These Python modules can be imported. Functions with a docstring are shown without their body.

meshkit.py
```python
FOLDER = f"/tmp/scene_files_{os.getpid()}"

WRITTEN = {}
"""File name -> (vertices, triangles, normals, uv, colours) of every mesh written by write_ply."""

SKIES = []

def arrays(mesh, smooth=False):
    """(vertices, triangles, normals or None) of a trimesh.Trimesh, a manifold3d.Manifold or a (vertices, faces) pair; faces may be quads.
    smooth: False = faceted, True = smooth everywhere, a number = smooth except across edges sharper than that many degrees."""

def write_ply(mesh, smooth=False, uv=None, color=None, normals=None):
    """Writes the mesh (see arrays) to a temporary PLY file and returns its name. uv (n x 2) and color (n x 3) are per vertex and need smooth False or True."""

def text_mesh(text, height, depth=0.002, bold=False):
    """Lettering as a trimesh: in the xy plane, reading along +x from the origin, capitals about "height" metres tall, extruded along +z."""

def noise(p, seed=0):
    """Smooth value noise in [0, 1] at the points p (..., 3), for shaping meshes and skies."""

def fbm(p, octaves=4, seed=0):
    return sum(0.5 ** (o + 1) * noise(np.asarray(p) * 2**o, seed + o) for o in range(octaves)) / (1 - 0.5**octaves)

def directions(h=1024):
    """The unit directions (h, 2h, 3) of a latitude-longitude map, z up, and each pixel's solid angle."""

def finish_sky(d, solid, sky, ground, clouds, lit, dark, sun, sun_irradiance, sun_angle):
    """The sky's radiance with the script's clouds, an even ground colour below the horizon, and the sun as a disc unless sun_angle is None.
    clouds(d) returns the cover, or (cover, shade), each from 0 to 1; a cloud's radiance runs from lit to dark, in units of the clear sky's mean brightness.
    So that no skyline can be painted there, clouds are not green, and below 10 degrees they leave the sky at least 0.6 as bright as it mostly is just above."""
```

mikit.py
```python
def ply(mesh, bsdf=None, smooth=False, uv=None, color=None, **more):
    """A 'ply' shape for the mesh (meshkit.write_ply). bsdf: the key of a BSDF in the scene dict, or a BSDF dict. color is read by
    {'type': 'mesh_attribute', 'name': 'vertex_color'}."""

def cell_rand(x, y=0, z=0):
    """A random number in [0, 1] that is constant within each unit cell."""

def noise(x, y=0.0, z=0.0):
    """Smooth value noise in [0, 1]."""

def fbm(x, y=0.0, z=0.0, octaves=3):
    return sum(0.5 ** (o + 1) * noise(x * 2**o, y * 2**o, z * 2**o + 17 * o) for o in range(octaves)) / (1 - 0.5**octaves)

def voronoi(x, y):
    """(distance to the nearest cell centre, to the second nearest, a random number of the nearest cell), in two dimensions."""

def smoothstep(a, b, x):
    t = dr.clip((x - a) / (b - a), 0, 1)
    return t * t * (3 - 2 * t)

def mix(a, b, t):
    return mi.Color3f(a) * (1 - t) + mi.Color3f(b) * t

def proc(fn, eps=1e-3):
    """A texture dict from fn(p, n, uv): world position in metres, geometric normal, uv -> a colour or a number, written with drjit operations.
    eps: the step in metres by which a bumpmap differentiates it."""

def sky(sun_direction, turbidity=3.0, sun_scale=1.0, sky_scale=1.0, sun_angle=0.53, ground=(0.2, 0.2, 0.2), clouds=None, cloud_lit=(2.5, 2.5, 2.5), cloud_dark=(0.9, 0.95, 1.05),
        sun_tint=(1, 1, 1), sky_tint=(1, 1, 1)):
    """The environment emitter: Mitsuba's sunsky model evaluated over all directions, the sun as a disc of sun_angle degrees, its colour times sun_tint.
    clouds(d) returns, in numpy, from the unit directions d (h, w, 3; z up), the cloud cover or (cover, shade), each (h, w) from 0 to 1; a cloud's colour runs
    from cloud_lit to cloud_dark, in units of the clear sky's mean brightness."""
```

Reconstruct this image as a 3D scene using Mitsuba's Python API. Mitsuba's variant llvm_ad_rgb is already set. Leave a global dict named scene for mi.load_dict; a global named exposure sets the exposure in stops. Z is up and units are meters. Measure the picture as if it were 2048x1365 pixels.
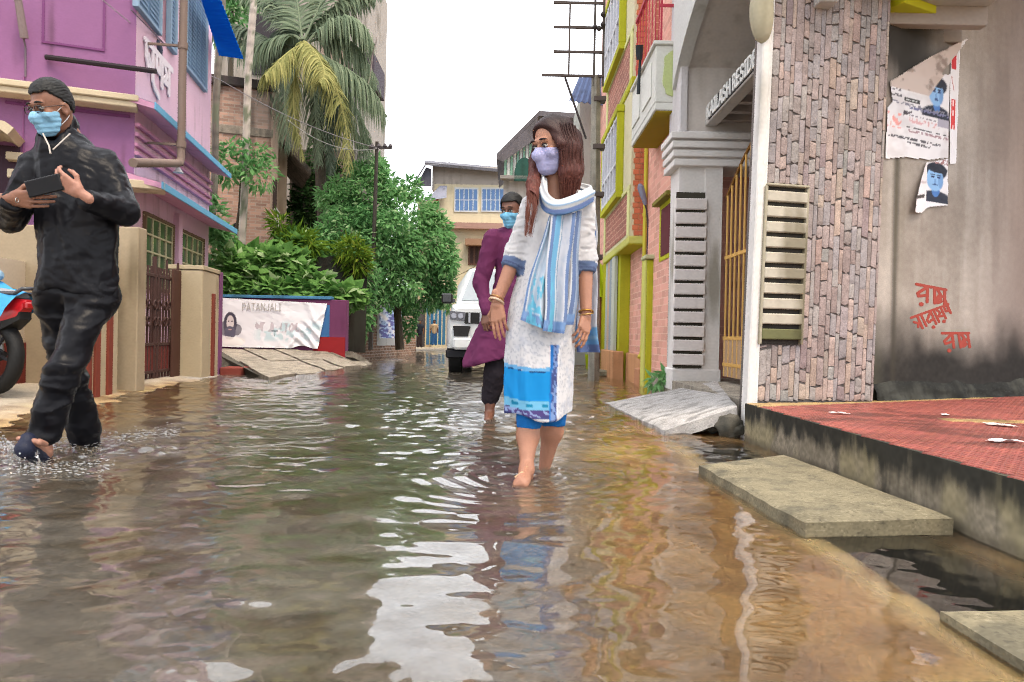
import math, random, numpy as np, trimesh, mitsuba as mi, drjit as dr, mikit, meshkit, manifold3d as m3
from mikit import noise, fbm, voronoi, cell_rand, smoothstep, mix
from shapely.geometry import Polygon, LineString, MultiPolygon, box as sbox
from shapely.ops import unary_union
T4 = mi.ScalarTransform4f
scene, labels = {}, {}
# ------------------------------------------------------------------ camera, sky, exposure
F, CX, CY, CAMZ, PITCH, ROLL = 1550.0, 1024.0, 682.5, 0.62, -0.0068, 0.020
CF = np.array([0, math.cos(PITCH), math.sin(PITCH)])
_up = np.array([-ROLL, 0, 1.0]); _up -= CF * (_up @ CF); CU = _up / np.linalg.norm(_up)
CR = np.cross(CF, CU)
scene['camera'] = {'type': 'perspective', 'fov': math.degrees(2 * math.atan(1024 / F)), 'fov_axis': 'x', 'near_clip': 0.05, 'far_clip': 400.0,
    'to_world': T4().look_at(origin=[0, 0, CAMZ], target=[0 + CF[0], CF[1], CAMZ + CF[2]], up=CU.tolist())}
scene['sky'] = mikit.sky([0.25, -0.45, 0.85], turbidity=4, sun_scale=0.22, sky_scale=0.9, sun_angle=24, clouds=lambda d: 1.0,
    cloud_lit=(2.15, 2.2, 2.3), cloud_dark=(1.8, 1.85, 1.95))
exposure = 3.4

# ------------------------------------------------------------------ measuring: a ray of the lens met with a true plane of the place
def ray(px, py):
    d = CF + CR * (px - CX) / F - CU * (py - CY) / F
    return d
def P(px, py, Y):
    d = ray(px, py); t = Y / d[1]
    return np.array([0, 0, CAMZ]) + d * t
def G(px, py, z=0.0):
    d = ray(px, py); t = (z - CAMZ) / d[2]
    return np.array([0, 0, CAMZ]) + d * t
def onwall(px, py, o, u):
    """(s, z) on the upright plane through o=(x,y) along u."""
    d = ray(px, py); u = np.asarray(u, float) / np.hypot(*u)
    A = np.array([[d[0], -u[0]], [d[1], -u[1]]])
    t, s = np.linalg.solve(A, np.asarray(o, float))
    return s, CAMZ + d[2] * t

# ------------------------------------------------------------------ names
def numbered(k):
    if k not in scene and k not in labels and not any(x.startswith(k + '__') for x in scene): return k
    i = 1
    while True:
        c = f'{k}_{i:03d}'
        if c not in scene and c not in labels and not any(x.startswith(c + '__') for x in scene): return c
        i += 1
_cnt = {}
def partkey(k):
    n = _cnt.get(k, 0); _cnt[k] = n + 1
    return k if n == 0 else f'{k}_{n:03d}'
def thing(name, label, cat, group=None):
    k = partkey(name)
    labels[k] = {'label': label, 'category': cat}
    if group: labels[k]['group'] = group
    return k
def C(r, g, b):
    """sRGB 0..255 -> linear."""
    f = lambda c: c / 255 / 12.92 if c <= 10 else ((c / 255 + 0.055) / 1.055) ** 2.4
    return np.array([f(r), f(g), f(b)])
def pack(c):
    q = np.clip(np.round(np.sqrt(np.clip(np.asarray(c) * .70, 0, 1)) * 63), 0, 63)
    return (q[0] * 4096 + q[1] * 64 + q[2]) / 1024.0
class M:
    """collects pieces of one mesh"""
    def __init__(s, fr=None): s.v, s.f, s.n, s.fr = [], [], 0, fr
    def add(s, v, f, fr=None):
        v, f = np.asarray(v, float), np.asarray(f, int)
        if f.shape[1] == 4: f = np.vstack([f[:, [0, 1, 2]], f[:, [0, 2, 3]]])
        fr = s.fr if fr is None else fr
        if fr is not None: v = v @ fr[:3, :3].T + fr[:3, 3]
        s.v.append(v); s.f.append(f + s.n); s.n += len(v); return s
    def tm(s, m, fr=None): return s.add(m.vertices, m.faces, fr)
    def man(s, m, fr=None):
        q = m.to_mesh(); return s.add(q.vert_properties[:, :3], q.tri_verts, fr)
    def box(s, x0, x1, y0, y1, z0, z1, ch=0.0, fr=None):
        x0, x1, y0, y1, z0, z1 = min(x0, x1), max(x0, x1), min(y0, y1), max(y0, y1), min(z0, z1), max(z0, z1)
        ch = min(ch, .45 * min(x1 - x0, y1 - y0, z1 - z0))
        if ch <= 0:
            v = [[x, y, z] for x in (x0, x1) for y in (y0, y1) for z in (z0, z1)]
            return s.add(v, CUBEF, fr)
        c, h = np.array([(x0 + x1) / 2, (y0 + y1) / 2, (z0 + z1) / 2]), np.array([x1 - x0, y1 - y0, z1 - z0]) / 2
        v = c + CHV[0] * h + CHV[1] * ch
        return s.add(v, CHF, fr)
    def tube(s, pts, r, n=8, caps=True, fr=None, flat=1.0):
        v, f = tube(pts, r, n, caps, flat); return s.add(v, f, fr)
    def cyl(s, a, b, r, n=12, fr=None, r2=None):
        return s.tube([a, b], [r, r if r2 is None else r2], n, True, fr)
    def prism(s, poly, axis, a, b, fr=None):
        """2D polygon extruded: axis 'x' (poly in y,z), 'y' (x,z), 'z' (x,y) from a to b"""
        if not hasattr(poly, 'geom_type'): poly = Polygon(poly)
        for g in (list(poly.geoms) if hasattr(poly, 'geoms') else [poly]):
            if g.is_empty or g.area < 1e-9: continue
            m = trimesh.creation.extrude_polygon(g, abs(b - a), engine='earcut')
            v = np.array(m.vertices); lo = min(a, b)
            o = {'x': np.stack([v[:, 2] + lo, v[:, 0], v[:, 1]], 1), 'y': np.stack([v[:, 0], v[:, 2] + lo, v[:, 1]], 1), 'z': np.stack([v[:, 0], v[:, 1], v[:, 2] + lo], 1)}[axis]
            ff = np.array(m.faces)
            if axis == 'y': ff = ff[:, ::-1]
            s.add(o, ff, fr)
        return s
    def quad(s, a, b, c, d, fr=None): return s.add([a, b, c, d], [[0, 1, 2], [0, 2, 3]], fr)
    def get(s): return np.vstack(s.v), np.vstack(s.f)
CUBEF = np.array([[0, 1, 3], [0, 3, 2], [4, 6, 7], [4, 7, 5], [0, 4, 5], [0, 5, 1], [2, 3, 7], [2, 7, 6], [0, 2, 6], [0, 6, 4], [1, 5, 7], [1, 7, 3]])
def _chamfer():
    hs, cs = [], []
    for s in np.ndindex(2, 2, 2):
        sg = np.array(s) * 2 - 1
        for k in range(3):
            c = -sg.astype(float); c[k] = 0; hs.append(sg); cs.append(c)
    hs, cs = np.array(hs, float), np.array(cs)
    h = trimesh.convex.convex_hull(hs + cs * .2)
    idx = [int(np.argmin(np.linalg.norm(hs + cs * .2 - p, axis=1))) for p in h.vertices]
    return (hs, cs), np.array(idx)[h.faces]
CHV, CHF = _chamfer()
def tube(pts, r, n=8, caps=True, flat=1.0):
    p = np.asarray(pts, float); k = len(p); r = np.broadcast_to(r, (k,)).astype(float)
    t = np.gradient(p, axis=0); t /= np.linalg.norm(t, axis=1, keepdims=True) + 1e-12
    a = np.zeros_like(t); ref = np.array([0, 0, 1.0]) if abs(t[0, 2]) < .8 else np.array([0, 1.0, 0]); x = np.cross(t[0], ref); a[0] = x / np.linalg.norm(x)
    for i in range(1, k): x = a[i - 1] - t[i] * (a[i - 1] @ t[i]); a[i] = x / (np.linalg.norm(x) + 1e-12)
    b = np.cross(t, a)
    ang = np.arange(n) * 2 * math.pi / n
    v = (p[:, None] + r[:, None, None] * (np.cos(ang)[None, :, None] * a[:, None] + flat * np.sin(ang)[None, :, None] * b[:, None])).reshape(-1, 3)
    i, j = np.meshgrid(np.arange(k - 1), np.arange(n), indexing='ij')
    q = np.stack([i * n + j, i * n + (j + 1) % n, (i + 1) * n + (j + 1) % n, (i + 1) * n + j], -1).reshape(-1, 4)
    f = np.vstack([q[:, [0, 2, 1]], q[:, [0, 3, 2]]])
    if caps:
        v = np.vstack([v, p[:1], p[-1:]]); m = k * n; jj = np.arange(n)
        f = np.vstack([f, np.stack([np.full(n, m), jj, (jj + 1) % n], 1), np.stack([np.full(n, m + 1), (k - 1) * n + (jj + 1) % n, (k - 1) * n + jj], 1)])
    return v, f
def frame(o, u):
    """upright frame: x along u, y to the left of u, z up"""
    u = np.asarray(u, float) / np.hypot(*u); m = np.eye(4)
    m[:3, 0] = [u[0], u[1], 0]; m[:3, 1] = [-u[1], u[0], 0]; m[:3, 3] = [o[0], o[1], o[2] if len(o) > 2 else 0]; return m
def obj(key, mesh, mat, col=None, dirt=0.0, smooth=False, uv=None, color=None, **more):
    """one entry; col is carried to the shared material in uv"""
    key = partkey(key)
    if isinstance(mesh, M): mesh = mesh.get()
    if hasattr(mesh, 'vertices'): mesh = (np.array(mesh.vertices), np.array(mesh.faces))
    if smooth is not False and smooth is not True:
        t = trimesh.graph.smooth_shade(trimesh.Trimesh(*mesh, process=True), angle=np.radians(smooth), facet_minarea=None)
        mesh, smooth = (np.array(t.vertices), np.array(t.faces)), True
    if col is not None and uv is None:
        uv = np.tile([[pack(np.asarray(col)), dirt]], (len(mesh[0]), 1))
    scene[key] = mikit.ply(mesh, mat, smooth=smooth, uv=uv, color=color, **more)
    return key
def tag(key, label, cat=None, group=None, kind=None):
    d = {'label': label} if label else {}
    if cat: d['category'] = cat
    if group: d['group'] = group
    if kind: d['kind'] = kind
    labels[key] = d; return key
# ------------------------------------------------------------------ materials (shared; the paint's colour rides in uv.x, its dirt in uv.y)
def unpack(uv):
    k = dr.round(mi.Float(uv.x) * 1024.0)
    r = dr.floor(k / 4096.0); k2 = k - r * 4096.0; g = dr.floor(k2 / 64.0); b = k2 - g * 64.0
    return mi.Color3f(dr.square(r / 63), dr.square(g / 63), dr.square(b / 63))
def _paint(p, n, uv):
    c = unpack(uv); d = uv.y
    a = fbm(p.x * 1.3 + p.y * .7, p.y * 1.3, p.z * .9, 4); s = fbm((p.x + p.y * .6) * 7, (p.y - p.x * .4) * 7, p.z * .7, 3); f = noise(p.x * 60, p.y * 60, p.z * 60)
    blot = smoothstep(.52, .78, a * .6 + s * .4)
    c = c * (0.93 + .16 * (a - .5) + .10 * (f - .5))
    return mix(c, c * mi.Color3f(.42, .40, .34), dr.clip(d * blot * 1.6 + d * .12, 0, .95))
def _rough(p, n, uv): return .62 + .25 * fbm(p.x * 5, p.y * 5, p.z * 5, 2)
def _conc(p, n, uv):
    c = unpack(uv); d = uv.y
    a = fbm(p.x * 2.1, p.y * 2.1, p.z * 2.1, 4); g = noise(p.x * 130, p.y * 130, p.z * 130); m_ = fbm(p.x * 14, p.y * 14, p.z * 14, 3)
    s = fbm((p.x + p.y) * 9, (p.x - p.y) * 9, p.z * 1.1, 3)
    sp = noise(p.x * 105 + 3, p.y * 105, p.z * 105)
    c = c * (.84 + .5 * (a - .5) + .55 * (m_ - .5) + .42 * (g - .5) + .14)
    c = mix(c, c * .68, smoothstep(.72, .9, sp)); c = mix(c, c * 1.2 + .01, smoothstep(.28, .12, sp))
    return mix(c, mi.Color3f(.035, .035, .028), dr.clip(d * smoothstep(.42, .66, s * .6 + a * .4), 0, .93))
def _concb(p, n, uv): return .002 * fbm(p.x * 45, p.y * 45, p.z * 45, 3)
def _cloth(p, n, uv):
    c = unpack(uv)
    return c * (.94 + .12 * (noise(p.x * 240, p.y * 240, p.z * 240) - .5) + .12 * (fbm(p.x * 11, p.y * 11, p.z * 11, 2) - .3))
def _plain(p, n, uv): return unpack(uv)
TX = {k: mikit.proc(f) for k, f in dict(paint=_paint, conc=_conc, cloth=_cloth, plain=_plain).items()}
def principled(tex, **k): return {'type': 'twosided', 'bsdf': {'type': 'principled', 'base_color': tex, **k}}
scene['m_paint'] = {'type': 'twosided', 'bsdf': {'type': 'bumpmap', 'arbitrary': mikit.proc(lambda p, n, uv: .0022 * fbm(p.x * 22, p.y * 22, p.z * 22, 3), eps=2e-3), 'scale': 1.0, 'bsdf': {'type': 'principled', 'base_color': TX['paint'], 'roughness': .72, 'specular': .3}}}
scene['m_concrete'] = {'type': 'twosided', 'bsdf': {'type': 'bumpmap', 'arbitrary': mikit.proc(_concb), 'scale': 1.0, 'bsdf': {'type': 'principled', 'base_color': TX['conc'], 'roughness': .8, 'specular': .3}}}
scene['m_cloth'] = principled(TX['cloth'], roughness=.85, sheen=.3, specular=.2)
scene['m_matt'] = principled(TX['plain'], roughness=.6, specular=.3)
scene['m_gloss'] = principled(TX['plain'], roughness=.22, specular=.5, clearcoat=.4)
scene['m_metal'] = principled(TX['plain'], roughness=.38, metallic=.9)
scene['m_skin'] = principled(TX['cloth'], roughness=.5, specular=.4)
scene['m_leaf'] = {'type': 'principledthin', 'base_color': {'type': 'mesh_attribute', 'name': 'vertex_color'}, 'roughness': .45, 'diff_trans': .8, 'spec_trans': 0.0}
scene['m_vcol'] = principled({'type': 'mesh_attribute', 'name': 'vertex_color'}, roughness=.7, specular=.3)
scene['m_vgloss'] = principled({'type': 'mesh_attribute', 'name': 'vertex_color'}, roughness=.35, specular=.5)
scene['m_glass'] = {'type': 'twosided', 'bsdf': {'type': 'principled', 'base_color': {'type': 'rgb', 'value': [.03, .035, .035]}, 'roughness': .06, 'specular': .7}}
# ------------------------------------------------------------------ the flooded street: bed, water, slabs
def sstep(a, b, x):
    t = np.clip((x - a) / (b - a), 0, 1); return t * t * (3 - 2 * t)
def leftline(y): return -3.70 - .02 * (y - 7.16)
def bed_z(x, y):
    p = np.stack([x * 1.4, y * 1.4, 0 * x], -1)
    z = -.115 + .035 * (meshkit.fbm(p, 3, 3) - .5) + .02 * (meshkit.noise(p * 4.1, 5) - .5)
    bank = np.interp(y, [3, 4.8, 6.0, 7.2, 9.0, 12, 15, 40], [-3.6, -3.2, -3.35, -3.55, -3.75, -4.3, -5, -6])   # waterline on the left
    z = np.maximum(z, np.minimum((bank - x) * .085, .07) + .015 * (meshkit.fbm(p * 2.3, 3, 8) - .5))
    right = np.interp(y, [0, 2.5, 5, 8, 12, 40], [1.05, .95, .85, 1.1, 1.75, 2.2])
    z = z + sstep(-.5, 1.0, x - right + .95) * .062 * sstep(6.5, 5, y)
    far = sstep(24, 32, y); z = z * (1 - far) + far * (.04 + .02 * np.sin(x * .8))
    # the drain beside the terrace wall
    drain = sstep(1.02, 1.06, x) * sstep(1.42, 1.38, x) * sstep(4.9, 4.7, y)
    z = z - drain * .22
    z = np.where((x > 1.6) & (y < 9), -.1, z)
    return z
def grid(x0, x1, y0, y1, nx, ny):
    gx, gy = np.meshgrid(np.linspace(x0, x1, nx), np.linspace(y0, y1, ny)); i = np.arange(ny * nx).reshape(ny, nx)
    f = np.stack([i[:-1, :-1], i[:-1, 1:], i[1:, 1:], i[1:, :-1]], -1).reshape(-1, 4)
    return gx.ravel(), gy.ravel(), f
m_ = M()
x_, y_, f_ = grid(-5.2, 2.0, -.6, 9.0, 240, 320); m_.add(np.stack([x_, y_, bed_z(x_, y_)], 1), f_)
x_, y_, f_ = grid(-30, 30, 9.0, 60, 160, 140); z_ = bed_z(x_, y_); m_.add(np.stack([x_, y_, z_], 1), f_)
x_, y_, f_ = grid(-60, -5.2, -30, 9.0, 8, 8); m_.add(np.stack([x_, y_, x_ * 0 + .07], 1), f_)
x_, y_, f_ = grid(2.0, 60, -30, 9.0, 8, 8); m_.add(np.stack([x_, y_, x_ * 0 - .1], 1), f_)
x_, y_, f_ = grid(-5.2, 2.0, -30, -.6, 8, 8); m_.add(np.stack([x_, y_, x_ * 0 - .1], 1), f_)
x_, y_, f_ = grid(-250, 250, 60, 350, 8, 8); m_.add(np.stack([x_, y_, x_ * 0 - .02], 1), f_)
def _bed(p, n, uv):
    a = fbm(p.x * 1.7, p.y * 1.7, 0, 4); b = fbm(p.x * 6, p.y * 6, 3.0, 4); g = noise(p.x * 90, p.y * 90, 0); s = fbm(p.x * 3.1 + 9, p.y * 1.2, 7.0, 3)
    mud = mix(mi.Color3f(.25, .155, .075), mi.Color3f(.45, .30, .14), smoothstep(.3, .7, b))
    mud = mix(mud, mi.Color3f(.52, .40, .18), smoothstep(.55, .75, a))
    dark = mi.Color3f(.235, .222, .205)
    right = smoothstep(-.2, .75, p.x + .35 * (a - .5) + .25 * (s - .5))
    left = smoothstep(-2.2, -3.0, p.x + .5 * (a - .5)) * smoothstep(10.0, 8.5, p.y)
    c = mix(mix(dark, mud * .22, .6 * smoothstep(.4, .7, b)), mud * (1 - .45 * left), dr.maximum(right, left))
    dry = smoothstep(.0, .045, p.z + .03 * (b - .5))
    c = mix(c, mi.Color3f(.27, .235, .185) * (.8 + .4 * b), dry)
    led = smoothstep(.11, .03, dr.abs(p.x - .985 - .05 * (a - .5) + .012 * (p.y - 2.5))) * smoothstep(4.9, 4.4, p.y)
    c = mix(c, mi.Color3f(.60, .49, .25), led * .75 * smoothstep(.3, .55, b + .2))
    drain = smoothstep(1.0, 1.07, p.x) * smoothstep(1.44, 1.36, p.x) * smoothstep(4.9, 4.6, p.y) * smoothstep(-.13, -.2, p.z)
    c = mix(c, mi.Color3f(.012, .012, .01), drain)
    return c * (.86 + .28 * g)
scene['m_bed'] = principled(mikit.proc(_bed), roughness=.75, specular=.3)
obj('road', m_, 'm_bed', smooth=True); tag('road', 'flooded muddy street with wet concrete edges', kind='structure')

rngw = np.random.default_rng(11)
def _bands(lo, hi, n, slope):
    lam = np.exp(rngw.uniform(math.log(lo), math.log(hi), n)); th = rngw.uniform(0, 2 * math.pi, n); k = 2 * math.pi / lam
    return np.stack([k * np.cos(th), k * np.sin(th), rngw.uniform(0, 6.28, n), slope * math.sqrt(2.0 / n) / k], 1)
W1, W2, W3 = _bands(.45, 1.6, 16, .020), _bands(.16, .45, 26, .030), _bands(.055, .16, 30, .030)
LEGS = [(.03, 3.40, .8), (.14, 3.62, .6), (-.17, 5.9, .7), (-2.45, 3.75, 1.6), (-2.1, 4.0, 1.0)]
def water_z(x, y, lo=.05):
    z = np.zeros_like(x)
    e1 = meshkit.fbm(np.stack([x * .9, y * .7, 0 * x], -1), 3, 21); e2 = meshkit.fbm(np.stack([x * .6 + 5, y * .5, 0 * x], -1), 3, 22)
    calm = 1 - .62 * sstep(.1, 1.0, x) * sstep(4.5, 3.2, y)
    calm = calm * (1.10 + .35 * sstep(2.2, 4.0, y)) * (1 + .35 * sstep(2.6, 1.8, y) * sstep(.6, .2, x))
    left = .75 + .25 * sstep(-.5, .3, x)
    for W, amp in ((W1, .7 + .5 * e2), (W2, .35 + 1.3 * e1), (W3, sstep(.35, .75, e1) * 1.0 + .2)):
        h = np.zeros_like(x)
        for kx, ky, ph, a in W:
            if 2 * math.pi / math.hypot(kx, ky) >= lo: h += a * np.sin(kx * x + ky * y + ph)
        z += h * amp * calm * left
    far = sstep(2.9, 4.6, y) * (1 - .4 * sstep(9, 16, y))
    n = meshkit.noise(np.stack([x * 7, y * 7, 0 * x], -1), 31) - .5 + .5 * (meshkit.noise(np.stack([x * 15, y * 15, 0 * x], -1), 32) - .5)
    z += .017 * n * far * (.45 + .8 * e2)
    ch = np.exp(-((x + 2.05) / .55) ** 2 - ((y - 3.95) / .22) ** 2) + .8 * np.exp(-((x + 2.3) / .3) ** 2 - ((y - 3.55) / .16) ** 2)
    z += ch * .045 * (meshkit.fbm(np.stack([x * 16, y * 22, 0 * x], -1), 3, 41) - .5)
    for lx, ly, s in LEGS:
        r = np.hypot(x - lx, y - ly)
        z += s * .008 * np.sin(r * 2 * math.pi / .10 - 1.0 + 3 * meshkit.noise(np.stack([x * 5, y * 5, 0 * x], -1), 9)) * np.exp(-r / .27) * sstep(.0, .08, r)
    return z
m_ = []
for x0, x1, y0, y1, st, lo in ((-2.9, 1.75, .35, 3.2, .009, .05), (-4.6, 1.9, 3.2, 7.2, .014, .055), (-7.5, 4.5, 7.2, 16, .032, .11), (-9, 8, 16, 27, .075, .3)):
    x_, y_, f_ = grid(x0, x1, y0, y1, int((x1 - x0) / st), int((y1 - y0) / st)); m_.append((np.stack([x_, y_, water_z(x_, y_, lo)], 1), f_))
for x0, x1, y0, y1, lo in ((-4.6, -2.9, -2, 3.2, .1), (-2.9, 1.75, -2, .35, .1)):
    x_, y_, f_ = grid(x0, x1, y0, y1, int((x1 - x0) / .03), int((y1 - y0) / .03)); m_.append((np.stack([x_, y_, water_z(x_, y_, lo)], 1), f_))
q = M()
for v, f in m_: q.add(v, f)
scene['m_water'] = {'type': 'dielectric', 'int_ior': 1.75, 'ext_ior': 1.0, 'specular_transmittance': {'type': 'rgb', 'value': [1.0, .97, .91]}}
obj('water', q, 'm_water', smooth=True); tag('water', 'rippled murky floodwater covering the whole street', kind='structure')
# ------------------------------------------------------------------ right: terrace, slabs, stone pillar, poster wall, gate
CON = C(150, 143, 132)
tp = [(1.47, 4.86), (1.475, 4.0), (1.50, 2.3), (1.50, -.5), (7, -.5), (7, 7.6), (4.2, 6.4), (2.6, 5.42), (2.2, 5.1)]
q = M(); q.prism(tp, 'z', -.25, .225)
t = thing('tiled_terrace', 'raised terrace with red chequered tiles above a mossy concrete edge', 'terrace')
def _edge(p, n, uv):
    s = fbm((p.x + p.y) * 16, 0.0, p.z * 2.5, 4); a = fbm(p.x * 4, p.y * 4, p.z * 4, 4); f = noise(p.x * 70, p.y * 70, p.z * 70)
    c = mix(mi.Color3f(.145, .122, .086), mi.Color3f(.25, .21, .15), a) * (.8 + .4 * f)
    c = mix(c, mi.Color3f(.22, .185, .10), smoothstep(.5, .7, fbm(p.y * 5, p.z * 3, 4.0, 3)) * .7)
    k = smoothstep(.36, .72, s * .62 + .38 * a + .42 * smoothstep(.06, .22, p.z) - .13)
    c = mix(c, mi.Color3f(.014, .014, .011), k * .95) * (.75 + .5 * noise(p.x * 38, p.y * 38, p.z * 38))
    return mix(c, mi.Color3f(.075, .062, .04), smoothstep(.05, .0, p.z) * .7)
scene['m_edge'] = principled(mikit.proc(_edge), roughness=.82, specular=.3)
v, f = q.get(); obj(t + '__edge_wall', (v, f), 'm_edge')
# tiles: studs in 0.3 m tiles, 12 x 12; the nearest 300 tile pieces are parts
RED, RED2, YEL = C(172, 90, 77), C(160, 82, 70), C(200, 164, 108)
rt = np.random.default_rng(5)
poly = Polygon(tp).buffer(-.012)
fr = frame((1.50, 2.3, 0), (1, .16)); inv = np.linalg.inv(fr)
ST = .0333
def stud(m, u, w, s, z1, col, cols):
    a, b = s / 2 - .0022, s / 2 - .0045
    v = np.array([[u - a, w - a, .224], [u + a, w - a, .224], [u + a, w + a, .224], [u - a, w + a, .224], [u - b, w - b, z1], [u + b, w - b, z1], [u + b, w + b, z1], [u - b, w + b, z1]])
    m.add(v, np.array([[4, 5, 6, 7], [0, 1, 5, 4], [1, 2, 6, 5], [2, 3, 7, 6], [3, 0, 4, 7]]), fr); cols.append(np.tile([[pack(col), .75]], (8, 1)))
cands = []
for i in range(-10, 200):
    for j in range(-40, 200):
        u, w = (i + .5) * ST, (j + .5) * ST
        x, y = (fr @ [u, w, 0, 1])[:2]
        if y < 2.2 or y > 6.2 or x > 4.3 or x / y > .75: continue
        cands.append((i, j, u, w, x, y))
from shapely import contains_xy
ok = contains_xy(poly, [c[4] for c in cands], [c[5] for c in cands])
tiles = {}
for c, o in zip(cands, ok):
    if o: tiles.setdefault((c[0] // 3, c[1] // 3), []).append(c)
order = sorted(tiles, key=lambda k: np.mean([c[5] for c in tiles[k]]))
rest, restc = M(), []
for r, k in enumerate(order):
    m, cols = (M(), []) if r < 300 else (rest, restc)
    tone = rt.uniform(.82, 1.12)
    for i, j, u, w, x, y in tiles[k]:
        d = (x - 2.35) * .83 - (y - 3.35) * .56
        yel = (abs(y - 4.02 + .12 * (x - 2.4)) < .085 and x > 2.25) or (y > 5.05 + .55 * (x - 2.2) - .06 and x < 3.6)
        stud(m, u, w, ST, .2285 + rt.uniform(0, .0008), (YEL if yel else (RED if (i + j) % 2 else RED2)) * tone * rt.uniform(.93, 1.07), cols)
    if r < 300:
        obj(t + '__floor_tile', m, 'm_tile', uv=np.vstack(cols))
if rest.n:
    tag(obj(t + '__tile_field', rest, 'm_tile', uv=np.vstack(restc)), None, kind='stuff')
scene['m_tile'] = principled(TX['paint'], roughness=.38, specular=.5)

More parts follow.
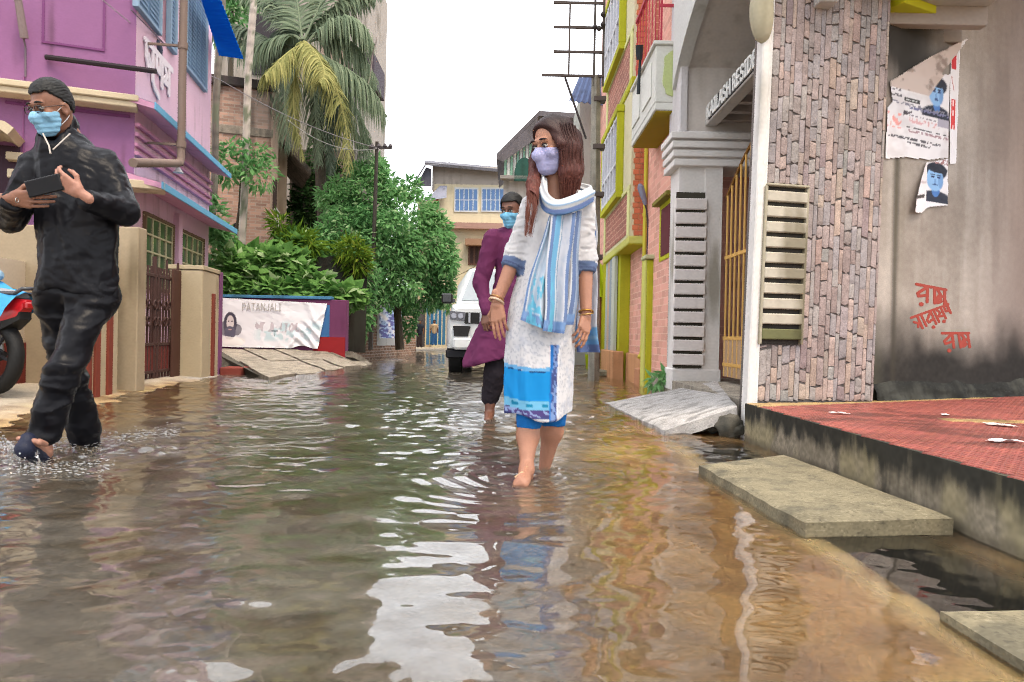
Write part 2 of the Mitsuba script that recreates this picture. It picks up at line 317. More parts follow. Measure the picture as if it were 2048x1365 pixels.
def slab(key, top, th, label, seed, group=None, col=C(136, 124, 103)):
    """broken concrete slab from its four top corners, with worn edges"""
    top = np.array(top, float); n = 26
    r = np.random.default_rng(seed)
    u, w = np.meshgrid(np.linspace(0, 1, n), np.linspace(0, 1, n))
    pt = ((1 - u) * (1 - w))[..., None] * top[0] + (u * (1 - w))[..., None] * top[1] + (u * w)[..., None] * top[2] + ((1 - u) * w)[..., None] * top[3]
    ed = np.minimum(np.minimum(u, 1 - u), np.minimum(w, 1 - w))
    nz = meshkit.fbm(pt * 9, 4, seed) - .5
    pt[..., 2] += .010 * nz - .010 * np.exp(-ed / .02)
    pt[..., :2] += (.05 * (meshkit.fbm(pt * 7 + 3, 3, seed + 1) - .5) * np.exp(-ed / .03))[..., None]
    i = np.arange(n * n).reshape(n, n); f = np.stack([i[:-1, :-1], i[:-1, 1:], i[1:, 1:], i[1:, :-1]], -1).reshape(-1, 4)
    ring = np.concatenate([i[0, :], i[1:, -1], i[-1, -2::-1], i[-2:0:-1, 0]])
    v = pt.reshape(-1, 3); lo = v[ring].copy(); lo[:, 2] -= th * (1 + .3 * (meshkit.noise(lo * 14, seed) - .5)); lo[:, :2] += .012 * (meshkit.noise(np.repeat(lo[:, :1] * 20, 3, 1), seed) - .5)[:, None]
    k = len(ring); j = np.arange(k)
    v = np.vstack([v, lo, lo.mean(0)]); b = n * n
    f2 = np.stack([ring, b + j, b + (j + 1) % k, ring[(j + 1) % k]], 1); f3 = np.stack([np.full(k, b + k), b + (j + 1) % k, b + j], 1)
    m = M().add(v, f).add(v, f2).add(v, f3)
    tag(obj(key, m, 'm_concrete', col, .5, smooth=35), label, 'slab', group)
slab('concrete_slab', [(.935, 2.45, .055), (1.455, 2.53, .06), (1.40, 3.95, .05), (.885, 3.60, .045)], .055, 'large loose concrete slab lying over the open drain in mid photo', 3)
slab('concrete_slab', [(1.03, .9, .035), (1.46, .9, .04), (1.46, 1.76, .03), (.975, 1.74, .03)], .06, 'concrete slab at the bottom right corner of the photo, beyond the open drain gap', 4)
slab('concrete_slab', [(1.0, 5.02, .035), (1.44, 4.93, .205), (2.0, 7.55, .23), (.90, 7.35, .012)], .075, 'tilted broken pale concrete ramp slab in front of the gate', 6, col=C(188, 183, 176))
# rubble under the ramp slab
for k, (x, y, s, lb) in enumerate([(1.40, 4.95, .085, 'largest dark lump of rubble wedged between the ramp slab and the terrace corner'), (1.33, 5.1, .06, 'dark rubble lump half hidden under the raised edge of the ramp slab'), (1.44, 4.92, .05, 'small rubble lump touching the terrace corner'), (1.24, 5.05, .045, 'smallest rubble lump, farthest left in the gap under the ramp slab')]):
    ic = trimesh.creation.icosphere(2, s); v = np.array(ic.vertices); v *= (1 + .5 * (meshkit.noise(v * 30 + k * 7, k) - .5))[:, None] * [1, .8, .9]; v += [x, y, .03 + s * .5]
    tag(obj('rubble_stone', (v, np.array(ic.faces)), 'm_concrete', C(95, 90, 80), .9, smooth=30), lb, 'stone', 'rubble lumps under the ramp slab')

# ---------------- gateway: stone clad pillar, second pillar, beam, canopy, gate
gw = thing('gateway', 'white gateway with a stone clad near pillar, slotted pillars and lettered beam', 'gateway')
pA, pB = np.array([1.505, 4.93]), np.array([2.40, 5.15])
uA = (pB - pA) / np.linalg.norm(pB - pA); wA = np.linalg.norm(pB - pA)
fA = frame((pA[0], pA[1], 0), uA); fA[0, 2] = .022   # it leans a little
WHT = C(252, 248, 242)
q = M(fA); q.box(.012, wA, .004, .05, .0, 5.2); q.box(.09, wA - .01, .051, .26, .0, 5.2)
obj(gw + '__pillar_core', q, 'm_concrete', C(128, 118, 112), .3)
# street side of the pillar: weathered white corner with a bulging moulding
q = M(fA); q.box(-.022, .030, -.030, .05, -.02, 5.2, .008); q.box(-.008, .055, -.022, .0, .2, 5.2, .004)
obj(gw + '__corner_post', q, 'm_paint', WHT, 1.0, smooth=30)
q = M(fA)
zz = np.linspace(0, 1, 24); pr = .012 + .062 * np.sin(np.pi * zz ** .7) ** .8
q.tube([(-.02 - .02 * math.sin(math.pi * z), -.02, 2.50 + (3.02 - 2.50) * z) for z in zz[::1]], pr, 14)
obj(gw + '__moulding', q, 'm_paint', C(196, 186, 160), .8, smooth=60)
# slots
z_top, z_bot = 1.573, .60
q = M(fA); q.box(.052, .335, -.012, .006, z_bot, z_top + .03); obj(gw + '__slot_recess', q, 'm_concrete', C(60, 52, 46), .4)
n = 10
for k in range(n):
    z0 = z_bot + (z_top - z_bot) / n * k
    q = M(fA); q.box(.050, .338, -.045, -.004, z0 + .030, z0 + (z_top - z_bot) / n, .006)
    obj(gw + '__slat', q, 'm_paint', C(214, 206, 188) if k else C(122, 120, 82), 1.0, smooth=30)
q = M(fA); q.box(.045, .345, -.05, -.004, z_top + .03, z_top + .045, .004); q.box(.333, .350, -.042, -.004, z_bot, z_top + .03, .003); q.box(.036, .053, -.042, -.004, z_bot, z_top + .03, .003)
obj(gw + '__slot_frame', q, 'm_paint', C(190, 180, 160), 1.0, smooth=30)
# stone cladding: individual upright stones in staggered columns
rs = np.random.default_rng(8)
STC = [C(170, 156, 151), C(156, 143, 138), C(172, 169, 166), C(158, 158, 158), C(196, 176, 162), C(190, 166, 150), C(174, 159, 154), C(148, 135, 132)]
_mean = np.mean(STC, 0); STC = [.66 * c + .34 * _mean for c in STC]
cols_, x = [], .062
widths = []
base_w = [.052, .034, .046, .030, .056, .040, .036, .050, .030, .044]
k = 0
while x < wA - .012:
    w = base_w[k % 10] * 1.0; widths.append((x, min(x + w, wA - .004))); x += w; k += 1
stones = []
H = [.13, .20, .09, .17, .24, .12, .15, .22, .10, .18]
for c, (x0, x1) in enumerate(widths):
    z = .225 - rs.uniform(0, .1); j = c * 3
    while z < 4.3:
        h = H[(j * 7 + c * 3) % 10] * rs.uniform(.85, 1.1); stones.append([x0, x1, max(z, .232), z + h, rs.integers(0, 5), rs.choice(len(STC), p=[.2, .14, .17, .13, .1, .08, .1, .08])]); z += h; j += 1
def stone_mesh(x0, x1, z0, z1, kind):
    g = .0016; x0, x1, z0, z1 = x0 + g, x1 - g, z0 + g, z1 - g; w = x1 - x0; a = rs.uniform(-.004, .004, 8); s = min(w * .35, .012)
    if kind == 0: p = [(x0, z0 + s), (x0 + w / 2, z0), (x1, z0 + s), (x1, z1 - s), (x0 + w / 2, z1), (x0, z1 - s)]
    elif kind == 1: p = [(x0, z0), (x1, z0 + s), (x1, z1), (x0, z1 - s)]
    elif kind == 2: p = [(x0, z0 + s), (x1, z0), (x1, z1 - s), (x0, z1)]
    else: p = [(x0, z0), (x1, z0), (x1, z1), (x0, z1)]
    p = [(px + (a[i % 8] if 0 < i else 0) * .6, pz + a[(i + 3) % 8] * .5) for i, (px, pz) in enumerate(p)]
    P_ = Polygon(p).buffer(0); Q = P_.buffer(-.004)
    n = len(p); c = np.mean(p, 0); d = -.007 - rs.uniform(0, .003)
    inner = c + (np.array(p) - c) * (1 - .006 / max(.01, (w / 2)))
    v = np.vstack([np.c_[np.array(p)[:, 0], np.full(n, .006), np.array(p)[:, 1]], np.c_[np.array(p)[:, 0], np.full(n, d + .0025), np.array(p)[:, 1]], np.c_[inner[:, 0], np.full(n, d), inner[:, 1]], [[c[0], d - .001, c[1]]]])
    f = []
    for i in range(n):
        j = (i + 1) % n
        f += [[i, j, n + j], [i, n + j, n + i], [n + i, n + j, 2 * n + j], [n + i, 2 * n + j, 2 * n + i], [2 * n + i, 2 * n + j, 3 * n]]
    return v, np.array(f)
def _unused(x0, x1, z0, z1):
    return x1 < .352 and z1 > z_bot - .01 and z0 < z_top + .05
stones2 = []
for s in stones:
    x0, x1, z0, z1 = s[:4]
    if x0 < .352 and z1 > z_bot and z0 < z_top + .05:
        if x1 > .352 + .02: s[0] = .354
        elif z0 < z_bot - .03: s[3] = z_bot - .004
        elif z1 > z_top + .08: s[2] = z_top + .05
        else: continue
    if s[3] - s[2] > .02: stones2.append(s)
seen = sorted([s for s in stones2], key=lambda s: abs((s[2] + s[3]) / 2 - 1.5))
scene['m_stone'] = {'type': 'twosided', 'bsdf': {'type': 'bumpmap', 'arbitrary': mikit.proc(lambda p, n, uv: .003 * fbm(p.x * 40, p.y * 40, p.z * 22, 3)), 'scale': 1.0, 'bsdf': {'type': 'principled', 'base_color': TX['conc'], 'roughness': .66, 'specular': .3}}}
rm, rc = M(fA), []
for r, s in enumerate(seen):
    v, f = stone_mesh(*s[:5]); col = STC[s[5]] * np.array([1.02, .97, .98]) * rs.uniform(.90, 1.08)
    if r < 300: obj(gw + '__cladding_stone', M(fA).add(v, f), 'm_stone', col, .12)
    else: rm.add(v, f); rc.append(np.tile([[pack(col), .12]], (len(v), 1)))
if rc: tag(obj(gw + '__cladding_field', rm, 'm_stone', uv=np.vstack(rc)), None, kind='stuff')
# second pillar
x0, x1, yB = 1.615, 2.09, 7.8
q = M(); q.box(x0 + .30, x1, yB + .015, yB + .45, .1, 2.36); q.box(x0 + .04, x0 + .30, yB + .03, yB + .45, .1, 2.36); q.box(x0 + .0, x1 + .02, yB - .005, yB + .46, .1, .32, .01)
obj(gw + '__far_pillar', q, 'm_paint', WHT, .9, smooth=30)
for k in range(12):
    z0 = .36 + k * .142
    q = M(); q.box(x0, x0 + .315, yB - .03, yB + .03, z0, z0 + .112, .008); obj(gw + '__slat', q, 'm_paint', C(250, 245, 238), .8, smooth=30)
q = M(); q.box(x0 + .012, x0 + .30, yB + .012, yB + .032, .33, 2.1); obj(gw + '__slot_recess', q, 'm_concrete', C(70, 62, 56), .3)
for k in range(4):
    z0 = 2.36 + k * .088
    q = M(); q.box(x0 - .03 - .012 * k, x1 + .6, yB - .03 - .012 * k, yB + .5, z0, z0 + .066, .006); q.box(x0, x1 + .58, yB, yB + .48, z0 + .06, z0 + .09); obj(gw + '__capital_band', q, 'm_paint', WHT, .7, smooth=30)
q = M(); q.box(x0 + .02, x0 + .10, yB - .02, yB + .5, 2.70, 4.6, .01); obj(gw + '__jamb', q, 'm_paint', C(224, 222, 220), .3, smooth=30)
q = M(); q.box(x0 + .06, 4.6, yB + .02, yB + .4, 2.70, 5.0); obj(gw + '__back_wall', q, 'm_paint', C(226, 218, 210), .5)
# lettered beam and coffered ceiling behind it
q = M(); q.box(1.90, 2.02, 4.9, yB + .02, 2.77, 2.95, .006); q.box(2.02, 3.2, 4.9, yB + .02, 2.93, 2.95)
obj(gw + '__beam', q, 'm_paint', C(214, 209, 203), .5, smooth=30)
for k in range(9):
    y = 5.3 + k * .30
    q = M(); q.box(2.02, 3.2, y, y + .085, 2.80, 2.93, .004); obj(gw + '__ceiling_rib', q, 'm_paint', C(190, 178, 168), .4)
lm = meshkit.text_mesh('KAILASH RESIDENCY', .135, .02, bold=True); v = np.array(lm.vertices); v[:, 0] *= 1.98 / v[:, 0].max()
v2 = np.stack([1.90 - v[:, 2], 7.70 - v[:, 0], 2.80 + v[:, 1] * 1.0], 1)
tag(obj(gw + '__lettering', (v2, np.array(lm.faces)), 'm_matt', C(238, 238, 236)), 'raised white capital letters of the house name')
q = M(); q.box(1.892, 1.899, 5.1, 7.66, 2.788, 2.942); obj(gw + '__name_board', q, 'm_matt', C(52, 52, 56))
# arched canopy slab over the gateway
ya, yb_ = 4.6, 8.0
arc = [(y, 3.18 + .62 * math.sin(math.pi * min(1, max(0, (yb_ - y) / (yb_ - ya)))) ** .8) for y in np.linspace(ya, yb_, 40)]
q = M()
for (y0, z0), (y1, z1) in zip(arc[:-1], arc[1:]):
    q.add([[xx, yy, zz + dz] for xx in (1.60, 1.72) for yy, zz in ((y0, z0), (y1, z1)) for dz in (0, 1.6)], CUBEF)
obj(gw + '__canopy_fascia', q, 'm_paint', C(226, 224, 222), .5, smooth=30)
q = M()
for (y0, z0), (y1, z1) in zip(arc[:-1], arc[1:]):
    q.add([[xx, yy, zz + dz] for xx in (1.72, 4.4) for yy, zz in ((y0, z0), (y1, z1)) for dz in (.03, .15)], CUBEF)
obj(gw + '__canopy', q, 'm_paint', C(222, 214, 206), .5, smooth=30)
# the gate: bars between the pillars
gt = thing('iron_gate', 'tan barred iron gate standing between the white pillars', 'gate')
GT = C(232, 182, 100)
xs = 2.12
def gz(y): return 2.05 + .42 * math.sin(math.pi * (7.75 - y) / (7.75 - 5.25))
for k in range(17):
    y = 7.72 - k * .145
    q = M(); q.tube([(xs, y, .26), (xs, y, gz(y))], .011, 6); obj(gt + '__bar', q, 'm_matt', GT)
for z in (.36, .62, 1.42):
    q = M(); q.box(xs - .012, xs + .012, 5.3, 7.76, z, z + .035, .003); obj(gt + '__rail', q, 'm_matt', GT)
q = M(); yy = np.linspace(7.76, 5.3, 26); q.tube([(xs, y, gz(y)) for y in yy], .016, 6); obj(gt + '__top_rail', q, 'm_matt', C(150, 105, 50), smooth=40)
q = M(); q.box(xs - .004, xs + .004, 5.3, 7.76, .26, .62); obj(gt + '__kick_plate', q, 'm_matt', C(190, 160, 128))
# yard floor and house behind the gate
q = M(); q.box(1.62, 6, 5.5, 9, -.2, .2); obj('yard_floor', q, 'm_concrete', C(165, 155, 140), .4); tag('yard_floor', 'concrete yard floor behind the gate', kind='structure')
hb = thing('yard_house', 'shaded grey house wall behind the barred gate', 'house')
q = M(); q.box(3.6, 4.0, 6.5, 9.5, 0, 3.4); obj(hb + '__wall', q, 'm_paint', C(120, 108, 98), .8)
q = M(); q.box(3.57, 3.62, 6.9, 7.5, .9, 1.9); obj(hb + '__window', q, 'm_glass')

# ---------------- grey wall with posters
wo, wu = np.array([2.40, 5.24]), np.array([4.15 - 2.485, 6.2 - 5.3])
fW = frame((wo[0], wo[1], 0), wu); LW = 5.0
def _grey(p, n, uv):
    s = (p.x - 2.40) * .88 + (p.y - 5.24) * .475
    a = fbm(s * 1.3, 0, p.z * 1.3, 4); st = fbm(s * 9, 0.0, p.z * .8, 4); f = fbm(s * 30, 1.0, p.z * 30, 3); g = noise(s * 160, 0, p.z * 160)
    c = mix(mi.Color3f(.24, .20, .17), mi.Color3f(.42, .37, .325), smoothstep(.3, .7, a * .6 + st * .4)) * (.88 + .24 * f)
    c = c * (.93 + .14 * g)
    c = mix(c, mi.Color3f(.15, .105, .095), smoothstep(.85, 1.9, s + .3 * (a - .5)) * .75)
    foot = smoothstep(.86, .40, p.z + .62 * (fbm(s * 2.3, 5.0, p.z * 1.2, 4) - .5) - .0)
    c = mix(c, mi.Color3f(.010, .009, .008) * (.5 + f), foot * .97)
    run = smoothstep(.055, .0, dr.abs(s - .275 + .03 * (st - .5))) * smoothstep(2.6, 2.0, p.z)
    c = mix(c, mi.Color3f(.035, .03, .022), run * .8)
    run2 = smoothstep(.2, .02, dr.abs(s - .36)) * smoothstep(.3, .7, st) * smoothstep(.2, 1.6, p.z)
    c = mix(c, mi.Color3f(.10, .082, .05), run2 * .6)
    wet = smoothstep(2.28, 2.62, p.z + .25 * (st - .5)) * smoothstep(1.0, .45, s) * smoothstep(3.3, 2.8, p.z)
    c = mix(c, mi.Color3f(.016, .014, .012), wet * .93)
    moss = smoothstep(1.0, .5, p.z) * smoothstep(.25, .0, s) * .5
    return mix(c, mi.Color3f(.09, .085, .055), moss)
scene['m_grey'] = {'type': 'twosided', 'bsdf': {'type': 'bumpmap', 'arbitrary': mikit.proc(lambda p, n, uv: .004 * fbm(p.x * 18, p.y * 18, p.z * 18, 4)), 'scale': 1.0, 'bsdf': {'type': 'principled', 'base_color': mikit.proc(_grey), 'roughness': .8, 'specular': .25}}}
hw = thing('plaster_house', 'stained grey plaster house wall with torn posters and red writing', 'house')
q = M(fW); q.box(0, LW, 0, .3, -.1, 6); obj(hw + '__wall', q, 'm_grey')
# blackened rough skirting
r = np.random.default_rng(3); n, h = 90, 10
q = M(fW); u, w = np.meshgrid(np.linspace(.06, 3.0, n), np.linspace(0, 1, h))
zt = .30 + .10 * meshkit.fbm(np.stack([u * 3, 0 * u, 0 * u], -1), 3, 2)
Z = .225 + (zt - .225) * w; D = -.055 * (1 - w) ** .7 * (.5 + meshkit.fbm(np.stack([u * 12, w * 3, 0 * u], -1), 3, 4)) - .001
i = np.arange(n * h).reshape(h, n)
q.add(np.stack([u, D, Z], -1).reshape(-1, 3), np.stack([i[:-1, :-1], i[:-1, 1:], i[1:, 1:], i[1:, :-1]], -1).reshape(-1, 4))
obj(hw + '__skirting', q, 'm_concrete', C(16, 15, 13), .9, smooth=True)
# yellow framed window box at the top
q = M(fW)
sA, zA = onwall(1790, 20, wo, wu); sB, zB = onwall(1905, 30, wo, wu)
bz = 2.93
for a in ((.08, .14, -.16, .0, bz, bz + 1.1), (.50, .56, -.16, .0, bz, bz + 1.1), (.08, .56, -.16, .0, bz - .055, bz)): q.box(*a, .004)
wk = obj(hw + '__window', q, 'm_matt', C(222, 220, 40), smooth=30); tag(wk, 'lime yellow window box with red shutters')
q = M(fW); q.box(.14, .50, -.03, -.004, bz, bz + 1.1); obj(wk + '__pane', q, 'm_glass')
for a in ((.14, .2), (.44, .50)):
    q = M(fW); q.box(*a, -.09, -.04, bz, bz + 1.1, .004); obj(wk + '__shutter', q, 'm_matt', C(120, 30, 30))
q = M(fW); q.box(.565, .74, -.14, .0, bz - .05, bz + 1.1, .006); obj(hw + '__ledge', q, 'm_paint', C(150, 140, 128), .5)
# red brush writing, stroke by stroke on the wall
def strokes(lst, wdt, o, sc_, rot, sx=1.5, sy=.88, depth=.0015, fr=fW, y0=-.001):
    g = []
    for s in lst:
        if len(s) == 1: g.append(LineString([s[0], (s[0][0] + .01, s[0][1])]).buffer(wdt * .75))
        else: g.append(LineString(s).buffer(wdt / 2, cap_style=1))
    g = unary_union(g)
    from shapely import affinity as af
    g = af.translate(af.scale(af.rotate(g, rot, origin=(0, 0)), sc_ * sx, sc_ * sy, origin=(0, 0)), *o)
    return M(fr).prism(g, 'y', y0 - depth, y0 + .0005)
ra = [[(0, 0), (2.9, -.25)], [(1.1, -.1), (.15, -.9), (.25, -1.2), (1.05, -1.0)], [(1.05, -.1), (1.1, -1.7)], [(.55, -2.0)], [(1.75, -.2), (1.85, -1.75)],
      [(2.05, -.3), (2.35, -.8), (2.05, -1.2), (2.15, -1.7), (2.5, -1.5), (2.2, -.95), (2.75, -1.0)], [(2.75, -.25), (2.85, -1.85)]]
na = [[(0, 0), (4.6, 0)], [(.1, -.6), (.5, -.9), (.3, -1.3)], [(.7, 0), (.7, -1.6)], [(1.15, 0), (1.2, -1.5)], [(2.3, -.1), (1.55, -.9), (1.65, -1.25), (2.3, -1.0)], [(2.3, -.05), (2.35, -1.7)], [(1.9, -1.95)],
      [(2.7, 0), (2.75, -1.6)], [(3.0, -.1), (3.3, -.6), (2.95, -1.0), (3.6, -1.1)], [(3.6, 0), (3.65, -1.5)], [(3.3, -1.75)], [(4.0, -.1), (4.0, -.7), (4.35, -.75), (4.4, .05)], [(4.45, .5), (4.45, -1.1)]]
def graff(px, py, L, w, sc_, rot, label):
    s, z = onwall(px, py, wo, wu)
    tag(obj(hw + '__writing', strokes(L, w, (s, z), sc_ * 1.12, rot), 'm_matt', C(168, 62, 48)), label)
graff(1833, 569, ra, .30, .070, -2, 'upper red painted word')
graff(1822, 636, na, .28, .060, 24, 'slanting middle red painted word')
graff(1884, 667, ra, .29, .066, 7, 'lower right red painted word')
# ------------------------------------------------------------------ left: pink house, boundary wall and gate, banner wall
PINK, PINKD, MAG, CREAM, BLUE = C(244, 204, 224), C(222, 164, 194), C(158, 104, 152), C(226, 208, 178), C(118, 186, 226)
ho, hu = np.array([-5.20, 10.58]), np.array([-.1435, .98965])          # pink wall runs along hu
pu = np.array([-.921, -.389])                                           # purple wall runs back towards the camera
fH, fP = frame((*ho, 0), hu), frame((*ho, 0), -pu)                      # fH: +y is away from the street (left); fP: +x points at the corner, so s is negative along the wall
HL = 4.2
ph = thing('pink_house', 'two storey pink and purple house with blue edged sunshades and blue shutters', 'house')
OPA, OPB = [onwall(px, 58, ho, hu)[0] for px in (313, 335)]                      # an open casement upstairs
q = M(fH)
for a in ((0, OPA, -.1, 9), (OPB, HL, -.1, 9), (OPA, OPB, -.1, 5.0), (OPA, OPB, 6.9, 9)): q.box(a[0], a[1], .0, .25, a[2], a[3])
q.box(OPA - .4, OPB + 1.2, 1.4, 1.5, 4.6, 7.3); q.box(OPA - .5, OPA - .4, .25, 1.5, 4.6, 7.3); q.box(OPB + 1.2, OPB + 1.3, .25, 1.5, 4.6, 7.3); q.box(OPA - .5, OPB + 1.3, .25, 1.5, 7.3, 7.4); q.box(OPA - .5, OPB + 1.3, .25, 1.5, 4.5, 4.6); q.box(0, HL, 1.6, 4, -.1, 9)
obj(ph + '__street_wall', q, 'm_paint', PINK, .6)
q = M(fP); q.box(-9, 0, -.012, .3, -.1, 9)                              # street side of fP is -y
obj(ph + '__side_wall', q, 'm_paint', MAG, .6)
# raised bands and panels on the purple side
def sP(px, py): return onwall(px, py, ho, -pu)
def sH(px, py): return onwall(px, py, ho, hu)
for (xa, ya, xb, yb) in ((85, 0, 210, 105),):
    (s0, z1), (s1, z0) = sP(xa, ya), sP(xb, yb)
    q = M(fP)
    for a in ((s0, s1, z0, z0 + .03), (s0, s1, z1 + .6, z1 + .63), (s0, s0 + .03, z0, z1 + .6), (s1 - .03, s1, z0, z1 + .6)): q.box(a[0], a[1], -.030, -.010, a[2], a[3])
    obj(ph + '__panel_moulding', q, 'm_paint', C(132, 70, 124), .2)
for (py, s0) in ((210, -1.6), (227, -1.5)):
    z = sP(200, py)[1]; q = M(fP); q.box(s0, -.06, -.034, -.010, z - .02, z + .02, .004); obj(ph + '__wall_band', q, 'm_paint', C(128, 66, 120), .2)
# cream cornice, blue sunshades
z1 = sH(275, 172)[1]; zu = 3.72
q = M(fP); q.box(-9, .06, -.34, .0, zu - .09, zu - .01, .01); q.box(-9, .04, -.30, .0, zu - .17, zu - .088, .01)
obj(ph + '__cornice', q, 'm_paint', CREAM, .5, smooth=30)
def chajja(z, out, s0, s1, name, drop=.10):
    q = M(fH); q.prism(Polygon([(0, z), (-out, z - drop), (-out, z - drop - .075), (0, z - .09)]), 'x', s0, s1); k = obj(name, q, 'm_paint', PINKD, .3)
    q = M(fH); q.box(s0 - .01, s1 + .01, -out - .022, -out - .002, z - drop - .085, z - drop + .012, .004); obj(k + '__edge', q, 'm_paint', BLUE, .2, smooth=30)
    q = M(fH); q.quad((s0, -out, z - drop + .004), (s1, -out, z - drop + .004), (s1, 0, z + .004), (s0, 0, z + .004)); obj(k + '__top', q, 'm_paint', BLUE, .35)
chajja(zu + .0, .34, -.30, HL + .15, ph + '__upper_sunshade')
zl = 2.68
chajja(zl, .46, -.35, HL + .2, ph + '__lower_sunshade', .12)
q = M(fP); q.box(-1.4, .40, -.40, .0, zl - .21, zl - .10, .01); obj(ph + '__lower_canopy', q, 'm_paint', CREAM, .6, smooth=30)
for (z, o) in ((zu - .35, .07), (zu - .48, .05), (zl + .30, .06), (zl + .42, .045)):
    q = M(fH); q.box(-.01, HL, -o, .0, z, z + .05, .006); obj(ph + '__wall_band', q, 'm_paint', C(222, 156, 190), .2, smooth=30)
# ground floor windows: green glass in cream grids
def gridwin(xa, xb, ya, yb, nx, nz):
    s0, s1 = sH(xa, ya)[0], sH(xb, ya)[0]; z1, z0 = 2.28, 1.18
    q = M(fH); fw = .05
    for a in ((s0, s1, z0, z0 + fw), (s0, s1, z1 - fw, z1), (s0, s0 + fw, z0, z1), (s1 - fw, s1, z0, z1)): q.box(a[0], a[1], -.05, .01, a[2], a[3], .004)
    k = obj(ph + '__window', q, 'm_paint', C(120, 96, 70), .3, smooth=30)
    for i in range(nx):
        for j in range(nz):
            a, b = s0 + fw + (s1 - s0 - 2 * fw) * np.array([i, i + 1]) / nx; c, d = z0 + fw + (z1 - z0 - 2 * fw) * np.array([j, j + 1]) / nz
            q = M(fH); q.quad((a, -.012, c), (b, -.012, c), (b, -.012 + .006 * ((i * 3 + j) % 3 - 1), d), (a, -.012, d)); obj(k + '__pane', q, 'm_wglass')
    q = M(fH)
    for i in range(nx + 1): a = s0 + fw + (s1 - s0 - 2 * fw) * i / nx; q.box(a - .012, a + .012, -.035, -.008, z0, z1)
    for j in range(nz + 1): c = z0 + fw + (z1 - z0 - 2 * fw) * j / nz; q.box(s0, s1, -.033, -.01, c - .012, c + .012)
    obj(k + '__grille', q, 'm_matt', C(206, 200, 160))
scene['m_wglass'] = {'type': 'twosided', 'bsdf': {'type': 'principled', 'base_color': {'type': 'rgb', 'value': [.05, .075, .045]}, 'roughness': .12, 'specular': .8}}
gridwin(285, 344, 450, 500, 4, 4); gridwin(358, 405, 450, 500, 4, 4)
q = M(fH); s0 = sH(351, 450)[0]; q.box(s0 - .1, s0 + .1, -.09, .01, .4, zl - .2, .01); obj(ph + '__pilaster', q, 'm_paint', PINK, .3, smooth=30)
# upper floor blue shutters
def shutter(s0, s1, z0, z1, open_at=None):
    q = M(fH)
    for a in ((s0, s1, z0 - .05, z0), (s0 - .05, s0, z0 - .05, z1), (s1, s1 + .05, z0 - .05, z1)): q.box(a[0], a[1], -.07, .012, a[2], a[3], .004)
    k = obj(ph + '__window', q, 'm_paint', C(150, 176, 206), .3, smooth=30); tag(k, None)
    n = max(1, int((s1 - s0) / .32)); w = (s1 - s0) / n
    for i in range(n):
        if i == open_at: continue
        a = s0 + w * i
        q = M(fH); q.box(a + .008, a + w - .008, -.036, -.010, z0, z1, .004); obj(k + '__shutter', q, 'm_paint', C(104, 140, 176), .35, smooth=30)
        q = M(fH)
        for zz in np.arange(z0 + .08, z1 - .05, .07): q.add([[a + .04, -.050, zz], [a + w - .04, -.050, zz], [a + w - .04, -.036, zz + .05], [a + .04, -.036, zz + .05]], [[0, 1, 2], [0, 2, 3]])
        tag(obj(k + '__louvre', q, 'm_paint', C(126, 160, 192), .3), None, kind='stuff')
s0, s1 = sH(268, 60)[0], sH(345, 60)[0]; zb1 = 5.0
shutter(s0, OPA, zb1, 6.9); shutter(OPB, s1, zb1, 6.9)
shutter(sH(368, 60)[0], sH(408, 60)[0], zb1, 6.6)
labels.pop(ph + '__window_002', None); [labels.pop(f'{ph}__window_00{k}', None) for k in (3, 4, 5)]
# blue corrugated awning over the upper windows at the far end
A4 = [P(398, -14, 12.9), P(436, -14, 12.7), P(487, 118, 15.0), P(438, 111, 15.3)]
n, h = 70, 14; u, w = np.meshgrid(np.linspace(0, 1, n), np.linspace(0, 1, h)); pt = ((1 - u) * (1 - w))[..., None] * A4[0] + ((1 - u) * w)[..., None] * A4[1] + (u * w)[..., None] * A4[2] + (u * (1 - w))[..., None] * A4[3]
pt[..., 2] += .022 * np.sin(u * 2 * math.pi * 17); i = np.arange(n * h).reshape(h, n); f = np.stack([i[:-1, :-1], i[:-1, 1:], i[1:, 1:], i[1:, :-1]], -1).reshape(-1, 4)
q = M(); q.add(pt.reshape(-1, 3), f); q.add(pt.reshape(-1, 3) + [0, 0, .006], f[:, ::-1])
tag(obj(ph + '__awning', q, 'm_leaf', color=np.tile(C(30, 120, 205), (q.n, 1)), smooth=True), 'bright blue corrugated sheet awning')
# drain pipe
OFF = .50
ho2 = ho + OFF * np.array([hu[1], -hu[0]])
sp = onwall(364, 200, ho2, hu)[0]; zb = onwall(352, 325, ho2, hu)[1]; se = onwall(266, 325, ho2, hu)[0]
pts = [(sp, -OFF, 9), (sp, -OFF, zb + .25), (sp, -OFF, zb + .12), (sp - .06, -OFF, zb + .03), (sp - .18, -OFF, zb), (se, -OFF, onwall(266, 326, ho2, hu)[1])]
q = M(fH); q.tube(pts, .055, 10)
for z in (3.2, 4.6): q.tube([(sp, -OFF, z), (sp, -OFF, z + .09)], .068, 10); q.box(sp - .02, sp + .02, -OFF, 0, z + .03, z + .06)
obj(ph + '__drain_pipe', q, 'm_paint', C(140, 122, 112), .5, smooth=50)
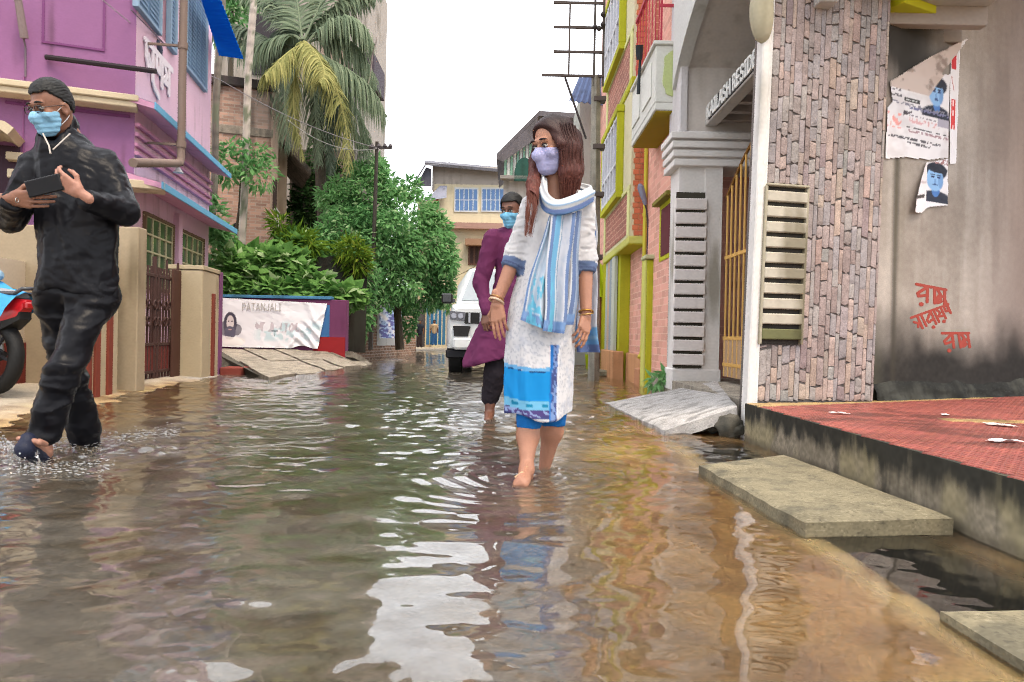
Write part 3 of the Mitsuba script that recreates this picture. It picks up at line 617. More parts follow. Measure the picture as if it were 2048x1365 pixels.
# lettering in bengali strokes, white with a dark shadow, below the shutters
sL, zL = sH(287, 82)
bn = [[(0, 0), (4.8, 0)], [(.2, 0), (.25, -.9), (.6, -1.5), (.9, -1.1), (.6, -.7)], [(1.3, 0), (1.35, -1.9)], [(1.9, -.1), (1.9, -.9), (2.5, -1.0), (2.5, 0)], [(2.9, 0), (2.95, -1.7)], [(3.3, 0), (3.3, -.2), (3.8, -.7), (3.3, -1.2), (4.2, -1.2)], [(4.2, 0), (4.25, -1.7)], [(1.35, -1.85), (1.6, -2.2), (2.4, -2.5)]]
def seg(lst, w, o, sc_, y0, fr, slope):
    g = unary_union([LineString(s).buffer(w / 2) for s in lst]); from shapely import affinity as af
    g = af.translate(af.affine_transform(g, [sc_, 0, slope * sc_, sc_ * .9, 0, 0]), *o); return M(fr).prism(g, 'y', y0, y0 - .02)
k = obj(ph + '__lettering', seg(bn, .36, (sL + .0, zL + .02), .27, -.012, fH, 0), 'm_matt', C(240, 232, 240)); tag(k, 'white raised house name in bengali letters')
# dark bracket pole sticking out past the corner
a = fP @ [-1.05, -.06, sP(178, 129)[1], 1]; b = P(312, 143, 10.1)
q = M(); q.tube([a[:3], b], .035, 8); tag(obj('sign_bracket', q, 'm_matt', C(40, 30, 34)), 'dark pole bracket sticking out past the purple wall corner', 'bracket')
# street light on the purple wall
s_, z_ = sP(52, 140)
q = M(fP); q.tube([(s_, -.03, z_ - .1), (s_, -.06, z_ + .28), (s_ - .02, -.16, z_ + .42)], .012, 6); k = thing('wall_lamp', 'small grey tube lamp on a thin arm on the purple wall', 'lamp')
obj(k + '__arm', q, 'm_matt', C(120, 104, 116)); q = M(fP); q.tube([(s_ - .0, -.14, z_ + .36), (s_ - .06, -.22, z_ + .80)], [.05, .045], 8); obj(k + '__shade', q, 'm_paint', C(150, 130, 130), .3, smooth=40)
q = M(fP); q.tube([(s_ - .062, -.222, z_ + .80), (s_ - .067, -.228, z_ + .83)], [.048, .042], 8); obj(k + '__cap', q, 'm_matt', C(220, 220, 216), smooth=40)
q = M(fP); q.tube([(s_ - .02, -.02, z_ - .1), (s_ - .01, -.02, 1.6)], .010, 5); obj(k + '__cable', q, 'm_matt', C(150, 90, 140))
# small lamp under the drain
s_, z_ = sH(335, 338)
q = M(fH); q.tube([(s_, -.16, z_ + .06), (s_, -.16, z_ + .02)], .012, 6); q.tube([(s_, -.16, z_ + .03), (s_, -.16, z_ - .04), (s_, -.16, z_ - .055)], [.02, .07, .085], 12)
q.tube([(s_, 0, z_ + .06), (s_, -.16, z_ + .06)], .008, 5); tag(obj('enamel_lamp', q, 'm_matt', C(210, 208, 210), smooth=40), 'white enamel lamp shade hanging under the drain pipe', 'lamp')
# porch canopy with a curved cream edge at far left
sA, zA = sP(0, 290); q = M(fP)
arc = [(sP(px, 290)[0], sP(px, py)[1]) for px, py in ((-60, 276), (-20, 275), (10, 275), (30, 279), (45, 290))]
q.prism(LineString(arc).buffer(.055, cap_style=2), 'y', -.75, -.0); obj(ph + '__porch_canopy', q, 'm_paint', CREAM, .6, smooth=30)
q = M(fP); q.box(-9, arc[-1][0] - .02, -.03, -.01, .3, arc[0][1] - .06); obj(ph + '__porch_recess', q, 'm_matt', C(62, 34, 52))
q = M(fP); sA, zA = sP(32, 318); q.box(sA - .08, sA + .25, -.2, -.03, zA - .05, zA + .05, .01); obj(ph + '__ledge', q, 'm_paint', CREAM, .3)

# ---------------- boundary wall of the pink house, with gate
bw = thing('boundary_wall', 'cream boundary wall with brown stripes beside the gate', 'wall')
BEI, BRN = C(205, 186, 156), C(142, 62, 48)
go, gu = np.array([-3.62, 6.6]), np.array([-.105, 1.0]); fG = frame((*go, 0), gu); gu = gu / np.hypot(*gu)
def sG(px, py): return onwall(px, py, go, gu)
sa, sb = 0.0, sG(236, 700)[0]
q = M(fG); q.box(sa, sb, 0, .22, -.2, 1.32, .012); obj(bw + '__near_wall', q, 'm_paint', BEI, .7, smooth=30)
for px in (175, 192, 217):
    s = sG(px, 700)[0]; q = M(fG); q.box(s - .05, s + .05, -.022, .006, -.15, 1.12, .004); obj(bw + '__stripe', q, 'm_paint', BRN, .4)
gn = np.array([-gu[1], gu[0]]) / np.hypot(*gu); gor = go + .30 * gn
sg0, sg1 = onwall(258, 600, gor, gu)[0], sG(405, 600)[0]
q = M(fG); q.box(sb - .02, sg0 - .01, .222, .44, -.2, 1.40, .012); q.box(sb - .04, sg0 + .0, .21, .45, 1.40, 1.45, .008); obj(bw + '__near_post', q, 'm_paint', C(190, 172, 146), .8, smooth=30)
sp1 = sG(438, 600)[0]
q = M(fG); q.box(sg1, sp1, .0, .42, -.2, 1.38, .014); q.box(sg1 - .012, sp1 + .012, -.012, .43, 1.385, 1.44, .006); obj(bw + '__far_post', q, 'm_paint', BEI, .9, smooth=30)
s = sG(424, 700)[0]; q = M(fG); q.box(s - .06, s + .06, -.022, .006, -.1, 1.1, .004); obj(bw + '__stripe', q, 'm_paint', BRN, .4)
q = M(fG); q.box(sp1 + .0125, sp1 + .16, -.01, .4, -.1, 1.42, .006); obj(bw + '__purple_edge', q, 'm_paint', C(134, 80, 124), .4)
q = M(fG); q.box(sp1 + .02, sp1 + .5, -.30, -.02, -.1, .10, .012); obj(bw + '__step', q, 'm_paint', C(140, 66, 52), .6, smooth=30)
q = M(); q.box(-9.5, -3.63, 6.9 + .6, 6.9 + .78, 0, 1.6, .01); q.box(-4.25, -4.02, 7.38, 7.52, 0, 1.5, .01); obj(bw + '__back_wall', q, 'm_paint', C(188, 170, 142), .9, smooth=30)
# gate
gk = thing('courtyard_gate', 'dark brown double leaf iron gate with scrollwork in the cream boundary wall', 'gate')
GB = C(74, 46, 40)
yg = .30
nb = 15; ztop = 1.34
for k in range(nb + 1):
    s = sg0 + .03 + (sg1 - sg0 - .06) * k / nb; mid = k in (7, 8)
    q = M(fG); q.tube([(s, yg, .04), (s, yg, ztop + (.12 if k % 4 == 3 else 0))], .014 if not mid else .026, 6); obj(gk + '__bar', q, 'm_matt', GB)
for z in (.10, .42, .74, 1.22):
    q = M(fG); q.box(sg0, sg1, yg - .016, yg + .016, z, z + .035, .003); obj(gk + '__rail', q, 'm_matt', GB) if z != .74 else None
q = M(fG); q.box(sg0 + .02, sg1 - .02, yg - .004, yg + .004, .10, .42); obj(gk + '__kick_plate', q, 'm_paint', C(120, 50, 44), .4)
for k in range(5):
    s = sg0 + .12 + (sg1 - sg0 - .24) * k / 4; q = M(fG)
    for a in (-1, 1):
        for b in (-1, 1):
            th = np.linspace(0, 2.2 * math.pi, 18); rr = .075 * (1 - th / 9.5)
            q.tube([(s + a * .06 + a * r_ * math.cos(t), yg - .02, .80 + b * .085 + b * r_ * math.sin(t)) for r_, t in zip(rr, th)], .011, 5)
    obj(gk + '__scroll', q, 'm_matt', GB, smooth=60)
q = M(fG); q.box(sg1 - .34, sg1 - .04, yg - .05, yg - .02, .0, 1.36, .008); obj(gk + '__folded_leaf', q, 'm_paint', C(92, 58, 48), .3)
# inner court wall seen through the gate
cw = thing('court_wall', 'pale inner court wall with a red base seen through the gate bars', 'wall')
q = M(fG); q.box(sg0 - 2.5, sg1 + .6, 1.0, 1.05, .46, 1.24); obj(cw + '__wall', q, 'm_paint', C(222, 206, 184), .4)
q = M(fG); q.box(sg0 - 2.5, sg1 + .6, .98, 1.05, -.1, .46); obj(cw + '__base', q, 'm_paint', C(130, 52, 46), .4)

# ---------------- purple wall with the banner, concrete ramp in front
YB = 14.6
xa, xb = P(442, 600, YB)[0], P(694, 600, YB)[0]; zt = P(560, 598, YB)[2]; zb = P(560, 698, YB)[2]
bn_ = thing('purple_wall', 'low purple wall with a blue top edge and red base behind the banner', 'wall')
q = M(); q.box(xa, xb, YB, YB + .2, -.1, zt, .01); obj(bn_ + '__wall', q, 'm_paint', C(128, 66, 108), .4)
q = M(); q.box(xa, xb - .29, YB - .03, YB + .22, zt + .003, zt + .06, .008); obj(bn_ + '__coping', q, 'm_paint', C(86, 150, 196), .5)
q = M(); q.box(xb - .62, xb - .02, YB - .012, YB + .01, -.05, zb + .24); obj(bn_ + '__base', q, 'm_paint', C(170, 36, 40), .4)
q = M(); q.box(xb - .60, xb - .32, YB - .010, YB + .01, zb + .24, zt - .1); obj(bn_ + '__blue_panel', q, 'm_paint', C(70, 128, 186), .4)
# the banner: a creased white sheet with print
n, h = 110, 44
u, w = np.meshgrid(np.linspace(0, 1, n), np.linspace(0, 1, h))
xr = xb - .36 - .16 * (1 - w); X = xa + .01 + u * (xr - xa - .01)
Zt = zt - .005 - .07 * u; Zb = zb + .015 + .05 * np.sin(u * math.pi) * 0 + .05 * sstep(.72, .82, u) * sstep(.97, .86, u)
Z = Zb + (Zt - Zb) * w
cr = np.abs(((u - 1) * .8 + (1 - w) * .35) * 9 % 1 - .5)
D = YB - .05 - .03 * (meshkit.fbm(np.stack([u * 7 + w * 3, w * 5, 0 * u], -1), 3, 7) - .3) - .045 * np.maximum(0, 1 - np.hypot(u - .88, (w - .25) * .5) * 5) * np.sin((u * 2 + w) * 26) - .02 * np.exp(-((u * .9 - w * .35 - .62) / .02) ** 2) - .02 * np.exp(-((u * .9 + w * .25 - .98) / .03) ** 2)
v = np.stack([X, D, Z], -1).reshape(-1, 3); i = np.arange(n * h).reshape(h, n)
def ban_print(u, w):
    c = np.ones(u.shape + (3,)) * C(226, 226, 232)
    def lay(m, col, a=1.0):
        m = np.clip(m, 0, 1)[..., None] * a; c[:] = c * (1 - m) + np.asarray(col) * m
    asp = 2.3
    def ell(cx, cy, rx, ry, soft=.1): return 1 - np.clip((np.hypot((u - cx) / rx, (w - cy) / ry) - 1) / soft + .5, 0, 1)
    nz = meshkit.fbm(np.stack([u * 14, w * 6, 0 * u], -1), 3, 3)
    lay(sstep(.48, .6, nz) * sstep(.3, .45, u) * sstep(.62, .5, w) * sstep(.1, .2, w), C(176, 206, 214), .7)
    lay((np.abs(w - .44) < .1) * (u > .33) * (u < .78) * (meshkit.noise(np.stack([u * 60, w * 9, 0 * u], -1), 2) > .58), C(160, 140, 150), .55)
    lay(ell(.10, .47, .065, .25), C(70, 66, 80)); lay(ell(.05, .38, .05, .15), C(80, 76, 90), .8); lay(ell(.165, .36, .05, .12), C(80, 76, 90), .8)
    lay(ell(.10, .50, .036, .15), C(206, 196, 196)); lay(ell(.10, .29, .055, .14), C(92, 90, 108)); lay(ell(.10, .36, .02, .014), C(180, 150, 150))
    lay(ell(.085, .53, .009, .013), C(90, 84, 96)); lay(ell(.116, .53, .009, .013), C(90, 84, 96))
    lay(ell(.06, .12, .10, .1) + ell(.16, .12, .1, .09), C(236, 232, 228), .8)
    lay(ell(.54, .36, .035, .02), C(100, 120, 130), .8); lay((np.abs(u - .545) < .004) * (np.abs(w - .31) < .06), C(100, 120, 130), .7)
    return c
bk = thing('banner', 'creased white advertising banner with a bearded portrait hung on the purple wall', 'banner')
n2, h2 = 330, 132
# finer sheet for the print
from scipy.ndimage import zoom as _zoom
V3 = np.stack([_zoom(v[:, k].reshape(h, n), (h2 / h, n2 / n), order=1) for k in range(3)], -1).reshape(-1, 3)
u2, w2 = np.meshgrid(np.linspace(0, 1, n2), np.linspace(0, 1, h2)); i2 = np.arange(n2 * h2).reshape(h2, n2)
obj(bk + '__sheet', (V3, np.vstack([i2[:-1, :-1].ravel(), i2[:-1, 1:].ravel(), i2[1:, 1:].ravel(), i2[1:, :-1].ravel()]).T), 'm_vcol', smooth=True, color=ban_print(u2, w2).reshape(-1, 3))
lm = meshkit.text_mesh('PATANJALI', .16, .006); lv = np.array(lm.vertices); lv[:, 0] *= .74 / lv[:, 0].max()
obj(bk + '__print', (np.stack([xa + .42 + lv[:, 0], YB - .075 - lv[:, 2], zt - .235 + lv[:, 1] * .9], 1), np.array(lm.faces)), 'm_matt', C(206, 200, 196)); tag(bk + '__print', 'faint printed capital lettering')
# ramp: broken concrete panels
rp = thing('concrete_ramp', 'cracked grey concrete ramp rising from the water to the banner wall', 'ramp')
A, B_ = np.array([P(440, 700, YB)[0] - .1, YB, zb]), np.array([xb + .15, YB, zb - .02])
Cc, Dd = G(535, 757, .02), G(748, 727, .01)
def rq(u, w): return (A * (1 - u) + B_ * u) * (1 - w) + (np.array([G(432, 735, .13)[0], G(432, 735, .13)[1], .13]) * (1 - u) + 0) * w * 0 + ((Cc * (1 - u) + Dd * u)) * w
nu = 5; ed = [0, .2, .42, .6, .8, 1]
for k in range(nu):
    u0, u1 = ed[k] + .006, ed[k + 1] - .006
    for w0, w1 in ((0, .55), (.555, 1.0)):
        top = [rq(u0, w0), rq(u1, w0), rq(u1, w1), rq(u0, w1)]; dz = .012 * ((k * 7 + int(w0 * 5)) % 3 - 1)
        m = 10; uu, ww = np.meshgrid(np.linspace(0, 1, m), np.linspace(0, 1, m))
        pt = ((1 - uu) * (1 - ww))[..., None] * top[0] + (uu * (1 - ww))[..., None] * top[1] + (uu * ww)[..., None] * top[2] + ((1 - uu) * ww)[..., None] * top[3]
        pt[..., 2] += .03 * (meshkit.fbm(pt * 3, 3, k) - .5) + dz; pt[..., :2] += (.12 * (meshkit.fbm(pt * 2.2, 2, 5) - .5))[..., None] * (w1 > .9) * ww[..., None]
        ii = np.arange(m * m).reshape(m, m); vv = pt.reshape(-1, 3); f = np.stack([ii[:-1, :-1], ii[1:, :-1], ii[1:, 1:], ii[:-1, 1:]], -1).reshape(-1, 4)
        ring = np.concatenate([ii[0, :], ii[1:, -1], ii[-1, -2::-1], ii[-2:0:-1, 0]]); lo = vv[ring] - [0, 0, .11]; j = np.arange(len(ring)); b = m * m
        q = M(); q.add(np.vstack([vv, lo]), f); q.add(np.vstack([vv, lo]), np.stack([ring, b + j, b + (j + 1) % len(ring), ring[(j + 1) % len(ring)]], 1))
        obj(rp + '__panel', q, 'm_concrete', C(164, 154, 142), .45, smooth=35)
q = M(); a, b, c = G(440, 728, .06), G(505, 757, .0), G(438, 740, .02)
q.add([P(440, 712, 12.2), G(520, 752, .03), G(505, 760, -.06), P(438, 745, 11.6), P(440, 700, YB), rq(.0, .2)], [[0, 1, 2], [0, 2, 3], [0, 4, 5], [0, 5, 1]]); obj(rp + '__broken_edge', q, 'm_concrete', C(90, 84, 76), .8)
# ------------------------------------------------------------------ right, farther: lime and orange house, power pole, sheds
LIME, LIMEL, ORG, PNK = C(204, 206, 40), C(226, 228, 120), C(226, 128, 88), C(238, 178, 158)
lh = thing('lime_house', 'orange and pink brick house with lime green trim and a white balcony', 'house')
def _brickpaint(p, n, uv):
    c = unpack(uv); w = dr.select(dr.abs(n.x) > .6, p.y, p.x); row = dr.floor(p.z / .085); a = w / .24 + .5 * (row - 2 * dr.floor(row / 2))
    fz = p.z / .085 - row; fa = a - dr.floor(a)
    j = dr.minimum(smoothstep(.0, .10, dr.minimum(fz, 1 - fz)), smoothstep(0, .04, dr.minimum(fa, 1 - fa)))
    t = cell_rand(dr.floor(a), row, 3)
    return mix(mi.Color3f(.70, .50, .36), c * (.84 + .3 * t), .25 + .75 * j) * (.92 + .16 * fbm(p.x * 3, p.y * 3, p.z * 3, 3))
scene['m_bricks'] = principled(mikit.proc(_brickpaint), roughness=.75, specular=.3)
xw, xb_, yn, yf = 1.775, 1.565, 10.5, 13.4
q = M(); q.box(xw, 6, 8.58, yf + 3, -.1, 9.0); obj(lh + '__wall', q, 'm_bricks', PNK)
# ground floor: lime wall, shutters, plinth
q = M(); q.box(xb_ + .06, xw - .004, 11.75, yf + 2, -.1, 1.95); obj(lh + '__lime_wall', q, 'm_paint', LIME, .3)
for k, (c_, xx) in enumerate(((C(216, 220, 206), .0), (C(170, 182, 190), .018), (C(220, 190, 170), .036), (C(200, 214, 210), .054))):
    q = M(); q.box(xb_ - .0 + .012 * k, xb_ + .05 + .004 * k, 12.0 + .36 * k, 12.34 + .36 * k, .42, 1.95, .004); obj(lh + '__shutter', q, 'm_paint', c_, .2)
for (a, b_, c_, d_, h) in ((xb_ - .05, xb_ + .11, 11.6, 13.2, .42), (xb_ + .155, xw - .01, 10.4, 11.7, .40)):
    q = M(); q.box(a, b_, c_, d_, -.1, h, .01); obj(lh + '__plinth', q, 'm_paint', C(224, 166, 122), .5, smooth=30)
q = M(); q.box(xw - .12, xw + .1, 10.1, 10.45, -.1, .22, .01); obj(lh + '__step', q, 'm_paint', C(210, 150, 110), .6, smooth=30)
# two bays one above the other: lime slab, brick panel in a cream frame, window box
for lv, z0 in enumerate((1.90, 4.05)):
    q = M(); q.box(xb_ - .02, xw + .1, yn - .04, yf + .05, z0, z0 + .10, .006); obj(lh + '__bay_slab', q, 'm_paint', LIMEL if lv == 0 else LIME, .2, smooth=30)
    q = M(); q.box(xb_ - .014, xw, yn - .03, yf, z0 - .012, z0 - .001); obj(lh + '__bay_soffit', q, 'm_paint', LIME, .2)
    q = M(); q.box(xb_, xw + .1, yn, yf, z0 + .10, z0 + 2.15); obj(lh + '__bay', q, 'm_paint', C(240, 232, 190), .2)
    # brick slips on the side that looks down the street
    for r in range(27):
        zz = z0 + .11 + r * .075
        for c_ in range(2):
            a = xb_ + .026 + (xw - xb_ - .03) * (c_ * .5 + (0 if r % 2 else .12)); b_ = min(xw - .004, a + (xw - xb_ - .03) * (.5 if c_ == 0 else .38))
            q = M(); q.box(a + .003, b_ - .003, yn - .014, yn - .001, zz, zz + .068, .002); obj(lh + '__brick_slip', q, 'm_matt', ORG * (0.9 + .2 * ((r * 5 + c_ * 3) % 7) / 7))
    q = M(); q.box(xb_ - .008, xb_ - .001, yn + .22, yf - .2, z0 + .16, z0 + .72); obj(lh + '__brick_panel', q, 'm_bricks', C(176, 116, 100))
    q = M()
    for a in ((yn + .02, yn + .2, z0 + .1, z0 + .78), (yf - .18, yf, z0 + .1, z0 + .78)): q.box(xb_ - .02, xb_ - .001, a[0], a[1], a[2], a[3], .004)
    q.box(xb_ - .022, xb_ - .001, yn, yf, z0 + .74, z0 + .80, .004); obj(lh + '__panel_frame', q, 'm_paint', C(240, 238, 170), .2, smooth=30)
    # window box
    wy0, wy1, wz0, wz1 = yn + .75, yf - .1, z0 + .86, z0 + 2.0
    q = M(); q.box(xb_ - .10, xb_ - .001, wy0, wy1, wz0 - .1, wz0, .006); q.box(xb_ - .10, xb_ - .001, wy0, wy0 + .10, wz0, wz1, .006); q.box(xb_ - .10, xb_ - .001, wy1 - .1, wy1, wz0, wz1, .006); q.box(xb_ - .11, xb_ - .001, wy0 - .02, wy1, wz1, wz1 + .1, .006)
    wk = obj(lh + '__window', q, 'm_paint', LIME, .15, smooth=30)
    for k in range(5):
        y0 = wy0 + .12 + k * (wy1 - wy0 - .24) / 5; q = M(); q.quad((xb_ - .06, y0 + .02, wz0 + .03), (xb_ - .06, y0 + .36, wz0 + .03), (xb_ - .06, y0 + .36, wz1 - .03), (xb_ - .06, y0 + .02, wz1 - .03)); obj(wk + '__pane', q, 'm_matt', C(186, 192, 206))
    q = M()
    for k in range(6): y0 = wy0 + .12 + k * (wy1 - wy0 - .24) / 5; q.box(xb_ - .095, xb_ - .05, y0 - .03, y0 + .02, wz0, wz1, .004)
    for z_ in (wz0 + .02, wz0 + .42, wz1 - .06): q.box(xb_ - .092, xb_ - .052, wy0 + .1, wy1 - .1, z_, z_ + .045, .004)
    obj(wk + '__mullion', q, 'm_paint', C(244, 244, 246), .1)
# yellow corner pipe, window with lime reveal, street lamp
q = M(); xp, yp = 1.742, 10.36
q.tube([(xp, yp, 4.2), (xp, yp, .55), (xp - .01, yp - .02, .42), (xp - .05, yp - .05, .36)], .026, 8)
for z_ in (2.25, .95): q.tube([(xp, yp, z_), (xp, yp, z_ + .04)], .034, 8)
obj(lh + '__pipe', q, 'm_matt', C(222, 210, 70), smooth=40)
yw0, yw1 = 8.70, 9.35
q = M(); q.box(xw - .012, xw + .02, yw0 - .0, yw1 + .07, 1.55, 2.22); wk = obj(lh + '__side_window', q, 'm_paint', LIME, .2)
q = M(); q.box(xw - .018, xw - .0125, yw0, yw1 - .05, 1.60, 2.16); obj(wk + '__pane', q, 'm_matt', C(104, 40, 52))
q = M(); q.box(xw - .10, xw - .002, yw0 - .1, yw1 + .12, 2.22, 2.27, .006); obj(wk + '__hood', q, 'm_paint', C(150, 140, 60), .6)
# balcony
xc, yc, yc2, zb_, zt_ = 1.45, 8.15, 9.75, 3.10, 3.70
q = M(); q.box(xc, 2.4, yc, yc + .10, zb_, zt_, .008); q.box(xc, xc + .10, yc + .10, yc2, zb_, zt_, .008); q.box(xc - .03, 2.4, yc - .03, yc2, zt_, zt_ + .04, .006); q.box(xc, 2.4, yc, yc2, zb_ - .08, zb_ - .002, .008)
bk = obj(lh + '__balcony', q, 'm_paint', C(236, 236, 226), .25, smooth=30); tag(bk, 'white balcony with a pale green panel and olive underside')
q = M(); q.box(xc + .02, 2.38, yc + .02, yc2, zb_ - .092, zb_ - .081); obj(bk + '__soffit', q, 'm_paint', C(176, 156, 30), .15)
th = np.linspace(0, 2 * math.pi, 60); pl = Polygon([(xc + .30 + .22 * math.copysign(abs(math.cos(t)) ** .5, math.cos(t)) + .008 * math.sin(9 * t), (zb_ + zt_) / 2 + .245 * math.copysign(abs(math.sin(t)) ** .55, math.sin(t))) for t in th])
q = M(); q.prism(pl, 'y', yc - .018, yc - .001); obj(bk + '__green_panel', q, 'm_paint', C(202, 218, 150), .1)
for k in range(2):
    y0 = yc + .22 + k * .75; q = M(); q.box(xc - .014, xc - .001, y0, y0 + .55, zb_ + .12, zt_ - .1, .004); obj(bk + '__side_panel', q, 'm_paint', C(244, 242, 236), .2)
RD = C(196, 66, 80)
for k in range(8):
    y0 = yc + .05 + k * .21; q = M(); q.box(xc + .03, xc + .042, y0, y0 + .013, zt_ + .04, zt_ + .86); obj(bk + '__baluster', q, 'm_matt', RD)
for k in range(6):
    x0 = xc + .05 + k * .16; q = M(); q.box(x0, x0 + .02, yc + .04, yc + .06, zt_ + .04, zt_ + .86); obj(bk + '__baluster', q, 'm_matt', C(120, 90, 84) if k else RD)
q = M(); q.box(xc + .02, xc + .06, yc + .03, yc2, zt_ + .86, zt_ + .90); q.box(xc + .02, 2.4, yc + .03, yc + .07, zt_ + .86, zt_ + .90); q.box(xc + .03, 2.4, yc + .04, yc + .06, zt_ + .42, zt_ + .45); obj(bk + '__handrail', q, 'm_matt', RD)
q = M(); q.box(1.95, 2.16, 9.2, 9.4, 3.7, 6.4, .01); obj(lh + '__column', q, 'm_paint', C(220, 218, 190), .3, smooth=30)
q = M(); q.box(xw - .05, 2.6, 9.76, 10.4, 3.7, 9); obj(lh + '__upper_wall', q, 'm_bricks', C(190, 120, 96))
q = M(); q.tube([(xc - .06, yc + .75, 3.42), (xc - .05, yc + .75, 3.75), (xc - .04, yc + .72, 3.9)], [.02, .015, .012], 8); q.tube([(xc - .06, yc + .72, 3.80), (xc - .07, yc + .68, 3.95)], [.035, .045], 8); tag(obj('balcony_lamp', q, 'm_matt', C(44, 46, 52), smooth=40), 'dark lamp fitted on the balcony rail of the lime house', 'lamp')
# lime gate post with a lattice gate
gp = thing('lime_gatepost', 'lime green gate post with a white cap and rusty lattice', 'gate post')
q = M(); q.box(1.70, 1.93, 9.84, 10.0, -.1, 1.62, .01); obj(gp + '__post', q, 'm_paint', LIME, .8, smooth=30)
q = M(); q.box(1.675, 1.70, 9.86, 10.1, -.1, 1.62, .006); obj(gp + '__pale_edge', q, 'm_paint', LIMEL, .6, smooth=30)
q = M(); q.box(1.66, 2.0, 9.78, 10.12, 1.625, 1.68, .012); obj(gp + '__cap', q, 'm_paint', C(214, 216, 170), .9, smooth=30)
RU = C(126, 76, 34)
q = M(); q.box(1.80, 1.93, 9.825, 9.838, .06, 1.36); obj(gp + '__recess', q, 'm_matt', C(60, 40, 20))
for k in range(4): q = M(); q.box(1.80 + k * .038, 1.812 + k * .038, 9.80, 9.82, .05, 1.38); obj(gp + '__lattice_bar', q, 'm_matt', RU)
for k in range(11): q = M(); q.box(1.795, 1.932, 9.79, 9.81, .08 + k * .12, .093 + k * .12); obj(gp + '__lattice_bar', q, 'm_matt', C(190, 150, 70))
q = M(); q.box(1.715, 1.77, 8.5, 8.57, -.05, 1.75, .01); obj(gp + '__grey_edge', q, 'm_concrete', C(160, 158, 150), .6)
# little street lamp arm on the pipe
sl = thing('street_lamp', 'small grey street lamp on a bent arm on the orange wall', 'lamp')
q = M(); q.tube([(xp + .03, yp - .06, 1.60), (xp + .03, yp - .08, 2.1), (xp - .0, yp - .12, 2.32), (xp - .03, yp - .15, 2.40)], .012, 6); obj(sl + '__arm', q, 'm_matt', C(84, 70, 74), smooth=40)
q = M(); q.tube([(xp - .02, yp - .15, 2.38), (xp - .05, yp - .18, 2.46), (xp - .10, yp - .2, 2.60), (xp - .115, yp - .21, 2.64)], [.025, .038, .045, .02], 8); obj(sl + '__head', q, 'm_matt', C(150, 156, 176), smooth=50)
q = M(); q.box(xp + .0, xp + .06, yp - .05, yp - .01, 1.32, 1.62, .005); obj(sl + '__meter_box', q, 'm_matt', C(196, 186, 186))

# concrete power pole with crossbars
YP = 11.2
pp = thing('power_pole', 'grey concrete power pole with steel crossbars behind the woman', 'pole')
xa, za = P(1190, 640, YP)[0], .0; xb2 = P(1192, 155, YP)[0]; zt2 = P(1192, 155, YP)[2]
q = M(); q.tube([(xa, YP, -.2), (xb2, YP, zt2 + .02)], [.085, .066], 4); obj(pp + '__shaft', q, 'm_concrete', C(166, 162, 150), .5)
for py in (205, 300, 395, 520):
    z_ = P(1190, py, YP)[2]; q = M(); q.box(xa - .085, xa + .085, YP - .085, YP + .085, z_, z_ + .07, .006); obj(pp + '__band', q, 'm_matt', C(90, 82, 76))
for px in (1187, 1205):
    a = P(px, 160, YP); b_ = P(px + (1 if px == 1187 else 2), -140, YP); q = M(); q.box(a[0] - .012, a[0] + .018, YP - .03, YP + .0, a[2] - .1, b_[2]); obj(pp + '__riser', q, 'm_matt', C(86, 78, 74))
for py, px0 in ((7, 1107), (56, 1107), (105, 1107), (152, 1083)):
    a, b_ = P(px0, py, YP), P(1207, py + 1, YP); q = M(); q.box(a[0], b_[0], YP - .045, YP - .012, a[2] - .016, a[2] + .016); obj(pp + '__crossbar', q, 'm_matt', C(84, 74, 72))
a, b_ = P(1140, 8, YP), P(1139, 152, YP); q = M(); q.box(a[0] - .012, a[0] + .012, YP - .05, YP - .025, b_[2], a[2]); obj(pp + '__strut', q, 'm_matt', C(84, 74, 72))
q = M(); q.tube([P(1130, 155, YP), P(1172, 278, YP + .1)], .016, 6); obj(pp + '__brace', q, 'm_matt', C(70, 64, 62))
for (px, py) in ((1190, 55), (1198, 58), (1206, 30), (1206, 50)):
    c_ = P(px, py, YP - .06); q = M(); q.tube([c_ - [0, 0, .03], c_, c_ + [0, 0, .04]], [.02, .04, .02], 8); obj(pp + '__insulator', q, 'm_matt', C(60, 56, 56), smooth=40)

# things beyond the lime house on the right
q = M(); a, b_, c_, d_ = P(1158, 155, 17), P(1216, 148, 17), P(1210, 210, 16), P(1138, 202, 16)
n = 26; u, w = np.meshgrid(np.linspace(0, 1, n), np.linspace(0, 1, 6)); pt = ((1 - u) * (1 - w))[..., None] * a + (u * (1 - w))[..., None] * b_ + (u * w)[..., None] * c_ + ((1 - u) * w)[..., None] * d_; pt[..., 2] += .02 * np.sin(u * 40)
i = np.arange(n * 6).reshape(6, n); f = np.stack([i[:-1, :-1], i[:-1, 1:], i[1:, 1:], i[1:, :-1]], -1).reshape(-1, 4); q.add(pt.reshape(-1, 3), f); q.add(pt.reshape(-1, 3) - [0, 0, .01], f[:, ::-1])
rk = thing('blue_roof_shed', 'small building with a blue corrugated sheet roof behind the power pole', 'building'); obj(rk + '__roof', q, 'm_paint', C(100, 122, 164), .4)
q = M(); a, b_ = P(1160, 200, 17.2), P(1290, 200, 17.2); q.box(a[0], b_[0], 17.2, 19, 0, a[2] + .1); obj(rk + '__wall', q, 'm_paint', C(206, 204, 196), .5)
tf = thing('tin_fence', 'rusty orange corrugated tin fence right of the woman', 'fence')
xa, xb2 = P(1183, 640, 14.2)[0], P(1228, 640, 14.2)[0]; zt2 = P(1200, 580, 14.2)[2]; zb2 = P(1200, 706, 14.2)[2]
n = 40
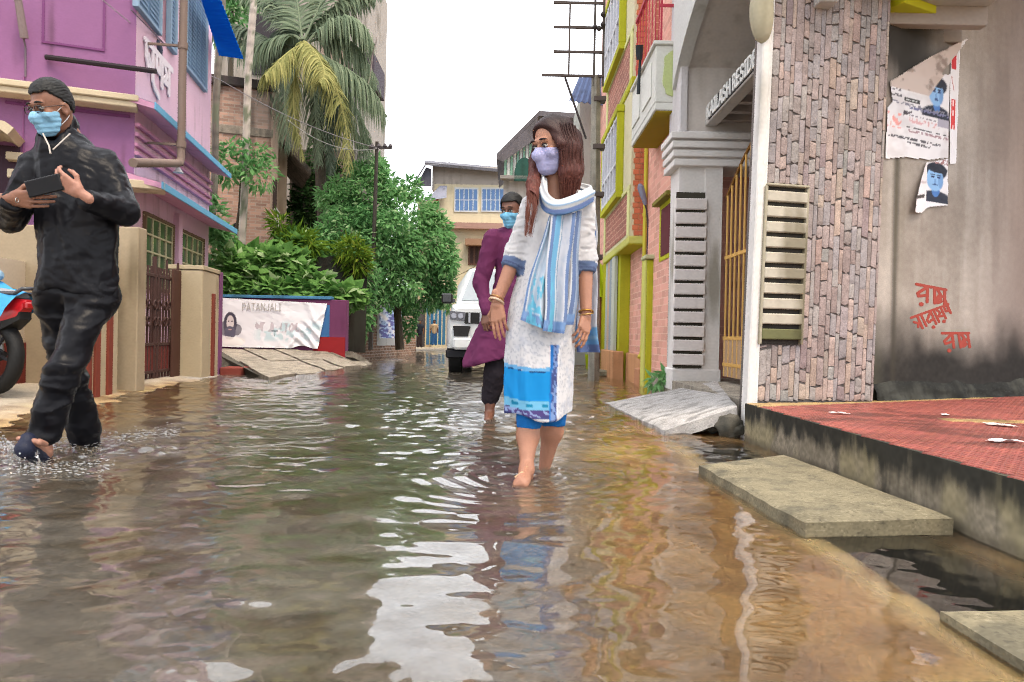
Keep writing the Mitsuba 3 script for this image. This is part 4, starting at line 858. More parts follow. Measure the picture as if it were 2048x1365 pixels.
for k in range(3):
    a, b_ = xa + (xb2 - xa) * k / 3, xa + (xb2 - xa) * (k + 1) / 3; xs_ = np.linspace(a + .004, b_ - .004, 30); v = np.array([[x, 14.2 + .012 * math.sin(x * 2 * math.pi / .07), z] for z in (zb2 - .3, zt2 + .02 * k) for x in xs_]); i = np.arange(60).reshape(2, 30)
    q = M(); q.add(v, np.stack([i[:-1, :-1], i[:-1, 1:], i[1:, 1:], i[1:, :-1]], -1).reshape(-1, 4)); obj(tf + '__sheet', q, 'm_paint', C(196, 122, 84), .9, smooth=True)
for k in range(3): x = xa + (xb2 - xa) * (k + .5) / 3; q = M(); q.box(x - .02, x + .02, 14.14, 14.18, zb2 - .3, zt2 + .04); obj(tf + '__post', q, 'm_matt', C(120, 72, 52))
q = M(); x0 = P(1190, 560, 14.0)[0]
n, h = 14, 16; u, w = np.meshgrid(np.linspace(0, 1, n), np.linspace(0, 1, h)); pt = np.stack([x0 - .06 + u * (.17 + .14 * w), 14.05 - .03 * np.sin(u * 14), P(1190, 527, 14)[2] - w * .55 - .1 * u * w], -1).reshape(-1, 3); i = np.arange(n * h).reshape(h, n)
q.add(pt, np.stack([i[:-1, :-1], i[:-1, 1:], i[1:, 1:], i[1:, :-1]], -1).reshape(-1, 4)); tag(obj('lime_cloth', q, 'm_cloth', C(212, 226, 40), smooth=True), 'bright lime cloth hung out on the tin fence', 'cloth')
q = M(); a = G(1182, 731, 0); q.tube([(a[0], a[1], -.1), (a[0], a[1], .12), (a[0], a[1], .24)], [.11, .125, .14], 14); tag(obj('lime_tub', q, 'm_matt', C(206, 226, 20), smooth=40), 'lime plastic tub standing in the water by the tin fence', 'tub')
wh = thing('white_shed', 'white rendered wall with a grey ledge behind the lime cloth', 'building')
xa, xb2 = P(1196, 500, 16.4)[0], P(1262, 500, 16.4)[0]; q = M(); q.box(xa, xb2, 16.4, 17, -.1, P(1200, 480, 16.4)[2]); obj(wh + '__wall', q, 'm_paint', C(230, 230, 226), .2)
q = M(); z_ = P(1200, 532, 16.4)[2]; q.box(xa, xb2, 16.3, 16.39, z_, z_ + .06); obj(wh + '__ledge', q, 'm_matt', C(150, 152, 150))
q = M(); x_ = P(1220, 560, 16.35)[0]; q.box(x_ - .02, x_ + .03, 16.3, 16.39, 0, z_); obj(wh + '__post', q, 'm_matt', C(110, 104, 100))
slab('concrete_slab', [(P(1150, 745, 12.6)[0], 12.3, .02), (P(1225, 745, 12.6)[0], 12.3, .12), (P(1228, 730, 14)[0], 14, .14), (P(1190, 735, 14)[0], 14, .03)], .07, 'small distant broken slab by the lime tub, right of the woman', 9)
# ------------------------------------------------------------------ background houses, poles and wires
def _oldbrick(p, n, uv):
    c = unpack(uv); w = dr.select(dr.abs(n.x) > .6, p.y, p.x); row = dr.floor(p.z / .075); a = w / .25 + .5 * (row - 2 * dr.floor(row / 2))
    fz = p.z / .075 - row; fa = a - dr.floor(a); t = cell_rand(dr.floor(a), row, 3); big = fbm(w * .8, p.z * .5, 0, 4); st = fbm(w * 5, p.z * .6, 2.0, 3)
    j = dr.minimum(smoothstep(.0, .2, dr.minimum(fz, 1 - fz)), smoothstep(0, .08, dr.minimum(fa, 1 - fa)))
    b = c * (.66 + .65 * t); b = mix(b, mi.Color3f(.42, .36, .30), smoothstep(.5, .75, big) * .55)
    b = mix(mi.Color3f(.36, .33, .29), b, .25 + .75 * j)
    return mix(b, mi.Color3f(.05, .05, .042), smoothstep(.5, .75, st * .6 + .4 * big) * uv.y)
scene['m_oldbrick'] = {'type': 'twosided', 'bsdf': {'type': 'principled', 'base_color': mikit.proc(_oldbrick), 'roughness': .85, 'specular': .2}}
Y1 = 19.0
bh = thing('brick_house', 'unplastered old brick house with concrete slabs behind the palm trunks', 'house')
p0, p1 = P(405, 160, Y1), P(546, 165, Y1 + .6)
u1 = (p1 - p0)[:2]; fB = frame((p0[0], p0[1], 0), u1); L1 = np.hypot(*u1); H1 = P(480, 168, Y1)[2]
q = M(fB); q.box(-2, L1, 0, 3.2, -.2, H1); obj(bh + '__wall', q, 'm_oldbrick', C(190, 152, 134), .6)
q = M(fB); q.box(-2, L1 + .12, -.15, 3.4, H1 + .001, H1 + .22, .02); obj(bh + '__roof_slab', q, 'm_concrete', C(78, 72, 68), .8, smooth=30)
zb = P(480, 255, Y1)[2]; q = M(fB); q.box(-2, L1 + .02, -.03, .0, zb - .1, zb + .1, .005); obj(bh + '__band', q, 'm_concrete', C(170, 158, 146), .5)
q = M(fB); q.box(L1 - .02, L1 + .16, -.02, .4, -.2, H1, .01); obj(bh + '__corner_column', q, 'm_paint', C(200, 176, 158), .7, smooth=30)
# side wall towards the street and a sagging sunshade
zs = P(560, 262, Y1)[2]
q = M(fB); q.add([[L1 + .16, .1, zs], [L1 + .98, .0, zs - .85], [L1 + .98, 2.6, zs - .85], [L1 + .16, 2.6, zs]] + [[L1 + .16, .1, zs + .13], [L1 + .98, .0, zs - .72], [L1 + .98, 2.6, zs - .72], [L1 + .16, 2.6, zs + .13]], [[0, 3, 2], [0, 2, 1], [4, 5, 6], [4, 6, 7], [0, 1, 5], [0, 5, 4], [1, 2, 6], [1, 6, 5], [2, 3, 7], [2, 7, 6]]); obj(bh + '__sunshade', q, 'm_concrete', C(120, 112, 102), .7)
q = M(fB); q.box(L1 + .16, L1 + .42, .45, 3.0, -.2, H1 - .1); obj(bh + '__side_wall', q, 'm_paint', C(206, 180, 158), .6)
z0, z1 = P(555, 430, Y1)[2], P(555, 350, Y1)[2]; q = M(fB); q.box(L1 + .40, L1 + .43, .8, 1.6, z0, z1); q.box(L1 + .04, L1 + .14, -.04, -.02, z0 + .2, z1); obj(bh + '__window', q, 'm_matt', C(70, 56, 50))
s0, z0 = P(468, 452, Y1)[0] - p0[0], P(468, 452, Y1)[2]; q = M(fB); th = np.linspace(0, 2 * math.pi, 20); q.prism(Polygon([(s0 + .11 * math.cos(t), z0 + .11 * math.sin(t)) for t in th]), 'y', -.012, -.004); obj(bh + '__vent_hole', q, 'm_matt', C(24, 22, 22))
xq, zq0, zq1 = P(552, 470, Y1 - .3)[0], P(552, 500, Y1 - .3)[2], P(552, 424, Y1 - .3)[2]
q = M(); q.tube([(xq, Y1 - .2, zq0), (xq, Y1 - .2, zq1), (xq - .07, Y1 - .2, zq1 + .08)], .055, 8); obj(bh + '__drain_pipe', q, 'm_matt', C(196, 190, 184), smooth=40)
# tall stained concrete block behind
Y2 = 26.0
tb = thing('tall_block', 'tall stained grey concrete block behind the coconut palm', 'building')
a, b = P(430, 20, Y2), P(694, 20, Y2)
q = M(); q.box(a[0], b[0], Y2, Y2 + 8, -.2, 15); obj(tb + '__wall', q, 'm_paint', C(172, 162, 154), .8)
c = P(732, 60, Y2 + 4); q = M(); q.add([[b[0], Y2 + .01, zz] for zz in (0, P(700, 0, Y2)[2])] + [[c[0], Y2 + 4, zz] for zz in (0, P(745, 10, Y2 + 4)[2])], [[0, 2, 3], [0, 3, 1]]); obj(tb + '__side_wall', q, 'm_paint', C(160, 150, 146), .7)
for (x0, y0, x1, y1, col) in ((505, 30, 560, 150, C(60, 56, 58)), (690, 150, 722, 200, C(150, 146, 150)), (560, 130, 600, 330, C(84, 80, 80)), (640, 40, 690, 140, C(172, 150, 136))):
    a, b = P(x0, y1, Y2 - .02), P(x1, y0, Y2 - .02); q = M(); q.box(a[0], b[0], Y2 - .06, Y2 - .002, a[2], b[2]); obj(tb + '__wall_panel', q, 'm_paint', col, .8)
a, b = P(700, 166, Y2), P(750, 108, Y2); q = M(); q.box(a[0], b[0], Y2 - .1, Y2 + 2, a[2], b[2], .02); obj(tb + '__balcony', q, 'm_paint', C(74, 66, 76), .7)
a, b = P(703, 140, Y2), P(722, 112, Y2); q = M(); q.box(a[0], b[0], Y2 - .16, Y2 - .101, a[2], b[2]); obj(tb + '__balcony_panel', q, 'm_paint', C(150, 140, 130), .5)
a, b = P(590, 372, Y2 - 3), P(700, 330, Y2 - 3); q = M(); q.box(a[0], b[0], Y2 - 3.2, Y2 - .1, a[2], b[2], .02); obj(tb + '__lower_slab', q, 'm_paint', C(128, 110, 104), .9)
a, b = P(575, 500, Y2 - 3), P(706, 372, Y2 - 3); q = M(); q.box(a[0], b[0], Y2 - 2.9, Y2 - .2, 0, a[2] + 3.0); obj(tb + '__lower_wall', q, 'm_paint', C(104, 98, 92), 1.0)
# dark mossy wall top among the creepers and the brick wall with the poster
mw = thing('mossy_wall', 'dark mossy wall end showing above the creepers', 'wall')
Ym = 16.3; a, b = P(575, 570, Ym), P(735, 517, Ym)
n, h = 40, 14; u, w = np.meshgrid(np.linspace(0, 1, n), np.linspace(0, 1, h)); X = a[0] + (b[0] - a[0]) * u; Zt = P(600, 512, Ym)[2] - .03 * u + .05 * (meshkit.noise(np.stack([u * 9, 0 * u, 0 * u], -1), 1) - .5); Zb = 0 * u + .2
pt = np.stack([X, Ym - .05 * meshkit.fbm(np.stack([u * 16, w * 8, 0 * u], -1), 3, 4), Zb + (Zt - Zb) * w], -1); i = np.arange(n * h).reshape(h, n)
q = M(); q.add(pt.reshape(-1, 3), np.stack([i[:-1, :-1], i[:-1, 1:], i[1:, 1:], i[1:, :-1]], -1).reshape(-1, 4)); tp_ = pt[-1]; q.add(np.vstack([tp_, tp_ + [0, .4, 0]]), np.stack([np.arange(n - 1), np.arange(1, n), n + np.arange(1, n), n + np.arange(n - 1)], 1)); obj(mw + '__face', q, 'm_concrete', C(52, 46, 42), .9, smooth=True)
pw = thing('poster_wall', 'old brick roadside wall with a faded blue poster', 'wall')
pa, pb = G(700, 712, 0), G(835, 702, 0); pa = np.array([P(700, 700, 18.2)[0], 18.2]); pb = np.array([P(832, 700, 24)[0], 24.0]); fQ = frame((*pa, 0), pb - pa); LQ = np.hypot(*(pb - pa))
zt = P(760, 588, 20.5)[2]
q = M(fQ); q.box(0, LQ, 0, .25, -.2, zt); obj(pw + '__wall', q, 'm_oldbrick', C(140, 104, 84), .8)
q = M(fQ); q.box(-.3, .2, -.05, .3, -.2, zt + .25, .02); obj(pw + '__pier', q, 'm_oldbrick', C(120, 88, 70), .9)
s0, s1 = onwall(754, 640, pa, pb - pa)[0], onwall(806, 640, pa, pb - pa)[0]; z0, z1 = onwall(756, 692, pa, pb - pa)[1], onwall(758, 598, pa, pb - pa)[1]
q = M(fQ); q.box(s0, s1, -.014, -.002, z0, z1); obj(pw + '__render_patch', q, 'm_paint', C(206, 200, 196), .7)
n = 60; u, w = np.meshgrid(np.linspace(0, 1, n), np.linspace(0, 1, n)); nz = meshkit.noise(np.stack([u * 9, w * 22, 0 * u], -1), 3); nz2 = meshkit.fbm(np.stack([u * 5, w * 5, 0 * u], -1), 3, 5)
col = np.where((nz > .55)[..., None], C(96, 96, 150), np.where((nz2 > .5)[..., None], C(190, 196, 214), C(150, 170, 200))); col = np.where((nz2 > .66)[..., None], C(214, 206, 206), col)
ii = np.arange(n * n).reshape(n, n); v = np.stack([s0 + .15 + u * (s1 - s0 - .3), 0 * u - .018, z0 + .2 + w * (z1 - z0 - .35)], -1).reshape(-1, 3); q = M(fQ); q.add(v, np.stack([ii[:-1, :-1], ii[:-1, 1:], ii[1:, 1:], ii[1:, :-1]], -1).reshape(-1, 4)); obj(pw + '__poster', q, 'm_vcol', color=col.reshape(-1, 3), smooth=True); tag(pw + '__poster', 'faded blue and white printed poster')
# yellow house at the end of the street
Y3 = 34.0
yh = thing('yellow_house', 'pale yellow two storey house at the end of the street with blue windows', 'house')
def bx3(name, x0, y0, x1, y1, Yf, th, mat, col, d=.3, ch=0, sm=False, parent=None):
    a, b = P(x0, y1, Yf), P(x1, y0, Yf); q = M(); q.box(a[0], b[0], Yf, Yf + th, a[2], b[2], ch); return obj((parent or yh) + '__' + name, q, mat, col, d, smooth=sm)
bx3('wall', 862, 372, 1060, 720, Y3, 6, 'm_paint', C(250, 238, 206), .2)
bx3('upper_wall', 864, 336, 1060, 380, Y3 + .01, 6, 'm_paint', C(214, 206, 196), .6)
bx3('ledge', 876, 448, 1060, 456, Y3 - .35, .36, 'm_paint', C(206, 164, 150), .4)
for (x0, x1) in ((908, 957), (962, 1010)):
    k = bx3('window', x0, 376, x1, 424, Y3 - .05, .045, 'm_matt', C(226, 230, 236))
    for i in range(5):
        for j in range(2):
            w = (x1 - x0 - 4) / 5; a, b = P(x0 + 2 + w * i + .6, 379 + 22 * (j + 1) - 1.5, Y3 - .06), P(x0 + 2 + w * (i + 1) - .6, 379 + 22 * j, Y3 - .06); q = M(); q.quad((a[0], Y3 - .056, a[2]), (b[0], Y3 - .056, a[2]), (b[0], Y3 - .056, b[2]), (a[0], Y3 - .056, b[2])); obj(k + '__pane', q, 'm_matt', C(110, 150, 204))
k = bx3('window', 936, 490, 968, 530, Y3 - .06, .055, 'm_matt', C(120, 84, 70)); bx3('hood', 930, 478, 974, 490, Y3 - .5, .52, 'm_paint', C(190, 150, 120), .5)
for x0 in (940, 950, 959): bx3('pane', x0, 494, x0 + 7, 527, Y3 - .075, .012, 'm_matt', C(74, 54, 50), parent=k)
q = M(); A_ = [P(826, 372, Y3 - .8), P(850, 333, Y3 - .8), P(882, 328, Y3 - .8), P(1062, 352, Y3 - .8), P(1062, 345, Y3 + 5), P(838, 326, Y3 + 5)]
for s in ((P(826, 373, Y3 - .6), P(852, 331, Y3 - .6), P(852, 331, Y3 + 4), P(826, 373, Y3 + 4)), (P(850, 331, Y3 - .6), P(1064, 350, Y3 - .6), P(1064, 345, Y3 + 4), P(850, 326, Y3 + 4))):
    v = np.array(list(s)); q.add(np.vstack([v, v + [0, 0, .12]]), [[0, 1, 2, 3], [7, 6, 5, 4], [0, 4, 5, 1], [1, 5, 6, 2], [2, 6, 7, 3], [3, 7, 4, 0]])
obj(yh + '__roof', q, 'm_paint', C(112, 112, 122), .5)
q = M(); a, b = P(828, 372, Y3 - .5), P(862, 345, Y3 - .5); q.add([P(832, 373, Y3 - .3), P(862, 373, Y3 - .3), P(862, 338, Y3 - .3), P(852, 335, Y3 - .3)], [[0, 1, 2], [0, 2, 3]]); obj(yh + '__gable', q, 'm_paint', C(110, 112, 124), .4)
q = M(); q.add([P(850, 402, Y3 - .6), P(880, 372, Y3 - .1), P(894, 372, Y3 - .1), P(893, 396, Y3 - .6)], [[0, 1, 2], [0, 2, 3]]); obj(yh + '__lean_to_roof', q, 'm_paint', C(176, 184, 204), .4)
bx3('pipe', 871, 385, 876, 446, Y3 - .1, .09, 'm_matt', C(190, 120, 84))
bx3('side_wall', 830, 400, 872, 720, Y3 + .3, 5, 'm_paint', C(246, 226, 190), .3)
# green and white house with a grey gable roof
Y4 = 25.0
gh = thing('green_gable_house', 'house with green striped boards under a grey gable roof, behind the woman', 'house')
bx3('wall', 1000, 345, 1215, 720, Y4 + .5, 6, 'm_paint', C(222, 218, 212), .5, parent=gh)
q = M(); r0, r1, r2 = P(993, 318, Y4), P(1078, 232, Y4), P(1215, 240, Y4)
for (a, b) in ((r0, r1), (r1, r2)):
    v = np.array([a, b, b + [0, 5, 0], a + [0, 5, 0]]); q.add(np.vstack([v, v + [0, 0, .16]]), [[0, 1, 2, 3], [7, 6, 5, 4], [0, 4, 5, 1], [1, 5, 6, 2], [2, 6, 7, 3], [3, 7, 4, 0]])
a, b = P(993, 318, Y4 - .04), P(1075, 236, Y4 - .04); c = P(1075, 276, Y4 - .04); d = P(1006, 324, Y4 - .04); q.add([a, b, c, d], [[0, 3, 2], [0, 2, 1]]); obj(gh + '__roof', q, 'm_paint', C(112, 108, 110), .7)
for k in range(12):
    x0 = 1008 + k * 6.2; yt = max(246, 322 - (x0 - 1000) * .62); bx3('board', x0, yt, x0 + 5.6, 352, Y4 + .2, .05, 'm_paint', C(232, 236, 232) if k % 2 else C(150, 196, 172), .2, parent=gh)
a = P(1048, 362, Y4 + .1); q = M(); th = np.linspace(0, math.pi, 20); q.prism(Polygon([(a[0] + .32 * math.cos(t), a[2] + .75 * math.sin(t) ** .7) for t in th]), 'y', Y4 + .1, Y4 + .18); obj(gh + '__green_awning', q, 'm_paint', C(40, 92, 78), .4)
bx3('sill', 1000, 352, 1075, 357, Y4 + .1, .3, 'm_matt', C(150, 146, 140), parent=gh)
bx3('upper_panel', 1150, 250, 1172, 285, Y4 + .3, .1, 'm_paint', C(228, 226, 224), .3, parent=gh); bx3('upper_panel', 1172, 250, 1190, 300, Y4 + .3, .1, 'm_paint', C(110, 190, 150), .3, parent=gh)
bx3('lower_roof', 1120, 288, 1215, 330, Y4 - .6, .8, 'm_paint', C(104, 100, 98), .9, parent=gh)
# blue tin fence and what stands before it at the street end
bf = thing('blue_fence', 'bright blue tin fence at the end of the street', 'fence')
Y5 = 29.0
for k in range(5): x0 = 852 + k * 8; bx3('sheet', x0, 610, x0 + 7.5, 690, Y5 + .01 * (k % 2), .03, 'm_paint', C(70, 146, 200) if k % 2 else C(96, 164, 210), .3, parent=bf)
bx3('dark_door', 832, 600, 851, 694, Y5 + .1, .05, 'm_paint', C(110, 104, 104), .5, parent=bf); bx3('end_post', 892, 606, 900, 690, Y5 - .05, .1, 'm_paint', C(220, 216, 216), .2, parent=bf)

# slim pole with a crossarm by the big tree
sp = thing('thin_pole', 'slim dark power pole with a small crossarm beside the leafy tree', 'pole')
Y6 = 17.6; a, b = P(741, 700, Y6), P(754, 284, Y6); q = M(); q.tube([a, b], [.055, .04], 8); obj(sp + '__shaft', q, 'm_matt', C(64, 58, 54))
a, b = P(738, 296, Y6), P(784, 301, Y6); q = M(); q.box(a[0], b[0], Y6 - .05, Y6 - .01, a[2] - .03, a[2] + .03); obj(sp + '__crossarm', q, 'm_matt', C(72, 66, 62))
for px in (744, 758, 770, 781): c = P(px, 293, Y6 - .03); q = M(); q.tube([c - [0, 0, .05], c, c + [0, 0, .06]], [.02, .05, .02], 8); obj(sp + '__insulator', q, 'm_matt', C(90, 86, 90), smooth=40)
def wire(p, q_, sag, label, r=.009, col=C(60, 58, 60)):
    t = np.linspace(0, 1, 20)[:, None]; pt = p * (1 - t) + q_ * t; pt[:, 2] -= sag * 4 * (t * (1 - t))[:, 0]
    tag(obj('overhead_wire', M().tube(pt, r, 4), 'm_matt', col), label, 'wire')
wire(P(205, 0, 9.6), P(440, 160, 15.5), .1, 'pale thin wire sagging past the pink upper wall', .008, C(190, 180, 190))
wire(P(440, 160, 15.5), P(754, 296, 17.5), .15, 'thin wire running from the pink house to the slim pole', .008, C(150, 146, 150))
wire(P(575, 240, 17), P(754, 298, 17.5), .25, 'second thin wire in front of the drooping palm fronds', .008, C(170, 166, 166))
wire(P(754, 296, 17.6), P(1187, 105, 11.2), .9, 'long faint wire crossing the white sky above the road', .004, C(200, 200, 204))
wire(P(262, 20, 10.0), P(345, 105, 12.4), .0, 'grey cable under the blue shutters', .010, C(120, 110, 130))
wire(P(880, 560, 30), P(1010, 480, 28), .3, 'thin cable before the yellow house', .012, C(150, 130, 100))
# tall slender palm trunks
def trunk(pts, Y, r0, r1, label, cat='palm tree', name='areca_palm', col=(176, 168, 158), top=None):
    k = thing(name, label, cat); t = np.linspace(0, 1, 60); pp_ = np.array([P(x, y, Y) for x, y in pts]); ss = np.linspace(0, 1, len(pts))
    c = np.stack([np.interp(t, ss, pp_[:, j]) for j in range(3)], 1); c[:, 0] += .02 * np.sin(t * 9); n = 10
    r = (r0 + (r1 - r0) * t) * (1 + .05 * (np.sin(t * 60 * 2.1) > .8)); v, f = tube(c, r, n)
    z = v[:, 2]; ring = (np.sin(z * 26 + 2 * meshkit.noise(v * 3, 2)) > .55); nz = meshkit.fbm(v * [6, 6, 3], 3, 9)
    colr = C(*col) * (.75 + .5 * nz[:, None]); colr = np.where(ring[:, None], colr * .72, colr); colr = np.where((nz > .6)[:, None], C(110, 116, 96), colr)
    obj(k + '__trunk', (v, f), 'm_vcol', color=colr, smooth=True); return k
tr1 = trunk([(482, 505), (490, 320), (498, 160), (504, 40), (506, -30)], 16.8, .085, .075, 'tall pale slender palm trunk in front of the brick house')
tr2 = trunk([(424, 430), (430, 300), (438, 120), (445, -30)], 15.9, .075, .065, 'darker mottled palm trunk beside the pink house', col=(120, 114, 104))
trunk([(733, 180), (747, 110), (752, 75)], 18.5, .02, .012, 'bare thin stick standing up among the palm fronds', 'stick', 'bare_stick', (130, 120, 116))
# ------------------------------------------------------------------ foliage
rp_ = np.random.default_rng(77)
def leaves(cen, nrm, size, col, aspect=.5, droop=.3, r=rp_):
    """one folded leaf (4 triangles) at each centre"""
    n = len(cen); size = np.broadcast_to(size, (n,)) * r.uniform(.6, 1.35, n)
    d = nrm + r.normal(0, .55, (n, 3)); d[:, 2] -= droop; d /= np.linalg.norm(d, axis=1, keepdims=True)
    up = np.array([0, 0, 1.0]) + r.normal(0, .45, (n, 3)); s = np.cross(d, up); s /= np.linalg.norm(s, axis=1, keepdims=True) + 1e-9; k = np.cross(s, d)
    L, w = size[:, None], (size * aspect / 2)[:, None]
    v = np.stack([cen, cen + d * L * .42 + s * w - k * w * .35, cen + d * L * .5 + k * w * .12, cen + d * L * .42 - s * w - k * w * .35, cen + d * L - k * L * .18], 1).reshape(-1, 3)
    b = np.arange(n)[:, None] * 5; f = np.concatenate([b + [0, 1, 2], b + [1, 4, 2], b + [0, 2, 3], b + [2, 4, 3]])
    c = np.repeat(col, 5, 0); return v, f, c
def blobs(lst, dens, size, cols, aspect=.5, droop=.35, shell=.55, bump=0):
    """lst: (px, py, rx px, ry px, Y, depth radius)"""
    V, Fc, Cc, n0 = [], [], [], 0
    if bump:
        lst = list(lst)
        for (px, py, rx, ry, Y, rd) in list(lst):
            for k in range(bump):
                a = rp_.uniform(0, 6.28); s = rp_.uniform(.22, .42); lst.append((px + rx * .95 * math.cos(a), py + ry * .95 * math.sin(a), rx * s, ry * s, Y + rp_.uniform(-.8, .3) * rd, rd * s))
    for (px, py, rx, ry, Y, rd) in lst:
        c = P(px, py, Y); R = np.array([rx * Y / F, rd, ry * Y / F]); area = (R[0] * R[2] + R[0] * R[1] + R[1] * R[2]) * 4
        n = int(area * dens); u = rp_.normal(size=(n, 3)); u /= np.linalg.norm(u, axis=1, keepdims=True)
        u[:, 1] = np.where(rp_.random(n) < .6, -np.abs(u[:, 1]), u[:, 1])
        rad = shell + (1.06 - shell) * rp_.random(n) ** .6; p = c + u * R * rad[:, None] * (1 + .28 * (meshkit.fbm(u * 2.3 + c, 3, 5) - .5))[:, None]
        g = meshkit.fbm(p * 1.1, 3, 6); t = np.clip(.5 + 1.5 * (g - .5) + rp_.normal(0, .22, n), 0, 1)[:, None]
        col = cols[0] * (1 - t) + cols[1] * t; j = rp_.random(n) < .10; col[j] = cols[2]
        v, f, cc = leaves(p, u * [1, .8, .7], size, col, aspect, droop); V.append(v); Fc.append(f + n0); Cc.append(cc); n0 += len(v)
    return np.vstack(V), np.vstack(Fc), np.vstack(Cc)
G_MID = (np.array([.10, .25, .09]), np.array([.23, .46, .18]), np.array([.40, .56, .30]))
G_YEL = (np.array([.06, .13, .015]), np.array([.16, .26, .03]), np.array([.28, .34, .05]))
G_DRK = (np.array([.018, .045, .014]), np.array([.05, .11, .035]), np.array([.09, .17, .06]))
G_BLU = (np.array([.03, .085, .03]), np.array([.085, .185, .075]), np.array([.17, .27, .13]))
def plant(name, label, cat, part, lst, dens, size, cols, stem=None, **k):
    t = thing(name, label, cat); v, f, c = blobs(lst, dens, size, cols, **k); tag(obj(t + '__' + part, (v, f), 'm_leaf', color=c, smooth=False), None, kind='stuff')
    if stem:
        q = M()
        for (pts, Y, r) in stem: q.tube([P(x, y, Y) for x, y in pts], np.linspace(r, r * .35, len(pts)), 7)
        obj(t + '__trunk', q, 'm_matt', C(86, 74, 58), smooth=50)
    return t
# the big bright tree over the road
plant('leafy_tree', 'big bright green leafy tree leaning over the street', 'tree', 'crown',
    [(740, 400, 55, 60, 19.6, .9), (800, 440, 70, 70, 19.4, 1.1), (850, 500, 55, 70, 19.4, .9), (770, 500, 75, 60, 18.6, 1.0), (700, 470, 60, 50, 18.8, .8), (830, 570, 60, 50, 19.8, .8), (880, 560, 28, 50, 19.8, .5), (740, 350, 32, 30, 19.8, .5), (680, 410, 40, 40, 19.4, .6), (790, 560, 45, 50, 18.6, .6), (650, 490, 36, 32, 18.4, .6), (890, 500, 20, 40, 19.5, .4)],
    150, .165, G_MID, bump=7, stem=[([(800, 700), (795, 620), (780, 520), (760, 400)], 19.6, .12), ([(795, 620), (840, 560), (870, 500)], 19.6, .07), ([(785, 560), (720, 480), (690, 430)], 19.2, .06)], aspect=.42)
plant('hanging_creeper', 'bright creeper hanging down the end of the poster wall', 'creeper', 'leaves', [(810, 590, 18, 30, 20.6, .3), (818, 640, 14, 40, 20.4, .25), (735, 560, 24, 40, 17.0, .35), (725, 620, 22, 46, 17.0, .3), (715, 660, 16, 30, 17.0, .25)], 260, .13, G_MID, aspect=.6)
plant('creeper_mass', 'dense creeper with broad leaves spilling over the purple banner wall', 'creeper', 'leaves',
    [(490, 555, 50, 38, 15.6, .5), (560, 540, 60, 42, 15.8, .6), (620, 574, 54, 22, 15.4, .4), (690, 590, 36, 16, 15.3, .3), (500, 518, 40, 20, 16.2, .4), (590, 500, 38, 26, 16.4, .4), (460, 545, 18, 40, 15.4, .4), (470, 580, 26, 18, 15.1, .25), (560, 582, 70, 14, 15.1, .25), (650, 590, 50, 10, 15.1, .2)],
    210, .24, (np.array([.08, .20, .05]), np.array([.21, .40, .11]), np.array([.38, .50, .26])), aspect=.85, droop=.15)
plant('yellow_fern', 'yellow green fern tuft on the mossy wall beside the thin pole', 'fern', 'fronds', [(700, 500, 26, 18, 16.2, .25), (715, 520, 20, 24, 16.2, .2)], 330, .26, G_YEL, aspect=.16, droop=.1)
plant('yellow_fern', 'yellow green fern clump above the creepers in front of the brick house', 'fern', 'fronds', [(590, 478, 28, 16, 16.4, .25), (607, 492, 30, 14, 16.2, .25), (560, 450, 10, 16, 16.4, .2)], 330, .28, G_YEL, aspect=.16, droop=.1)
plant('small_tree', 'small airy green tree in front of the brick house', 'tree', 'crown', [(480, 320, 46, 34, 16.9, .6), (520, 350, 30, 28, 16.8, .5), (455, 340, 26, 30, 16.9, .4), (510, 310, 34, 22, 17.0, .4)], 75, .20, G_MID, stem=[([(470, 480), (478, 420), (482, 350), (490, 310)], 17.0, .035)], aspect=.36)
plant('roadside_shrub', 'loose green shrub between the pink house and the palm trunks', 'shrub', 'leaves', [(432, 440, 20, 40, 15.4, .4), (428, 500, 22, 40, 15.3, .4), (445, 470, 16, 26, 15.4, .3)], 150, .17, G_MID, stem=[([(425, 590), (430, 520), (428, 430)], 15.4, .03)], aspect=.5)
plant('background_tree', 'green tree top behind the blue awning', 'tree', 'crown', [(462, 20, 30, 36, 21.5, .8), (445, 60, 22, 26, 21.5, .6), (485, -10, 30, 24, 21.5, .8)], 120, .24, G_MID, aspect=.4, stem=[([(460, 200), (462, 100), (465, 20)], 21.6, .1)])
plant('ivy', 'dark ivy growing over the stained grey lower wall', 'creeper', 'leaves', [(640, 420, 46, 44, 22.4, .3), (610, 390, 26, 60, 22.4, .25), (590, 440, 14, 50, 22.4, .2), (680, 380, 26, 60, 22.3, .25), (640, 320, 26, 50, 22.6, .25)], 120, .17, G_DRK, aspect=.7)
plant('wall_weed', 'small green weed at the foot of the grey gate edge on the right', 'weed', 'leaves', [(1313, 763, 16, 9, 8.2, .09), (1325, 752, 9, 8, 8.2, .07)], 900, .11, G_MID, aspect=.4)
